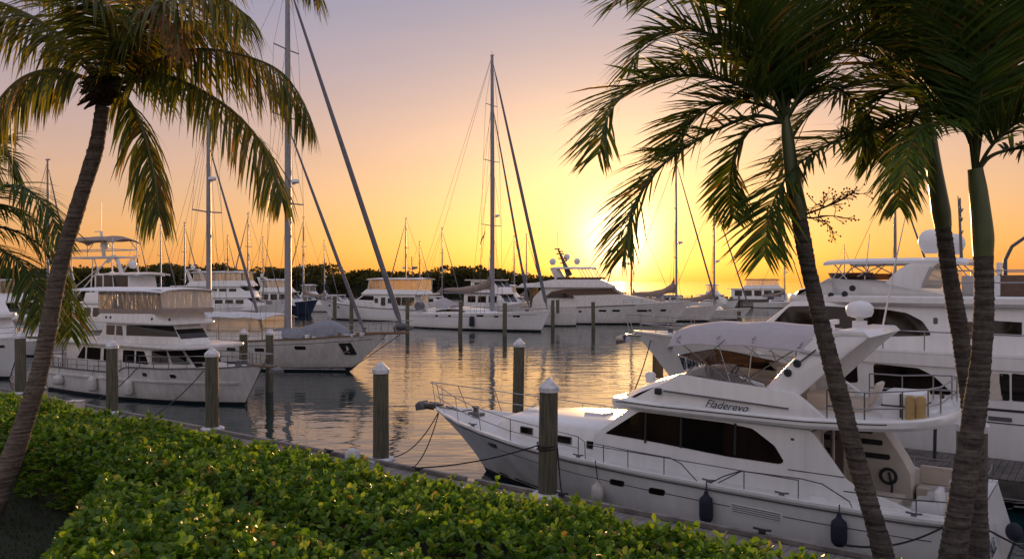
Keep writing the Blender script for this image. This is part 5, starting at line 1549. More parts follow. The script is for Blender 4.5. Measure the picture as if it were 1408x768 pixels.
# domes on the hardtop, mast with aerials
a = Q(1282, 333, 0.4); dome(by, 'radar_dome', (a[0], 0.7, zt + 0.56), 0.37)
a = Q(1310, 336, -0.4); dome(by, 'radar_dome', (a[0], -0.7, zt + 0.52), 0.33)
ms = MB(); a = Q(1322, 330, 0)
ms.tube([(a[0], 0, zt), (a[0] + 0.05, 0, zt + 1.3), (a[0] + 0.1, 0, zt + 2.0)], [0.05, 0.035, 0.012], 6)
for dz, L_ in ((0.9, 0.30), (1.3, 0.22), (1.6, 0.30)):
    ms.tube([(a[0], -L_, zt + dz), (a[0], 0, zt + dz - 0.1), (a[0], L_, zt + dz + 0.05)], 0.025, 5); ms.tube([(a[0], L_, zt + dz + 0.05), (a[0], L_, zt + dz + 0.3)], 0.03, 5)
ms.build('aerial_mast', M['rub'], by)
for px, py, top in ((1173, 380, 320), (1170, 470, 420)):
    pass
a, b = Q(1186, 384), Q(1193, 321); q = MB(); q.tube([(a[0], 2.0, a[1]), (b[0], 2.0, b[1])], [0.022, 0.01], 5); q.build('whip_aerial', M['aluw'], by)
# fly deck rail, aft seats, crane
dk = 5.07
xa_, xb_ = c4[0] - 0.1, -10.9
q = MB()
pts_ = [(xa_, 2.3), (-8.5, 2.4), (xb_, 2.2), (xb_, -2.2), (-8.5, -2.4), (xa_, -2.3)]
rail(by, [[(x, y, dk + 0.75) for x, y in pts_], [(x, y, dk + 0.40) for x, y in pts_]], [((x, y, dk), (x, y, dk + 0.75)) for x, y in pts_ + [(-7.2, 2.36), (-9.6, 2.3), (xb_, 0), (-7.2, -2.36)]], 0.02, 'flydeck_railing')
for xx, yy, c, nm, mm in ((Q(1352, 395)[0], 1.2, 0.35, 'flydeck_chair', 'plastic'), (Q(1385, 395)[0], 1.0, 0.5, 'locker', 'brown'), (Q(1330, 395)[0], 0.0, 0.4, 'flydeck_seat', 'plastic'), (Q(1400, 390)[0], -0.6, 0.45, 'tender_chock', 'plastic')):
    q = MB(); q.box((xx - c, yy - c, dk), (xx + c, yy + c, dk + 0.62)); q.box((xx - c, yy - c, dk + 0.62), (xx - c * 0.7, yy + c, dk + 1.0)); q.build(nm, M[mm], by, bevel=0.06)
cr_ = MB(); a = Q(1382, 388, 0); cr_.tube([(a[0], 0, dk), (a[0], 0, dk + 1.1), (a[0] - 0.2, 0.2, dk + 1.5), (a[0] - 2.4, 0.6, dk + 3.2)], [0.07, 0.06, 0.05, 0.03], 8); cr_.build('tender_crane', M['rub'], by)
# side deck rails
ps, po = [], []
for sd in (-1, 1):
    for xa2, xb2 in ((5.0, 2.2), (1.6, -2.2), (-3.0, -9.5)):
        l_ = HG.loop(xb2, xa2, 0.62, 0.12, 10, sd); ps.append(l_)
        for i in (0, 3, 7, 10): po.append(((l_[i][0], l_[i][1], HG.z(l_[i][0])), l_[i]))
rail(by, ps, po, 0.02, 'side_railing')
hull_rail(by, HG, 5.6, 11.2, 0.70, 6, 0.10, bow=0.55, name='bow_railing', r=0.02)
ag = MB(); ag.box((11.0, -0.12, 3.30), (11.9, 0.12, 3.38)); ag.tube([(11.3, 0, 3.44), (11.95, 0, 3.3), (12.1, 0, 3.05)], 0.05, 6); ag.prism([(11.75, 3.05), (12.2, 2.95), (12.2, 3.25), (11.95, 3.35)], -0.28, 0.28); ag.build('anchor', M['steel'], by, bevel=0.03)
ag = MB(); ag.lathe([(0.2, 0), (0.18, 0.15), (0.1, 0.2), (0.1, 0.34), (0.17, 0.38), (0.16, 0.42)], (9.9, 0, 3.28), 12); ag.build('windlass', M['rub'], by)
# aft deck furniture on the side at right
q = MB(); q.box((-9.4, 2.37, 3.05), (-8.2, 2.8, 3.55)); q.build('side_locker', M['cushion'], by, bevel=0.04)

# finger dock between the two yachts
fd = thing('finger_dock', 'dark narrow finger dock between the nearest motor yacht and the large three deck yacht', 'dock', DQ(0, 23.5))
o_ = DQ(0, 23.5); q = MB(); s = -9.0
while s < 26:
    Pp = [DQ(s, 22.4) - o_, DQ(s + 0.14, 22.4) - o_, DQ(s + 0.14, 24.9) - o_, DQ(s, 24.9) - o_]; q.plan([(p.x, p.y) for p in Pp], 0.72, 0.78 + rng.uniform(-0.004, 0.004)); s += 0.152
M['plank_d'] = mat('dark_wet_planks', (0.10, 0.088, 0.08), 0.7, noise=0.5, nscale=3, bump=0.3, bscale=30)
q.build('planking', M['plank_d'], fd, smooth=0)
q = MB()
for q0 in (22.36, 24.8):
    Pp = [DQ(a, b) - o_ for a, b in ((-9.0, q0), (26, q0), (26, q0 + 0.14), (-9.0, q0 + 0.14))]; q.plan([(p.x, p.y) for p in Pp], 0.35, 0.715)
for ss in range(-8, 26, 5):
    for qq in (22.6, 24.7):
        p = DQ(ss, qq) - o_; q.tube([(p.x, p.y, -2), (p.x, p.y, 0.7)], 0.14, 8)
q.build('bearer', M['plank_d'], fd)
t = thing('dock_pedestal', 'slim bent dark pole standing on the finger dock beside the large yacht', 'pole', on_z(1285, 632, 0.79))
q = MB(); q.tube([(0, 0, 0), (0.02, 0, 0.9), (0.28, 0.1, 1.7)], 0.045, 7); q.tube([(0.24, 0.08, 1.55), (-0.2, 0, 1.45)], 0.02, 5); q.build('pole', M['black'], t)

# ------------------------------------------------------------------ left trawler yacht
FT = Frame((-10.9, 35.0), (0.85, -0.53), 7.0)
tw = thing('trawler_yacht', 'white trawler yacht with pilothouse and clear flybridge enclosure, moored at left, bow right', 'motor yacht', FT.loc, FT.rz)
tw.scale = (1, 1, 0.90)
HT = Hull(-7.0, 7.0, [(-7, 1.32), (-2, 1.36), (-0.6, 1.42), (0.1, 1.72), (2, 1.74), (4.5, 1.84), (7, 2.02)],
          [(-7, 1.9), (-4, 2.05), (0, 2.05), (2.5, 1.88), (4.3, 1.45), (5.6, 0.9), (6.4, 0.45), (7, 0.03)], 5.75, draft=0.9, wl=0.93, bowflare=0.40, stempow=0.95, boot=0.16)
ht = HT.build(tw, [M['hull2'], M['boot']], nu=36)
HT.caprail(tw, M['rub'], h=0.05, w=0.10, out=0.03, name='cap_rail')
HT.ribbon(ht, 'rub_strake', M['gel2'], -6.9, 5.9, lambda x: 1.02 + 0.012 * x, 0.09, 0.06)
HT.ribbon(ht, 'boot_stripe', M['boot'], -6.9, 5.7, 0.05, 0.10, 0.006)
HT.deckplate(tw, -6.95, 6.9, M['deck'], drop=0.05)
for x in (3.05, 1.35): hull_port(HT, tw, x, 1.42, 0.16, 0.10)
T = lambda px, py, y=-1.72: FT.P(px, py, y)
wT = lambda x, z: 1.74 - (z - 1.3) * 0.05
a0_, a1_ = T(281, 495, -0.5), T(257, 478, -0.5)
def house(parent, name, xr, zbr, xc, xf, xft, z0, z1, w, wf, m):
    '''cabin with the forward corners cut off at an angle; returns it and its width function'''
    def W_(x, z):
        base_ = w - (z - z0) * 0.05
        x_end = xf + (xft - xf) * (z - z0) / (z1 - z0)
        return base_ if x <= xc else base_ + (wf - w) * (x - xc) / max(0.05, x_end - xc)
    mb = MB()
    mb.prism([(xc, z0), (xc, z1), (xr, z1), (xr - zbr, z0)], lambda x, z: -W_(x, z), W_)
    rows_ = []
    for i in range(9):
        z = z0 + (z1 - z0) * i / 8; xe = xf + (xft - xf) * i / 8
        xs_ = [xc + (xe - xc) * k / 6 for k in range(7)]
        rows_.append([(x, -W_(x, z), z) for x in xs_] + [(x, W_(x, z), z) for x in reversed(xs_)])
    mb.grid(rows_)
    return mb.build(name, M[m], parent, bevel=0.03), W_
def tx(px): return T(px, 490)[0]
xc_ = tx(205)
hs, wT2 = house(tw, 'saloon', -5.4, 0.1, xc_, a0_[0] + 0.25, a1_[0], 1.3, 2.76, 1.74, 0.85, 'gel2')
zl, zh = 1.92, 2.56
for pa, pb in ((119, 137.5), (142, 150), (168.5, 184)): win(hs, rounded([(tx(pa), zl), (tx(pb), zl), (tx(pb), zh), (tx(pa), zh)], 0.05), wT2)
win(hs, rounded([(tx(106), zl), (tx(116.5), zl), (tx(116.5), zh), (tx(113.5), zh)], 0.05), wT2)
win(hs, rounded([(tx(186.5), zl), (tx(204), zl), (tx(197), zh), (tx(186.5), zh)], 0.05), wT2)
def chamfer_wins(parent, W_, xc, xf, xft, z0, z1, za, zb, fr, name='windshield'):
    for f0, f1 in fr:
        def xe(f, z): return xc + (xf + (xft - xf) * (z - z0) / (z1 - z0) - xc) * f
        win(parent, [(xe(f0, za), za), (xe(f1, za), za), (xe(f1, zb), zb), (xe(f0, zb), zb)], W_, name, out=0.016)
chamfer_wins(hs, wT2, xc_, a0_[0] + 0.25, a1_[0], 1.3, 2.76, 1.95, 2.60, ((0.06, 0.48), (0.54, 0.95)))
face_win(hs, (a0_[0] + 0.25, 1.3), (a1_[0], 2.76), -0.74, 0.74, inset=0.70 if False else 0.16)
# boat deck / saloon roof with overhang
def rw_(x, L0, L1, w): return w * min(1, max(0.05, (L1 - x) / 0.9)) ** 0.4
def roof(parent, name, x0, x1, w, z, th, m='gel2', nose=1.1, camber=0.05):
    pts = []
    xs = [x0, x0 + 0.1, (x0 + x1 - nose) / 2, x1 - nose] + [x1 - nose * (1 - math.sin(k * math.pi / 16)) for k in range(1, 9)]
    L_ = [(x, w if x <= x1 - nose else w * (0.62 + 0.38 * math.sqrt(max(0, 1 - ((x - (x1 - nose)) / nose) ** 2)))) for x in xs]
    outline = [(x, y) for x, y in L_] + [(x, -y) for x, y in reversed(L_)]
    mb = MB(); mb.plan(outline, z, z + th)
    return mb.build(name, M[m], parent, bevel=th * 0.35)
x_r = T(292, 476, -0.3)[0]
roof(tw, 'saloon_roof', -6.6, x_r, 1.95, 2.74, 0.17)
# pilothouse
wP = lambda x, z: 1.45 - (z - 2.9) * 0.08
b0_, b1_ = T(258, 463, -0.4), T(246, 446, -0.4)
p0, p1 = (b0_[0], 3.25), (b1_[0], 3.86)
xr_ = T(150, 446, -1.4)[0] - 0.2
xpc = T(171, 455, -1.4)[0]
ph, wP2 = house(tw, 'pilothouse', xr_, 0.75, xpc, p0[0] + 0.2, p1[0], 2.9, 3.92, 1.45, 0.75, 'gel2')
for pa, pb, cut in ((147, 158, 0), (160.5, 170, 0.12)):
    win(ph, rounded([(T(pa, 460, -1.4)[0], 3.28), (T(pb, 460, -1.4)[0], 3.28), (T(pb, 460, -1.4)[0] - cut, 3.78), (T(pa, 460, -1.4)[0], 3.78)], 0.04), wP2)
chamfer_wins(ph, wP2, xpc, p0[0] + 0.2, p1[0], 2.9, 3.92, 3.28, 3.82, ((0.05, 0.98),))
face_win(ph, (p0[0] + 0.2, 2.9), (p1[0], 3.92), -0.72, 0.72, inset=0.36)
roof(tw, 'pilothouse_roof', T(133, 440, -1.4)[0], p1[0] + 0.5, 1.60, 3.90, 0.13)
# flybridge coaming, clear enclosure, top
f0, f1 = T(240, 436, -0.6)[0], T(226, 426, -0.6)[0]
fx = T(140, 432, -1.3)[0]
cm = slab(tw, 'flybridge_coaming', [(f0 + 0.2, 4.02), (f1 + 0.15, 4.55), (fx, 4.42), (fx - 0.6, 4.02)], lambda x, z: 1.42 - (z - 4.0) * 0.12, 'gel2', 0.05)
for px in (146, 152, 209, 233): 
    a = T(px, 437, -1.4); q = MB(); q.ball((a[0], -1.40, 4.2), (0.07, 0.05, 0.07), 8); q.build('horn', M['black'], cm)
e0, e1 = T(138, 400, -1.3)[0], T(222, 400, -1.3)[0]
zt_ = 5.78
win(tw, [(e0, 4.40), (e1 + 0.15, 4.52), (e1 + 0.0, zt_ - 0.08), (e0 - 0.05, zt_ - 0.15)], lambda x, z: 1.36, 'side_curtain', 'vinyl', out=0.0, back=0.012)
q = MB(); q.add([(e1 + 0.17, -1.35, 4.52), (e1 + 0.17, 1.35, 4.52), (e1 + 0.02, 1.35, zt_ - 0.08), (e1 + 0.02, -1.35, zt_ - 0.08), (e1 + 0.155, -1.35, 4.52), (e1 + 0.155, 1.35, 4.52), (e1 + 0.005, 1.35, zt_ - 0.08), (e1 + 0.005, -1.35, zt_ - 0.08)], [(0, 1, 2, 3), (7, 6, 5, 4)]); q.build('front_curtain', M['vinyl'], tw)
q = MB()
for sd in (-1, 1):
    for x in (e0, e0 + 1.2, e0 + 2.4, e1 + 0.08): q.tube([(x, sd * 1.36, 4.4), (x - 0.05, sd * 1.36, zt_ - 0.1)], 0.022, 6)
    q.tube([(e0 + 0.1, sd * 1.36, 4.4), (e0 + 1.1, sd * 1.36, zt_ - 0.1)], 0.018, 6)
q.build('enclosure_frame', M['steel'], tw)
q = MB()
for sd in (-1, 1): q.grid([[(e0, sd * 1.37, 4.36), (e1 + 0.2, sd * 1.37, 4.48)], [(e0, sd * 1.39, 4.64), (e1 + 0.18, sd * 1.39, 4.72)]])
q.grid([[(e1 + 0.21, -1.37, 4.48), (e1 + 0.21, 1.37, 4.48)], [(e1 + 0.19, -1.39, 4.72), (e1 + 0.19, 1.39, 4.72)]]); q.build('weather_cloth', M['tan'], tw)
canopy(tw, 'flybridge_top', e1 + 0.25, T(97, 398, -1.3)[0], 1.5, zt_ - 0.08, 0.12, 'plastic', 0.06, 0.05, 0.06, thick=0.05, ripple=0.004)
q = MB(); q.box((e0 + 0.6, -0.4, 4.1), (e0 + 1.2, 0.3, 4.9)); q.box((e0 + 0.6, -0.4, 4.9), (e0 + 0.75, 0.3, 5.25)); q.build('helm_seat', M['cushion'], tw, bevel=0.05)
hull_rail(tw, HT, 0.0, 6.6, 0.62, 7, 0.10, bow=0.75, name='bow_railing', r=0.02)
hull_rail(tw, HT, -6.8, -0.4, 0.55, 7, 0.10, name='side_railing', r=0.02)
q = MB(); q.box((6.2, -0.2, 2.0), (7.7, 0.2, 2.08)); q.build('bow_pulpit', M['teak'], tw, bevel=0.02)
q = MB(); q.tube([(7.0, 0, 2.12), (7.75, 0, 2.02), (7.95, 0, 1.78)], 0.05, 6); q.prism([(7.6, 1.75), (8.05, 1.68), (8.05, 1.9), (7.8, 2.0)], -0.25, 0.25); q.build('anchor', M['rub'], tw, bevel=0.02)
q = MB(); q.lathe([(0.16, 0), (0.15, 0.12), (0.08, 0.16), (0.08, 0.26), (0.14, 0.3), (0.13, 0.34)], (5.4, 0, 1.88), 12); q.build('windlass', M['rub'], tw)
q = MB(); q.box((3.3, -0.35, 1.83), (4.2, 0.35, 1.98)); q.build('hatch', M['gel2'], tw, bevel=0.04)
q = MB(); q.box((-6.9, -1.7, 1.3), (-6.6, 1.7, 2.1)); q.box((-6.6, -1.72, 1.35), (-5.6, -1.66, 2.0)); q.build('cockpit_screen', M['gel2'], tw, bevel=0.03)
q = MB()
for x, y in ((-6.5, -1.8), (-6.5, 1.8), (-5.6, -1.8), (-5.6, 1.8)): q.tube([(x, y, 1.35), (x, y, 2.74)], 0.03, 6)
q.build('roof_post', M['steel'], tw)
for x, lab, mm, rr_, hh in ((-2.35, 'white fender hanging amidships on the left trawler yacht, beside the white capped piling', 'fendw', 0.2, 0.7), (0.35, 'white fender hanging just right of the piling on the left trawler yacht', 'fendw', 0.2, 0.72), (-5.4, 'pale round fender hanging near the stern of the left trawler yacht', 'fendw', 0.25, 0.5)):
    p = HT.at(x, 0.62, -1, 0.2); fender(FT.W(*p), FT.W(x, -HT.b(x) - 0.02, HT.z(x) + 0.1), lab, mm, r=rr_, h=hh)

# ------------------------------------------------------------------ ketch with tall masts
def rig(parent, H, mx, base, top, spread, r=0.10, m='alu', fore=None, back=None, furl=None, radar=None, chain=None, name='mast', wr=0.012):
    """mast with spreaders (child), shrouds, stays and a furled headsail"""
    mb = MB(); mb.tube([(mx, 0, base), (mx, 0, base + (top - base) * 0.6), (mx - 0.04, 0, top)], [r, r * 0.92, r * 0.62], 10)
    mb.tube([(mx - 0.08, 0, top), (mx - 0.08, 0, top + 0.5)], 0.02, 4); mb.box((mx - 0.25, -0.05, top - 0.02), (mx + 0.2, 0.05, top + 0.10))
    mo = mb.build(name, M[m], parent, smooth=60)
    for z, half in spread:
        s_ = MB(); s_.tube([(mx - 0.12, -half, z + 0.05), (mx, 0, z - 0.03), (mx - 0.12, half, z + 0.05)], 0.045, 6); s_.build('spreader', M[m], mo)
    w_ = MB()
    b = (H.b(mx) if H else 2.0) - 0.12
    zd = (H.z(mx) if H else base) + 0.05
    for sd in (-1, 1):
        pts = [(mx - 0.12, sd * b, zd)] + [(mx - 0.12, sd * half, z + 0.05) for z, half in spread] + [(mx, 0, top - 0.1)]
        w_.tube(pts, wr, 4, 0, False)
        if spread:
            w_.tube([(mx + 0.4, sd * b, zd), (mx, 0, spread[0][0] - 0.2)], wr, 4, 0, False)
            w_.tube([(mx - 0.7, sd * b, zd), (mx, 0, spread[-1][0] - 0.2)], wr, 4, 0, False)
            for (z, half), (z2, h2) in zip(spread, spread[1:]): w_.tube([(mx - 0.12, sd * half, z + 0.05), (mx, 0, z2 - 0.1)], wr, 4, 0, False)
        if chain: w_.tube([(mx - chain, sd * b * 0.9, zd), (mx, 0, top * 0.86)], wr, 4, 0, False)
    if fore: w_.tube([fore, (mx, 0, top - 0.15)], wr, 4, 0, False)
    if back:
        for p in back: w_.tube([p, (mx - 0.05, 0, top - 0.05)], wr, 4, 0, False)
    w_.build('rigging', M['wire'], parent, smooth=0)
    for f in (furl or []):
        a, b_, rr_ = f
        a, b_ = Vector(a), Vector(b_)
        q = MB(); q.tube([a, a.lerp(b_, 0.02), a.lerp(b_, 0.04), a.lerp(b_, 0.5), a.lerp(b_, 0.93), b_], [0.03, 0.05, rr_, rr_ * 0.9, rr_ * 0.45, 0.02], 8); q.build('furled_sail', M['furl'], parent, smooth=60)
    if radar:
        z, off = radar
        q = MB(); q.box((mx + 0.08, -0.04, z - 0.10), (mx + off, 0.04, z - 0.02)); q.lathe([(0.20, 0), (0.27, 0.05), (0.27, 0.17), (0.2, 0.24), (0.02, 0.26)], (mx + off, 0, z - 0.02), 14); q.build('radar', M['plastic'], mo, smooth=50)
    return mo

def boom_cover(parent, x0, x1, z, drop=0.1, r=0.24, m='tan', peak=0.0):
    q = MB(); pts, rs_ = [], []
    for i in range(13):
        t = i / 12; pts.append((x0 + (x1 - x0) * t, 0, z - drop * math.sin(math.pi * t) + peak * (1 - t) ** 4 * 0.5)); rs_.append(r * (1.15 - 0.75 * t ** 1.5) * (1 + 0.08 * math.sin(t * 17)))
    q.tube(pts, rs_, 10); c = q.build('sail_cover', M[m], parent, smooth=60)
    if peak:
        q = MB(); q.prism([(x0 + 0.05, z), (x0 - 0.95 * math.copysign(1, x0 - x1) , z + 0.05), (x0 - 0.08 * math.copysign(1, x0 - x1), z + peak)], -0.09, 0.09); q.build('cover_collar', M[m], c, bevel=0.03)
    q = MB(); q.tube([(x0, 0, z - r * 0.9), (x1, 0, z - r * 0.9)], 0.09, 8); q.build('boom', M['alu'], parent)

FK = Frame((-7.5, 48.0), (0.93, -0.37), 9.0)
kt = thing('ketch', 'white ketch with two tall masts, furled sails and covered dinghy on deck, bow pointing right', 'sailboat', FK.loc, FK.rz)
HK = Hull(-9, 9, [(-9, 1.75), (-5, 1.72), (0, 1.80), (4, 2.0), (7, 2.2), (9, 2.38)], [(-9, 1.5), (-6, 2.1), (-1, 2.35), (3, 2.1), (5.5, 1.5), (7.3, 0.85), (8.3, 0.4), (9, 0.05)], 6.35, draft=1.0, wl=0.9, bowflare=0.45, stempow=0.9, boot=0.30, rake=0.8)
hk = HK.build(kt, [M['hull2'], M['boot']], nu=36)
HK.caprail(kt, M['teak'], h=0.09, w=0.10, out=0.03, name='toe_rail')
HK.ribbon(hk, 'boot_stripe', M['capw'], -8.3, 6.2, 0.12, 0.09, 0.006)
HK.ribbon(hk, 'cove_stripe', M['stripe'], -7.8, 8.2, lambda x: HK.z(x) - 0.28, 0.03, 0.006)
HK.deckplate(kt, -8.9, 8.9, M['deck'], drop=0.03)
K = lambda px, py, y=-2.2: FK.P(px, py, y)
for px, py in ((319, 480), (355, 481), (405, 479)):
    a = FK.P(px, py, -2.2); hull_panel(HK, hk, rectp(a[0] - 0.32, a[0] + 0.32, a[1] - 0.11, a[1] + 0.11, 0.06), 'glass', 'port_light', sides=(-1,))
a = FK.P(469, 481, -1.4)
hull_panel(HK, hk, rounded([(a[0] - 0.45, a[1] + 0.36), (a[0] + 0.28, a[1] + 0.40), (a[0] + 0.40, a[1] - 0.36), (a[0] - 0.25, a[1] - 0.36)], 0.06), 'black', 'anchor_pocket', sides=(-1,), out=0.03)
q = MB(); pa = HK.at(a[0], a[1], -1, 0.08); q.tube([(pa[0] - 0.05, pa[1], pa[2] + 0.3), (pa[0], pa[1], pa[2] - 0.1)], 0.05, 6); q.tube([(pa[0] - 0.22, pa[1], pa[2] - 0.2), (pa[0], pa[1] - 0.03, pa[2] - 0.12), (pa[0] + 0.22, pa[1], pa[2] - 0.2)], 0.06, 6); q.build('anchor', M['steel'], kt)
q = MB(); q.prism([(7.0, 2.26), (10.4, 2.40), (10.4, 2.54), (7.0, 2.42)], -0.22, 0.22); q.build('bowsprit', M['teak'], kt, bevel=0.03)
mxk = K(396, 448, 0)[0]; mzk = K(287, 455, 0)[0]
SP = lambda py, px=396: K(px, py, 0)[1]
rig(kt, HK, mxk, 1.8, 25.0, [(SP(279), 1.75), (SP(161), 1.5), (SP(68), 1.25)], r=0.22, fore=None, back=[(mzk + 0.5, 0, SP(175, 287))],
    furl=[((10.1, 0, 2.6), (mxk + 0.1, 0, 24.2), 0.17), ((7.4, 0, 2.5), (mxk + 0.1, 0, SP(178)), 0.12)], radar=(SP(252), 0.55), chain=1.6)
rig(kt, HK, mzk, 1.8, SP(160, 287), [(SP(291, 287), 1.35), (SP(171, 287), 0.85)], r=0.17, furl=[((K(363, 447, 0)[0], 0, 2.1), (mzk + 0.1, 0, SP(205, 287)), 0.10)], back=[(-9.2, 0.6, 1.8), (-9.2, -0.6, 1.8)], chain=1.0, radar=(SP(248, 287), 0.3))
# lanterns hanging in the mizzen rig
# coach roof, awning, dinghy, deck gear
slab(kt, 'coachroof', [(K(372, 455)[0], 1.8), (K(372, 455)[0] - 0.3, 2.42), (-4.6, 2.36), (-4.8, 1.7)], lambda x, z: 1.35 - (z - 1.8) * 0.2, 'gel2', 0.06)
x0_, x1_ = K(372, 445, -1)[0], K(250, 440, -1)[0]
canopy(kt, 'awning', x0_, x1_, 1.7, 3.35, 0.16, 'capw', 0.08, 0.05, 0.08, thick=0.03)
q = MB()
for x in (x0_ - 0.2, (x0_ + x1_) / 2, x1_ + 0.3):
    for sd in (-1, 1): q.tube([(x, sd * 1.55, 1.75), (x, sd * 1.6, 3.3)], 0.03, 6)
q.build('awning_post', M['steel'], kt)
win(kt, [(x0_ - 0.3, 2.45), (x1_ + 0.4, 2.45), (x1_ + 0.4, 3.28), (x0_ - 0.3, 3.28)], lambda x, z: 1.58, 'side_curtain', 'vinyl', out=0, back=0.015)
q = MB()
rw = []
xa_, xb_ = K(372, 470, 0)[0] + 0.1, K(430, 460, 0)[0]
for i in range(15):
    t = i / 14; x = xa_ + (xb_ - xa_) * t; s_ = math.sin(math.pi * min(1, max(0, t * 0.92 + 0.04))) ** 0.45
    rw.append([(x, 0.95 * s_ * math.cos(k * math.pi / 10), 2.0 + (0.62 + 0.06 * math.sin(9 * t)) * s_ * math.sin(k * math.pi / 10) ** 0.7) for k in range(11)])
q.grid(rw); q.build('covered_dinghy', M['blue'], kt, smooth=60)
q = MB(); rw = []
xa_, xb_ = K(412, 455, 0)[0], K(482, 452, 0)[0]
for i in range(17):
    t = i / 16; x = xa_ + (xb_ - xa_) * t; s_ = math.sin(math.pi * (t * 0.94 + 0.03)) ** 0.5 * (1 - 0.15 * math.sin(7 * t))
    rw.append([(x, 0.7 * s_ * math.cos(k * math.pi / 10), 2.1 + 1.05 * s_ * (1 - 0.25 * t) * math.sin(k * math.pi / 10) ** 0.8 + 0.05 * math.sin(k * 2 + 9 * t)) for k in range(11)])
q.grid(rw); q.build('sail_bag', M['blue'], kt, smooth=60)
hull_rail(kt, HK, -8.8, 8.4, 0.68, 15, 0.10, name='lifelines', r=0.014)
q = MB()
for sd in (-1, 1): q.tube([(8.2, sd * 0.5, 3.0), (9.6, sd * 0.3, 3.15), (10.7, sd * 0.12, 3.2)], 0.022, 6); q.tube([(9.8, sd * 0.28, 2.5), (9.6, sd * 0.3, 3.15)], 0.02, 6); q.tube([(8.8, sd * 0.4, 2.45), (8.9, sd * 0.4, 3.08)], 0.02, 6)
q.build('bow_railing', M['steel'], kt)
q = MB(); q.ball((10.0, 0, 2.85), (0.45, 0.25, 0.22), 10); q.tube([(9.5, 0, 2.6), (10.8, 0, 2.75)], 0.09, 6); q.ball((9.6, 0.1, 2.75), (0.25, 0.2, 0.18), 8); q.build('stowed_anchor', M['rub'], kt)
q = MB(); q.lathe([(0.2, 0), (0.18, 0.15), (0.1, 0.2), (0.1, 0.34), (0.17, 0.38), (0.16, 0.42)], (7.4, 0, 2.3), 12); q.build('windlass', M['rub'], kt)
rr2 = random.Random(2)
for k in range(9):
    x = 3.2 + k * 0.55; q = MB(); q.box((x, -0.9 + rr2.uniform(-0.2, 0.3), HK.z(x) - 0.02), (x + rr2.uniform(0.15, 0.35), -0.6, HK.z(x) + rr2.uniform(0.12, 0.3))); q.build('deck_box', M[rr2.choice(['rub', 'capw', 'gel2', 'teak'])], kt, bevel=0.03)
# ================================================================== boats across the basin
def px_ports(H, parent, FR, pts, half, y, sides=(-1,), m='glass', name='port_light'):
    for (px, py), (hw, hh) in zip(pts, half):
        a = FR.P(px, py, y); hull_panel(H, parent, rectp(a[0] - hw, a[0] + hw, a[1] - hh, a[1] + hh, hh * 0.6), m, name, sides=sides)

# ---- sloop with a bare tall mast in the middle
FC = Frame((4.2, 87.0), (0.816, -0.577), 10.0)
sl = thing('sloop', 'white sloop with one very tall mast and tan boom cover in the middle, bow right', 'sailboat', FC.loc, FC.rz)
HC = Hull(-10, 10, [(-10, 1.62), (-4, 1.70), (3, 1.9), (10, 2.25)], [(-10, 1.9), (-6, 2.4), (-1, 2.5), (3.5, 2.1), (6.5, 1.3), (8.6, 0.6), (10, 0.04)], 8.7, draft=0.8, wl=0.92, bowflare=0.35, boot=0.22, rake=-0.5)
hc = HC.build(sl, [M['hull'], M['boot']], nu=32)
HC.caprail(sl, M['gel'], h=0.06, w=0.08, out=0.03, name='toe_rail')
HC.ribbon(hc, 'cove_stripe', M['stripe'], -9.5, 9.0, lambda x: HC.z(x) - 0.30, 0.04, 0.01)
HC.deckplate(sl, -9.9, 9.9, M['deck'], drop=0.02, camber=0.1)
px_ports(HC, hc, FC, [(602, 434), (620, 434), (660, 434), (680, 435), (703, 435)], [(0.22, 0.10)] * 2 + [(0.45, 0.11), (0.25, 0.10), (0.40, 0.11)], -2.2)
rw = []
for i in range(15):
    x = -6.5 + 9.5 * i / 14; w_ = interp([(-6.5, 1.5), (-1, 1.45), (1.5, 1.0), (3.0, 0.3)], x); zt = interp([(-6.5, 2.35), (-2, 2.5), (1, 2.35), (3, 1.98)], x); zb = HC.z(x)
    rw.append([(x, -w_ - 0.15, zb), (x, -w_, zt - 0.08), (x, 0, zt + 0.08), (x, w_, zt - 0.08), (x, w_ + 0.15, zb)])
mb = MB(); mb.grid(rw); mb.add(rw[0], [tuple(range(5))]); cro = mb.build('coachroof', M['gel'], sl, smooth=40)
for sd in (-1, 1):
    q = MB(); n_ = 12; lo = []; hi = []
    for i in range(n_ + 1):
        x = -5.2 + 4.6 * i / n_; w_ = interp([(-6.5, 1.5), (-1, 1.45), (1.5, 1.0)], x); zt = interp([(-6.5, 2.35), (-2, 2.5), (1, 2.35)], x); zb = HC.z(x); e = math.sin(math.pi * i / n_) ** 0.5
        zm = (zb + zt - 0.08) / 2; hh = (zt - 0.08 - zb) * 0.38 * e
        lo.append((x, sd * (w_ + 0.10), zm - hh)); hi.append((x, sd * (w_ + 0.07), zm + hh))
    q.grid([lo, hi]); q.grid([[(p[0], p[1] - sd * 0.1, p[2]) for p in lo], lo]); q.grid([hi, [(p[0], p[1] - sd * 0.1, p[2]) for p in hi]]); q.build('window', M['glass'], cro, smooth=0)
CP = lambda px, py: FC.P(px, py, 0)
mxc = CP(677, 425)[0]
rig(sl, HC, mxc, 2.2, CP(670, 78)[1], [(CP(674, 310)[1], 1.9), (CP(672, 222)[1], 1.55), (CP(670, 146)[1], 1.1)], r=0.26, back=[(-9.8, 0.8, 1.7), (-9.8, -0.8, 1.7)],
    furl=[((9.6, 0, 2.4), (mxc + 0.1, 0, CP(672, 88)[1]), 0.20), ((7.2, 0, 2.4), (mxc + 0.1, 0, CP(673, 150)[1]), 0.14)], radar=(CP(676, 298)[1], 0.7), chain=1.8, wr=0.02)
boom_cover(sl, mxc - 0.2, mxc - 7.2, 4.55, 0.05, 0.42, 'tan', peak=1.9)
q = MB(); rw = []
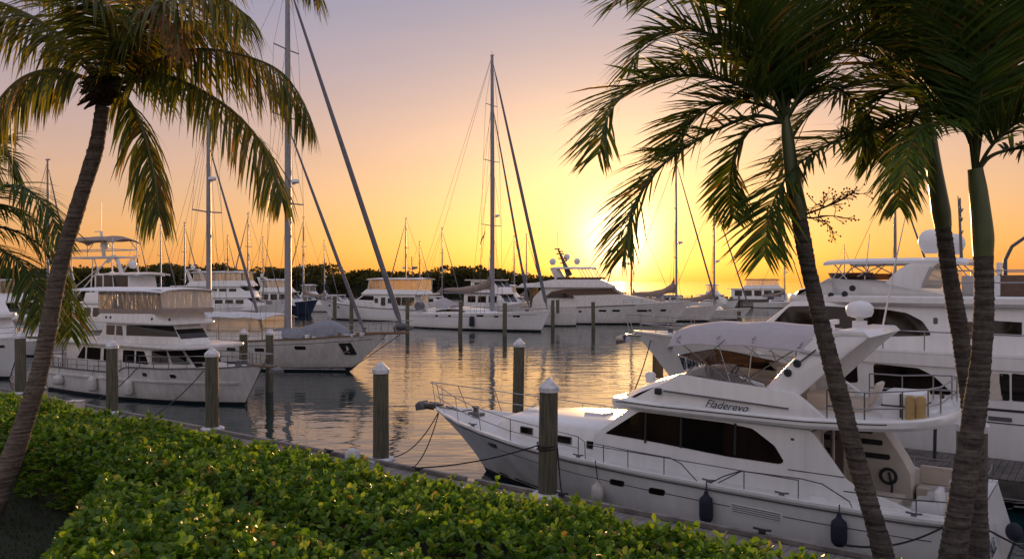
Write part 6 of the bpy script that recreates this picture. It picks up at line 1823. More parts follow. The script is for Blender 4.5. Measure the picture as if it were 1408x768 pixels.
for i in range(9):
    t = i / 8; x = -3.4 - 1.9 * t
    rw.append([(x, 1.3 * math.cos(k * math.pi / 8), 2.3 + (0.35 + 0.95 * t ** 0.6) * math.sin(k * math.pi / 8) ** 0.6) for k in range(9)])
q.grid(rw); q.build('sprayhood', M['canvas'], sl, smooth=60)
hull_rail(sl, HC, -9.8, 9.5, 0.7, 14, 0.08, bow=0.4, name='lifelines', r=0.018)
q = MB(); q.lathe([(0.08, -0.45), (0.5, -0.4), (0.5, 0.4), (0.08, 0.45)], (-9.0, 0, 2.5), 14, axis='y'); q.build('steering_wheel', M['rub'], sl)
q = MB(); q.box((-9.2, -0.3, 1.7), (-8.8, 0.3, 2.5)); q.build('binnacle', M['capw'], sl, bevel=0.05)
a = CP(652, 441); p = HC.at(a[0] + 1.5, 1.0, -1, 0.2)
fender(FC.W(*p), FC.W(p[0], p[1], 1.95), 'black fender hanging on the hull of the sloop with the very tall mast', 'fendn', r=0.30, h=1.15)
t = thing('flag', 'small tattered dark flag hanging below the lowest spreader of the middle sloop', 'flag', FC.W(mxc - 0.12, -1.2, CP(665, 315)[1]))
q = MB(); rs_ = random.Random(5); rw = []
for i in range(7):
    rw.append([(0.10 * math.sin(i * 1.3) - 0.12 * i, k * 0.12 + 0.06 * math.sin(i), -0.15 - i * 0.45 + 0.12 * k) for k in range(4)])
q.grid(rw); q.grid([[(p[0] + 0.012, p[1] + 0.012, p[2]) for p in r_] for r_ in rw]); q.build('cloth', M['brown'], t)
q = MB(); q.tube([(0, 0.1, 0.25), (-0.4, 0.1, -3.4)], 0.02, 4); q.build('halyard', M['wire'], t)

# ---- sundeck motor yacht under the sun
FB = Frame((23.0, 103.0), (0.975, -0.22), 11.4)
sy = thing('motor_yacht', 'white motor yacht with brown windows and domes beneath the setting sun', 'motor yacht', FB.loc, FB.rz)
HB = Hull(-11.4, 11.4, [(-11.4, 1.9), (-4, 2.2), (4, 2.55), (9, 2.8), (11.4, 3.0)], [(-11.4, 2.6), (-6, 2.8), (0, 2.8), (4, 2.5), (7.2, 1.7), (9.5, 0.8), (11.4, 0.04)], 9.2, draft=0.9, wl=0.9, bowflare=0.45, boot=0.22, stempow=0.9)
hb_ = HB.build(sy, [M['hull2'], M['boot']], nu=32)
HB.caprail(sy, M['gel2'], h=0.1, w=0.1, out=0.04, name='gunwale')
HB.deckplate(sy, -11.3, 11.3, M['deck'], drop=0.02)
HB.ribbon(hb_, 'cove_stripe', M['brown'], -3, 4.5, lambda x: HB.z(x) - 0.12, 0.10, 0.05)
px_ports(HB, hb_, FB, [(828.5, 427), (847, 427), (882.5, 427.3), (893, 427), (911.5, 427), (798, 428)], [(0.48, 0.13), (0.48, 0.13), (0.65, 0.13), (0.2, 0.10), (0.35, 0.13), (0.2, 0.1)], -2.6)
wB = lambda x, z: interp([(-11, 2.3), (1, 2.25), (3.5, 1.9), (8.2, 0.7)], x) - (z - 2.5) * 0.10
h_ = slab(sy, 'saloon', [(8.4, 2.75), (6.2, 3.20), (2.9, 3.85), (1.5, 4.72), (-7.6, 4.72), (-8.9, 3.3), (-9.0, 2.0), (8.0, 2.4)], wB, 'gel2', 0.06)
win(h_, rounded([(2.7, 3.90), (1.55, 4.60), (-4.6, 4.52), (-6.4, 4.2), (-7.2, 3.55), (-7.2, 3.40), (-3.4, 3.35), (-3.6, 3.75)], 0.06), wB, 'window', 'brown', out=0.03)
win(h_, rounded([(-3.45, 3.38), (-3.6, 3.62), (-4.6, 3.95), (-6.2, 3.95), (-7.1, 3.45), (-7.1, 3.38)], 0.06), wB, 'window', 'glass', out=0.05)
for y0_, y1_ in ((-1.75, -0.62), (-0.56, 0.56), (0.62, 1.75)): face_win(h_, (2.9, 3.85), (1.5, 4.72), y0_, y1_, m='brown', inset=0.1)
roof(sy, 'flybridge_deck', -11.2, 2.1, 2.5, 4.70, 0.16)
cm = slab(sy, 'flybridge_coaming', [(1.9, 4.86), (-0.2, 5.80), (-6.0, 5.80), (-8.6, 5.35), (-10.4, 5.25), (-10.9, 4.86)], lambda x, z: 2.3 - (z - 4.86) * 0.25, 'gel2', 0.08)
win(sy, [(0.0, 5.78), (0.4, 6.08), (-5.6, 6.05), (-5.8, 5.78)], lambda x, z: 2.05, 'windscreen', 'smoke', out=0.0, back=0.03)
canopy(sy, 'hardtop', -0.9, -6.6, 1.75, 7.32, 0.14, 'plastic', 0.05, 0.04, 0.05, thick=0.10)
for sd in (-1, 1):
    q = MB()
    for a, b in (((-0.2, 5.85), (-1.2, 7.3)), ((-1.3, 5.85), (-2.1, 7.3)), ((-2.2, 5.85), (-3.0, 7.3))): q.tube([(a[0], sd * 1.9, a[1]), (b[0], sd * 1.6, b[1])], 0.05, 6)
    q.build('hardtop_post', M['gel2'], sy)
for sd in (-1, 1):
    q = MB(); q.prism([(-5.0, 5.8), (-6.0, 5.8), (-6.7, 7.3), (-6.0, 7.35)], sd * 1.75, sd * 1.6); q.build('arch_leg', M['gel2'], sy, bevel=0.04)
BP = lambda px, py: FB.P(px, py, 0)
for px, py, r_, yy in ((760, 359.5, 0.44, -0.9), (779.5, 353, 0.42, 0.2), (793.5, 359, 0.42, -0.9)):
    a = FB.P(px, py, yy); dome(sy, 'satellite_dome', (a[0], yy, a[1]), r_)
q = MB(); a0_, a1_ = BP(783, 379), BP(767, 341)
q.tube([(a0_[0], 0, a0_[1]), (a0_[0] * 0.5 + a1_[0] * 0.5, 0, (a0_[1] + a1_[1]) / 2), (a1_[0], 0, a1_[1])], [0.45, 0.22, 0.08], 8)
for k in range(7):
    f = 0.45 + k * 0.085; x = a0_[0] + (a1_[0] - a0_[0]) * f; z = a0_[1] + (a1_[1] - a0_[1]) * f
    q.box((x - 0.5 + 0.3 * (k % 2), -0.3, z - 0.06), (x + 0.5 - 0.3 * (k % 3 == 0), 0.3, z + 0.10))
q.tube([(a1_[0], 0, a1_[1]), (a1_[0] - 0.05, 0, a1_[1] + 2.2)], 0.03, 5); q.build('signal_mast', M['rub'], sy)
hull_rail(sy, HB, 3.0, 11.0, 0.65, 7, 0.1, bow=0.3, name='bow_railing', r=0.022)
q = MB(); q.box((-10.6, -2.2, 2.0), (-9.0, 2.2, 2.1)); q.box((-9.3, -2.25, 2.1), (-9.0, 2.25, 4.6)); q.build('aft_bulkhead', M['brown'], sy)
# ---- trawler with amber enclosure
FA = Frame((-28.5, 118.0), (-0.93, 0.37), 9.5)
ta = thing('trawler_yacht', 'distant white trawler with amber lit flybridge enclosure, bow pointing left', 'motor yacht', FA.loc, FA.rz)
HA = Hull(-9.5, 9.5, [(-9.5, 1.5), (-2, 1.75), (3, 2.1), (9.5, 2.95)], [(-9.5, 2.1), (-5, 2.4), (1, 2.4), (4.5, 1.8), (7.5, 0.8), (9.5, 0.04)], 7.2, draft=0.8, wl=0.9, bowflare=0.45, boot=0.2)
ha = HA.build(ta, [M['hull'], M['boot']], nu=28)
HA.caprail(ta, M['stripe'], h=0.08, w=0.1, out=0.04, name='cap_rail')
HA.deckplate(ta, -9.4, 9.4, M['deck'], drop=0.03)
px_ports(HA, ha, FA, [(464, 422), (448, 420)], [(0.2, 0.12)] * 2, 1.6, sides=(1,))
wA = lambda x, z: interp([(-9, 2.0), (1, 1.95), (5.2, 1.0)], x) - (z - 2) * 0.06
h1 = slab(ta, 'cabin', [(5.4, 2.2), (4.2, 2.72), (1.9, 2.95), (0.7, 3.75), (-7.6, 3.70), (-7.7, 1.5), (5.2, 1.7)], wA, 'gel', 0.05)
win(h1, rounded([(1.6, 2.95), (0.65, 3.55), (-1.0, 3.5), (-1.0, 2.9)], 0.06), wA)
for x0_, x1_, z0__, z1_ in ((-1.7, -1.15, 2.55, 3.2), (-2.9, -2.2, 2.2, 3.3), (-4.0, -3.3, 2.5, 3.2), (-5.4, -4.5, 2.2, 3.35), (-6.6, -5.5, 2.2, 3.35), (-7.5, -6.75, 2.2, 3.35)):
    win(h1, rectp(x0_, x1_, z0__, z1_, 0.06), wA)
for y0_, y1_ in ((-1.5, -0.55), (-0.5, 0.5), (0.55, 1.5)): face_win(h1, (1.9, 2.95), (0.7, 3.75), y0_, y1_, inset=0.1)
roof(ta, 'flybridge_deck', -9.4, 1.3, 2.15, 3.70, 0.14, 'gel')
slab(ta, 'flybridge_coaming', [(1.0, 3.84), (0.2, 4.45), (-8.0, 4.35), (-8.4, 3.84)], lambda x, z: 1.95 - (z - 3.8) * 0.15, 'gel', 0.06)
win(ta, [(0.1, 4.4), (-0.35, 5.95), (-8.2, 5.9), (-8.2, 4.32)], lambda x, z: 1.8, 'side_curtain', 'vinyl_a', out=0, back=0.02)
q = MB()
for y0_, dx in ((0, 0),): q.add([(0.14, -1.8, 4.4), (0.14, 1.8, 4.4), (-0.33, 1.8, 5.95), (-0.33, -1.8, 5.95), (0.12, -1.8, 4.4), (0.12, 1.8, 4.4), (-0.35, 1.8, 5.95), (-0.35, -1.8, 5.95)], [(0, 1, 2, 3), (7, 6, 5, 4)])
q.build('front_curtain', M['vinyl_a'], ta)
canopy(ta, 'flybridge_top', 0.15, -8.7, 1.95, 5.92, 0.12, 'plastic', 0.05, 0.03, 0.04, thick=0.08)
q = MB()
for sd in (-1, 1):
    for x in (-0.1, -2.0, -4.0, -6.0, -8.2): q.tube([(x, sd * 1.82, 4.3), (x - 0.15, sd * 1.82, 5.95)], 0.04, 6)
q.build('enclosure_frame', M['gel'], ta)
hull_rail(ta, HA, -1.0, 9.2, 0.7, 9, 0.1, bow=0.4, name='bow_railing', r=0.022)
q = MB(); q.tube([(-6.2, 0, 6.0), (-6.0, 0, 9.0)], 0.06, 6); q.tube([(-6.6, 0, 7.2), (-5.4, 0, 7.4)], 0.05, 6); q.box((-6.8, -0.3, 7.3), (-6.2, 0.3, 7.6)); q.build('signal_mast', M['rub'], ta)

# ---- sport fishing boat with a tuna tower, left, behind the trawler yacht
FL = Frame((-30.5, 66.0), (0.86, -0.5), 7.5)
sf = thing('sportfishing_boat', 'white sportfishing boat with canvas topped tuna tower behind the left trawler yacht', 'fishing boat', FL.loc, FL.rz)
HL = Hull(-7.5, 7.5, [(-7.5, 1.2), (-3, 1.4), (2, 2.0), (7.5, 2.7)], [(-7.5, 2.1), (-3, 2.3), (1, 2.2), (4, 1.6), (6.2, 0.7), (7.5, 0.04)], 5.8, draft=0.7, wl=0.9, bowflare=0.5)
HL.build(sf, [M['hull'], M['boot']], nu=24); HL.caprail(sf, M['gel'], name='gunwale'); HL.deckplate(sf, -7.4, 7.4, M['deck'], drop=0.03)
LP = lambda px, py, y=0.0: FL.P(px, py, y)
cx0, cx1 = LP(100, 400, -1.8)[0], LP(205, 400, -1.8)[0]
wL = lambda x, z: 1.9 - (z - 2) * 0.06
h1 = slab(sf, 'cabin', [(cx1 + 1.2, 1.9), (cx1, 2.6), (cx1 - 0.9, 3.7), (cx0, 3.65), (cx0 - 0.1, 1.3)], wL, 'gel', 0.06)
for k in range(4):
    xx = cx0 + 0.4 + k * 1.25; win(h1, rectp(xx, xx + 0.95, 2.6, 3.35, 0.08), wL)
roof(sf, 'flybridge_deck', cx0 - 0.8, cx1 - 0.3, 1.95, 3.66, 0.12, 'gel')
fx0, fx1 = LP(133, 395, -1)[0], LP(180, 385, -1)[0]
slab(sf, 'flybridge_coaming', [(cx1 - 0.6, 3.78), (cx1 - 1.2, 4.7), (fx0 - 0.6, 4.6), (fx0 - 0.8, 3.78)], lambda x, z: 1.7 - (z - 3.8) * 0.1, 'gel', 0.06)
zz = LP(150, 376)[1]
canopy(sf, 'hardtop', LP(197, 377, -1)[0], LP(145, 377, -1)[0], 1.5, zz, 0.08, 'gel', 0.03, 0.03, 0.03, thick=0.12)
q = MB(); q.prism([(fx0, 4.6), (fx1 + 0.4, 4.6), (fx1, zz), (fx0, zz)], -1.2, 1.2); hh_ = q.build('helm_house', M['gel'], sf, bevel=0.05)
win(hh_, rectp(fx0 + 0.25, fx0 + 1.1, 4.75, zz - 0.15, 0.05), 1.2); win(hh_, rectp(fx0 + 1.3, fx1 - 0.1, 4.75, zz - 0.15, 0.05), 1.2)
tw0, tw1, twz = LP(104, 355)[0], LP(172, 355)[0], LP(140, 355)[1]
q = MB()
for sd in (-1, 1):
    for xa_, xb_ in ((tw0 - 0.3, tw0 + 0.9), (tw0 + 2.2, tw0 + 1.1), (tw0 + 1.9, tw1 - 0.6), (tw1 + 0.9, tw1 - 0.3)):
        q.tube([(xa_, sd * 1.5, 3.75), (xb_, sd * 1.05, twz)], 0.05, 6)
    q.tube([(tw0 - 0.3, sd * 1.5, 3.75), (tw1 - 0.2, sd * 1.05, twz)], 0.04, 6)
q.plan([(tw0, -1.1), (tw1, -1.1), (tw1, 1.1), (tw0, 1.1)], twz, twz + 0.12)
zr2 = LP(140, 344)[1]; zc2 = LP(140, 329)[1]
for z in (zr2,): q.tube([(tw0, -1.1, z), (tw1, -1.1, z), (tw1, 1.1, z), (tw0, 1.1, z), (tw0, -1.1, z)], 0.04, 6)
for x, y in ((tw0, -1.1), (tw1, -1.1), (tw1, 1.1), (tw0, 1.1)): q.tube([(x, y, twz), (x, y, zc2)], 0.045, 6)
for sd in (-1, 1):
    q.tube([(tw0, sd * 1.1, zr2), (tw0 + 1.1, sd * 1.1, zc2)], 0.035, 5); q.tube([(tw1, sd * 1.1, zr2), (tw1 - 1.1, sd * 1.1, zc2)], 0.035, 5)
q.build('tuna_tower', M['aluw'], sf)
canopy(sf, 'tower_canopy', tw1 + 0.25, tw0 - 0.25, 1.25, zc2 - 0.05, 0.30, 'tan', 0.28, 0.28, 0.1, thick=0.03)
q = MB(); a, b = LP(143, 352), LP(139, 318); q.tube([(a[0], 0, a[1]), (b[0], 0, b[1])], [0.16, 0.10], 8); q.tube([(b[0] - 0.9, 0, b[1]), (b[0], 0, b[1])], 0.04, 5); q.tube([(b[0], 0, b[1]), (b[0] + 0.05, 0, b[1] + 2.5)], 0.025, 5); q.build('tower_mast', M['aluw'], sf)
a = LP(148, 338); dome(sf, 'radar_dome', (a[0], -0.3, a[1]), 0.33)
a = LP(187, 363); dome(sf, 'radar_dome', (a[0], -0.3, a[1]), 0.33)
q = MB(); a, b, c_ = LP(178, 385), LP(166, 356), LP(157, 360); q.tube(crom([(a[0], -0.6, a[1]), (a[0] - 0.5, -0.6, (a[1] + b[1]) / 2 + 0.4), (b[0], -0.6, b[1] + 0.2), (c_[0], -0.6, c_[1])], 5), 0.16, 8); q.build('radar_arch', M['aluw'], sf)
q = MB(); a, b = LP(115, 385), LP(118, 366); 
for dx in (-0.9, 0.0, 0.9): q.tube([(a[0] + dx, -1.4, a[1]), (b[0], -1.4, b[1])], 0.05, 5)
q.build('outrigger_frame', M['aluw'], sf)
# ---- stern quarters of a motor cruiser at the far left edge
FE = Frame((-27.2, 44.5), (0.86, -0.5), 7.0)
le = thing('motor_yacht', 'white motor cruiser cut off by the left edge, dark windows under a flat roof', 'motor yacht', (FE.loc[0], FE.loc[1], 0), FE.rz)
HE = Hull(-7, 7, [(-7, 1.5), (0, 1.7), (7, 2.4)], [(-7, 2.0), (-3, 2.1), (1.5, 2.0), (4.2, 1.4), (6, 0.6), (7, 0.04)], 5.6, draft=0.8, wl=0.92, bowflare=0.4)
he = HE.build(le, [M['hull'], M['boot']], nu=24); HE.caprail(le, M['gel'], name='gunwale'); HE.deckplate(le, -6.9, 6.9, M['deck'], drop=0.03); HE.ribbon(he, 'cove_stripe', M['stripe'], -6.8, 6.0, lambda x: HE.z(x) - 0.5, 0.14, 0.02)
wE = lambda x, z: 1.75 - (z - 1.5) * 0.05
h1 = slab(le, 'saloon', [(3.6, 1.6), (3.4, 2.2), (2.7, 3.35), (-6.2, 3.3), (-6.3, 1.4)], wE, 'gel', 0.05)
for x0_, x1_ in ((-5.6, -4.2), (-3.9, -2.4), (-2.1, -0.6), (-0.3, 1.0), (1.3, 2.6)): win(h1, rectp(x0_, x1_, 2.15, 3.0, 0.08), wE)
roof(le, 'flybridge_deck', -6.9, 3.4, 2.0, 3.36, 0.30, 'gel')
slab(le, 'flybridge_coaming', [(2.6, 3.66), (1.9, 4.45), (-3.8, 4.4), (-4.2, 3.66)], lambda x, z: 1.65, 'gel', 0.08)
q = MB(); q.box((-2.5, -1.2, 4.4), (0.8, 1.2, 4.9)); q.build('canvas_cover', M['tan'], le, bevel=0.15)
hull_rail(le, HE, -6.5, 6.6, 0.6, 9, 0.1, bow=0.3, name='railing', r=0.02)

# ---- wide cruising yacht behind the ketch (long cabin, two window rows)
def cruiser(tip, heading, L_, B_, label, bz=2.4, sz=1.5, house=(0.28, -0.42), decks=1, fly=True, top='plastic', hullm='hull', name='motor_yacht', cat='motor yacht', group=None, wn_=5, arch=True, hz=(1.3, 2.2), mastm=False, winm='glass'):
    FR = Frame(tip, heading, L_ / 2)
    t = thing(name, label, cat, FR.loc, FR.rz, group)
    h = L_ / 2
    H = Hull(-h, h, [(-h, sz), (-h * 0.2, sz * 1.08), (h * 0.4, (sz + bz) / 2), (h, bz)], [(-h, B_ * 0.45), (-h * 0.5, B_ * 0.5), (0.1 * h, B_ * 0.49), (0.5 * h, B_ * 0.36), (0.8 * h, B_ * 0.15), (h, 0.04)], h * 0.80, draft=0.7, wl=0.9, bowflare=0.42)
    ho = H.build(t, [M[hullm], M['boot']], nu=20); H.caprail(t, M['gel'], h=0.08, w=0.1, out=0.03, name='gunwale', n=20); H.deckplate(t, -h * 0.98, h * 0.97, M['deck'], drop=0.03, n=16)
    xa, xb = house[1] * L_, house[0] * L_
    z0 = sz + 0.05; zt = z0
    w0 = B_ * 0.40
    for d in range(decks):
        wf = lambda x, z: w0 - d * 0.25 - (z - z0) * 0.05
        z1 = zt + hz[1] * (0.82 if d else 0.9)
        s_ = slab(t, 'cabin', [(xb + 0.9 - d * 1.2, zt - 0.2), (xb + 0.5 - d * 1.2, zt + 0.8), (xb - 0.5 - d * 1.2, z1), (xa + d * 1.0, z1), (xa - 0.05 + d * 1.0, zt - 0.2)], wf, 'gel', 0.05)
        n_ = max(2, wn_ - d); a, b = xa + 0.5 + d, xb - 0.6 - d * 1.3
        for k in range(n_):
            u0 = a + (b - a) * (k + 0.12) / n_; u1 = a + (b - a) * (k + 0.88) / n_
            win(s_, rectp(u0, u1, zt + 0.75, z1 - 0.28, 0.06), wf, m=winm)
        for y0, y1 in ((-w0 * 0.8, -w0 * 0.05), (w0 * 0.05, w0 * 0.8)): face_win(s_, (xb + 0.5 - d * 1.2, zt + 0.8), (xb - 0.5 - d * 1.2, z1), y0, y1, inset=0.1)
        roof(t, 'cabin_roof', xa - 0.9 + d * 1.0, xb + 0.1 - d * 1.2, w0 + 0.15 - d * 0.25, z1 - 0.01, 0.14, 'gel')
        zt = z1 + 0.13
    if fly:
        wf = lambda x, z: w0 - 0.25 - (z - zt) * 0.12
        slab(t, 'flybridge_coaming', [(xb - 0.6, zt), (xb - 1.3, zt + 0.75), (xa + 0.25 * (xb - xa), zt + 0.65), (xa + 0.2 * (xb - xa), zt)], wf, 'gel', 0.06)
        c0, c1 = xb - 1.3, xa + 0.3 * (xb - xa)
        win(t, [(c0, zt + 0.75), (c0 - 0.2, zt + 2.0), (c1, zt + 2.0), (c1, zt + 0.68)], lambda x, z: w0 - 0.38, 'side_curtain', 'vinyl', out=0, back=0.02)
        canopy(t, 'flybridge_top', c0 + 0.2, c1 - 0.4, w0 - 0.25, zt + 1.98, 0.1, top, 0.05, 0.03, 0.04, thick=0.08)
        q = MB()
        for sd in (-1, 1):
            for x in (c0 - 0.1, (c0 + c1) / 2, c1): q.tube([(x, sd * (w0 - 0.36), zt + 0.6), (x - 0.1, sd * (w0 - 0.36), zt + 2.0)], 0.04, 5)
        q.build('enclosure_frame', M['gel'], t)
        zt += 2.1
    if arch:
        for sd in (-1, 1):
            q = MB(); x = xa + 0.22 * (xb - xa); q.prism([(x + 0.9, zt - 1.6), (x + 0.2, zt - 1.6), (x - 0.5, zt + 0.2), (x - 0.1, zt + 0.25)], sd * (w0 - 0.5), sd * (w0 - 0.62)); q.build('arch_leg', M['gel'], t, bevel=0.03)
        q = MB(); q.box((x - 0.55, -w0 + 0.5, zt + 0.16), (x - 0.05, w0 - 0.5, zt + 0.28)); q.build('radar_arch', M['gel'], t, bevel=0.04)
        dome(t, 'radar_dome', (x - 0.3, 0, zt + 0.6), 0.3)
    if mastm:
        q = MB(); q.tube([(xa + 0.5 * (xb - xa), 0, zt - 0.2), (xa + 0.5 * (xb - xa), 0, zt + 3.2)], 0.06, 6); q.tube([(xa + 0.5 * (xb - xa) - 0.6, 0, zt + 1.6), (xa + 0.5 * (xb - xa) + 0.5, 0, zt + 1.7)], 0.05, 5); q.build('signal_mast', M['gel'], t)
    hull_rail(t, H, -h * 0.1, h * 0.95, 0.65, 7, 0.1, bow=0.3, name='railing', r=0.022)
    return t
def tipx(px, Y): return ((px - CX) * Y / FPX, Y)
cruiser(tipx(398, 113), (0.985, -0.17), 18, 5.4, 'white cruising yacht with two window rows behind the ketch masts', 2.4, 1.6, (0.22, -0.46), 2, True, wn_=7, hz=(1.3, 1.75))
cruiser(tipx(437, 132), (0.97, -0.25), 13, 4.2, 'dark navy hulled motorboat with white cabin beside the ketch main mast', 2.5, 1.7, (0.18, -0.40), 1, True, hullm='navy', wn_=4)
cruiser(tipx(732, 112), (0.80, -0.6), 12, 4.6, 'white tug like boat with two portholes and gear mast behind the sloop mast', 2.6, 1.7, (0.16, -0.42), 2, False, wn_=3, mastm=True, arch=False)
cruiser(tipx(1110, 172), (0.97, -0.24), 16.5, 5.2, 'distant white houseboat with brown canopy on the golden horizon at right', 2.6, 1.6, (0.22, -0.46), 1, True, hz=(1.3, 2.5), top='brown', wn_=5, arch=False)
cruiser(tipx(236, 84), (0.88, -0.47), 12, 4.2, 'white flybridge cruiser moored between the sportfishing boat and the ketch mizzen', 2.3, 1.5, (0.22, -0.42), 1, True, wn_=4)
cruiser(tipx(60, 74), (0.88, -0.47), 13, 4.4, 'white cabin cruiser behind the leaning coconut trunk at far left', 2.3, 1.5, (0.22, -0.42), 1, True, wn_=5, top='canvas')
# small white boats along the mangrove shore and the far pier
small = [(455, 150, 'small white cabin boat left of the amber trawler bow, against the mangrove'), (492, 158, 'small white cabin boat showing over the amber trawler foredeck'),
         (630, 140, 'small white cabin boat between the amber trawler stern and the sloop boom'), (800 - 60, 138, 'small white cabin boat just left of the yacht beneath the sun stern'),
         (905, 150, 'small white cabin boat at the far pier behind the yacht beneath the sun bow'), (962, 158, 'small white cabin boat in the middle of the far pier'), (1015, 160, 'small white cabin boat at the right end of the far pier')]
for i, (px, Y, lab) in enumerate(small):
    cruiser(tipx(px, Y), (0.95, -0.3) if i % 2 else (0.9, -0.44), 8.5 + (i % 3), 3.2, lab, 1.7, 1.1, (0.16, -0.36), 1, i % 3 == 0, wn_=3, group='small white cabin boats', arch=i % 2 == 1, hz=(1.2, 1.8))
# open launch under the yacht beneath the sun
FN = Frame(tipx(795, 99), (0.95, -0.3), 3.2)
dn = thing('dinghy', 'plain white open launch moored between the sloop bow and the yacht beneath the sun', 'dinghy', FN.loc, FN.rz)
HN = Hull(-3.2, 3.2, [(-3.2, 1.25), (3.2, 1.65)], [(-3.2, 1.1), (0, 1.25), (2, 0.9), (3.2, 0.12)], 2.9, draft=0.4, wl=0.9, bowflare=0.25)
HN.build(dn, [M['hull2'], M['boot']], nu=16); HN.caprail(dn, M['gel2'], name='gunwale', n=16); HN.deckplate(dn, -3.1, 3.1, M['deck'], drop=0.35)
q = MB(); q.box((-1.2, -0.5, 1.0), (-0.4, 0.5, 2.0)); q.build('console', M['gel2'], dn, bevel=0.06); q = MB(); q.box((-3.6, -0.25, 0.6), (-3.2, 0.25, 2.0)); q.build('outboard', M['rub'], dn, bevel=0.1)

# ---- sailboats in the background: one built, the rest copies
def sailboat(label, group='masts of sailboats in the background'):
    t = thing('sailboat', label, 'sailboat', (0, 0, 0), 0, group)
    H = Hull(-5.5, 5.5, [(-5.5, 1.05), (0, 1.15), (5.5, 1.55)], [(-5.5, 1.2), (-2, 1.7), (1, 1.55), (3.6, 0.9), (5.5, 0.04)], 4.4, draft=0.5, wl=0.9, bowflare=0.35, boot=0.15)
    H.build(t, [M['gel2'], M['boot']], nu=18); H.caprail(t, M['gel2'], h=0.05, w=0.06, name='toe_rail', n=18); H.deckplate(t, -5.4, 5.4, M['deck'], drop=0.02, n=14)
    s_ = slab(t, 'coachroof', [(2.2, 1.2), (1.6, 1.72), (-2.2, 1.75), (-2.3, 1.1)], lambda x, z: 1.0 - (z - 1.1) * 0.2, 'gel', 0.06)
    win(s_, rectp(-1.8, 1.0, 1.38, 1.58, 0.06), lambda x, z: 1.0 - (z - 1.1) * 0.2)
    rig(t, H, 0.9, 1.2, 16.0, [(6.2, 0.95), (11.0, 0.7)], r=0.13, furl=[((5.3, 0, 1.7), (1.0, 0, 15.2), 0.10)], back=[(-5.4, 0.3, 1.1), (-5.4, -0.3, 1.1)], wr=0.014, radar=(7.6, 0.45))
    boom_cover(t, 0.75, -3.8, 2.7, 0.05, 0.30, 'tan', peak=1.6)
    return t
proto = sailboat('x')
first = True
bl = [  # mast px, distance, mast top height (m), heading, label
    (66, 60, 14.6, (0.9, -0.43), 'sailboat with thick bare mast rising just left of the coconut trunk'),
    (221, 110, 13.2, (0.95, -0.3), 'sailboat whose short mast stands between the coconut trunk and the ketch mizzen'),
    (417, 150, 17.5, (-0.9, 0.4), 'sailboat whose mast stands immediately right of the ketch main mast'),
    (362, 125, 12.4, (0.98, -0.2), 'sailboat with tan cover and pale hull behind the ketch foredeck'),
    (558, 140, 16.5, (-0.9, 0.43), 'sailboat mast behind the stern of the amber trawler, the taller of two'),
    (577, 150, 13.0, (0.9, -0.43), 'sailboat mast behind the stern of the amber trawler, the shorter of two'),
    (707, 150, 14.0, (0.9, -0.43), 'sailboat with short thin mast just right of the tall sloop mast'),
    (724, 160, 15.0, (0.95, -0.3), 'sailboat with short thin mast left of the yacht beneath the sun aerial mast'),
    (868, 118, 17.0, (-0.95, 0.31), 'sailboat with mast directly in the glare right of the hanging palm tip'),
    (930, 112, 22.8, (0.93, -0.37), 'sailboat with the tallest mast between the yacht beneath the sun and the crownshaft palms'),
    (982, 116, 17.6, (0.93, -0.37), 'sailboat with pale bow showing beside the yacht beneath the sun bow, single mast'),
    (1079, 168, 15.6, (0.9, -0.43), 'sailboat mast rising behind the distant white houseboat'),
    (1231, 70, 15.2, (0.9, -0.43), 'sailboat mast standing behind the hardtop of the three deck yacht'),
    (313, 140, 13.5, (0.9, -0.43), 'sailboat with thin mast low over the mangrove between the ketch masts'),
    (189, 120, 13.6, (0.9, -0.43), 'sailboat with thin mast right of the tuna tower and left of the mizzen'),
    (254, 130, 15.0, (0.95, -0.3), 'sailboat with thin mast just left of the ketch mizzen mast'),
    (341, 118, 15.5, (-0.9, 0.43), 'sailboat with thin mast between the ketch mizzen and the ketch main mast, facing left'),
    (446, 155, 13.4, (0.9, -0.43), 'sailboat with thin mast between the ketch main mast and its furled headsail'),
    (608, 165, 16.5, (0.9, -0.43), 'sailboat with faint thin mast left of the tall sloop mast'),
    (1161, 165, 13.0, (0.9, -0.43), 'sailboat with faint thin mast far off between the right-hand palms'),
]
for px, Y, top, hd, lab in bl:
    c = proto if first else copy_tree(proto)
    first = False
    h = Vector(hd).normalized(); k = top / 16.0
    hull_k = min(1.25, max(0.8, k))
    mx = Vector(((px - CX) * Y / FPX, Y)) - h * 0.9 * hull_k
    c.location = (mx.x, mx.y, 0); c.rotation_euler = (0, 0, math.atan2(h.y, h.x)); c.scale = (hull_k, hull_k, k)
    c['label'] = lab

# ---- far pier
fp = thing('far_pier', 'long low dark pier on piles crossing the golden water at right', 'pier', (38, 172, 0))
q = MB(); q.box((-20, -1.2, 1.35), (62, 1.2, 1.7)); q.build('deck', M['plank_d'], fp)
q = MB()
for k in range(24):
    for y in (-1.0, 1.0): q.tube([(-19.5 + k * 3.4, y, -1), (-19.5 + k * 3.4, y, 2.6 if y > 0 else 1.35)], 0.17, 6)
q.build('pile', M['piling'], fp)
rr3 = random.Random(9)
for k in range(26):
    q = MB(); x = rr3.uniform(-18, 30); s_ = rr3.uniform(0.3, 0.8); y = rr3.uniform(-0.8, 0.8); q.box((x - s_, y - 0.3, 1.72), (x + s_, y + 0.3, 1.72 + rr3.uniform(0.4, 1.6))); q.build('stacked_gear', M[rr3.choice(['brown', 'gel2', 'tan', 'rub'])], fp, bevel=0.05)

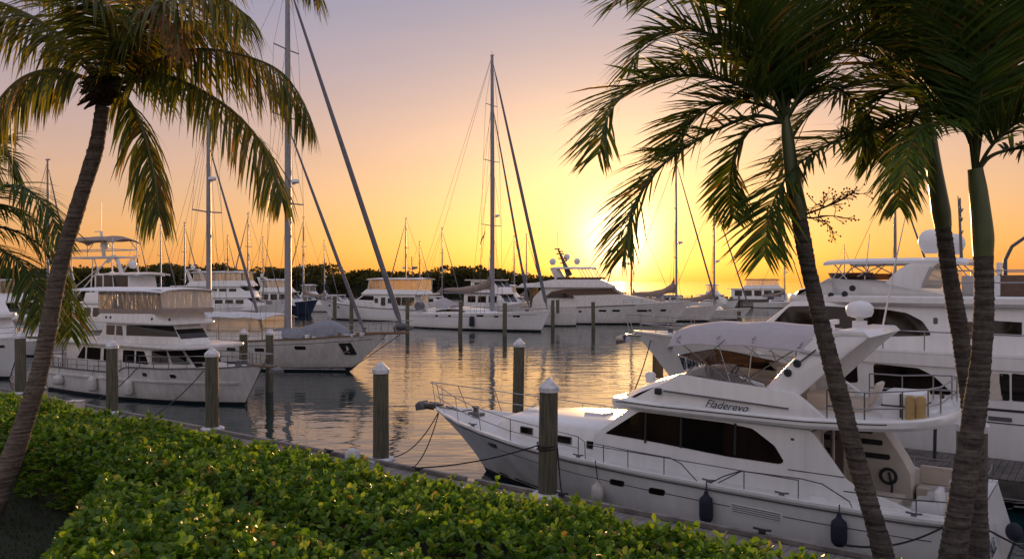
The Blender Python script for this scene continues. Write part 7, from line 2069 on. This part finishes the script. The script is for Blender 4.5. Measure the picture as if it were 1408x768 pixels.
# ---- mooring lines, cleats and small things on the boardwalk
def cleat(p, label):
    t = thing('cleat', label, 'cleat', p, math.atan2(-0.6, 0.8), 'boardwalk cleats')
    q = MB(); q.box((-0.06, -0.035, 0), (0.06, 0.035, 0.07)); q.tube([(-0.17, 0, 0.085), (-0.08, 0, 0.075), (0.08, 0, 0.075), (0.17, 0, 0.085)], 0.024, 7); q.build('body', M['black'], t, bevel=0.01)
    return t
def dockp(px, py): return on_z(px, py, 0.905)
c1_ = dockp(574, 647); cleat(c1_, 'black cleat on the boardwalk edge left of the nearest yacht bow, rope made fast')
c2_ = dockp(772, 682); cleat(c2_, 'black cleat just right of the roped piling')
c3_ = dockp(1048, 733); cleat(c3_, 'black cleat beside the hull vent of the nearest yacht')
c4_ = dockp(452, 622); cleat(c4_, 'black cleat on the boardwalk edge left of the lone piling')
up = Vector((0, 0, 0.08))
Pp = at(752.5, 612, 17.45); bowp = FM.W(7.2, 0, 1.55)
line(sag(c1_ + up, Pp - Vector((0.21, 0.0, 0)), 0.10), 'dark mooring rope from boardwalk cleat to the roped piling')
lw_ = []
for k in range(40):
    a = k / 40 * 6.283 * 2.6; r_ = 0.222; ctr = at(752.5, 612, 17.5)
    lw_.append((ctr.x + r_ * math.cos(a), ctr.y + r_ * math.sin(a), ctr.z - 0.10 + k * 0.004))
line(lw_, 'dark rope wound round the piling beside the nearest yacht', 0.020)
line(sag(Pp + Vector((0.22, -0.05, -0.05)), c2_ + up, 0.06), 'dark rope tail from the roped piling down to a cleat')
line(sag(bowp, at(524, 634, 21.0) + Vector((0.18, -0.1, 0.12)), 0.35), 'upper slack bow line of the nearest yacht running to the lone piling')
line(sag(bowp - Vector((0, 0.1, 0.05)), at(535, 640, 20.8) + Vector((0.1, 0, 0.05)), 0.75), 'lower slacker bow line of the nearest yacht running to the lone piling')
line(sag(FG.W(10.6, 0.3, 3.2), FM.W(1.9, -2.0, 1.85), 0.25), 'dark line from the three deck yacht bow to the nearest yacht foredeck rail', 0.02)
line(sag(FK.W(9.9, 0, 2.35), FK.W(6.3, -0.35, 0.0), 0.02), 'dark bobstay line from the ketch bowsprit to its waterline', 0.022)
line(sag(FT.W(0.9, -2.0, 1.55), on_z(120, 553, 0.85), 0.25), 'dark spring line of the left trawler yacht running aft to the boardwalk', 0.022)
line(sag(FT.W(4.6, -1.2, 1.6), on_z(190, 585, 0.85), 0.2), 'dark bow spring of the left trawler yacht running down to the boardwalk', 0.022)
line(sag(FM.W(-6.9, 2.0, 1.18), FM.W(-5.5, 3.55, 0.92), 0.18), 'dark stern spring rope sagging beside the right palm trunks', 0.02)
line(sag(FM.W(-7.1, 1.5, 1.2), FM.W(-9.6, 2.9, 0.92), 0.15), 'dark stern rope of the nearest yacht running right from its transom', 0.02)
t = thing('dock_box', 'small pale wooden post stub on the boardwalk at left beside the leaning coconut palm', 'box', on_z(105, 566, 0.80))
q = MB(); q.box((-0.22, -0.18, 0), (0.22, 0.18, 0.38)); q.build('case', M['cushion'], t, bevel=0.02); q = MB(); q.box((-0.24, -0.20, 0.38), (0.24, 0.20, 0.42)); q.build('lid', M['cream'], t, bevel=0.01)
t = thing('dock_light', 'small white dome on the boardwalk edge left of the lone piling', 'light', on_z(485, 634, 0.80))
q = MB(); q.lathe([(0.10, 0), (0.10, 0.08)], n=14); q.build('base', M['capw'], t); q = MB(); q.lathe([(0.20, 0.08), (0.21, 0.16), (0.17, 0.27), (0.09, 0.33), (0.01, 0.345)], n=16); q.build('dome', M['capw'], t, smooth=60)
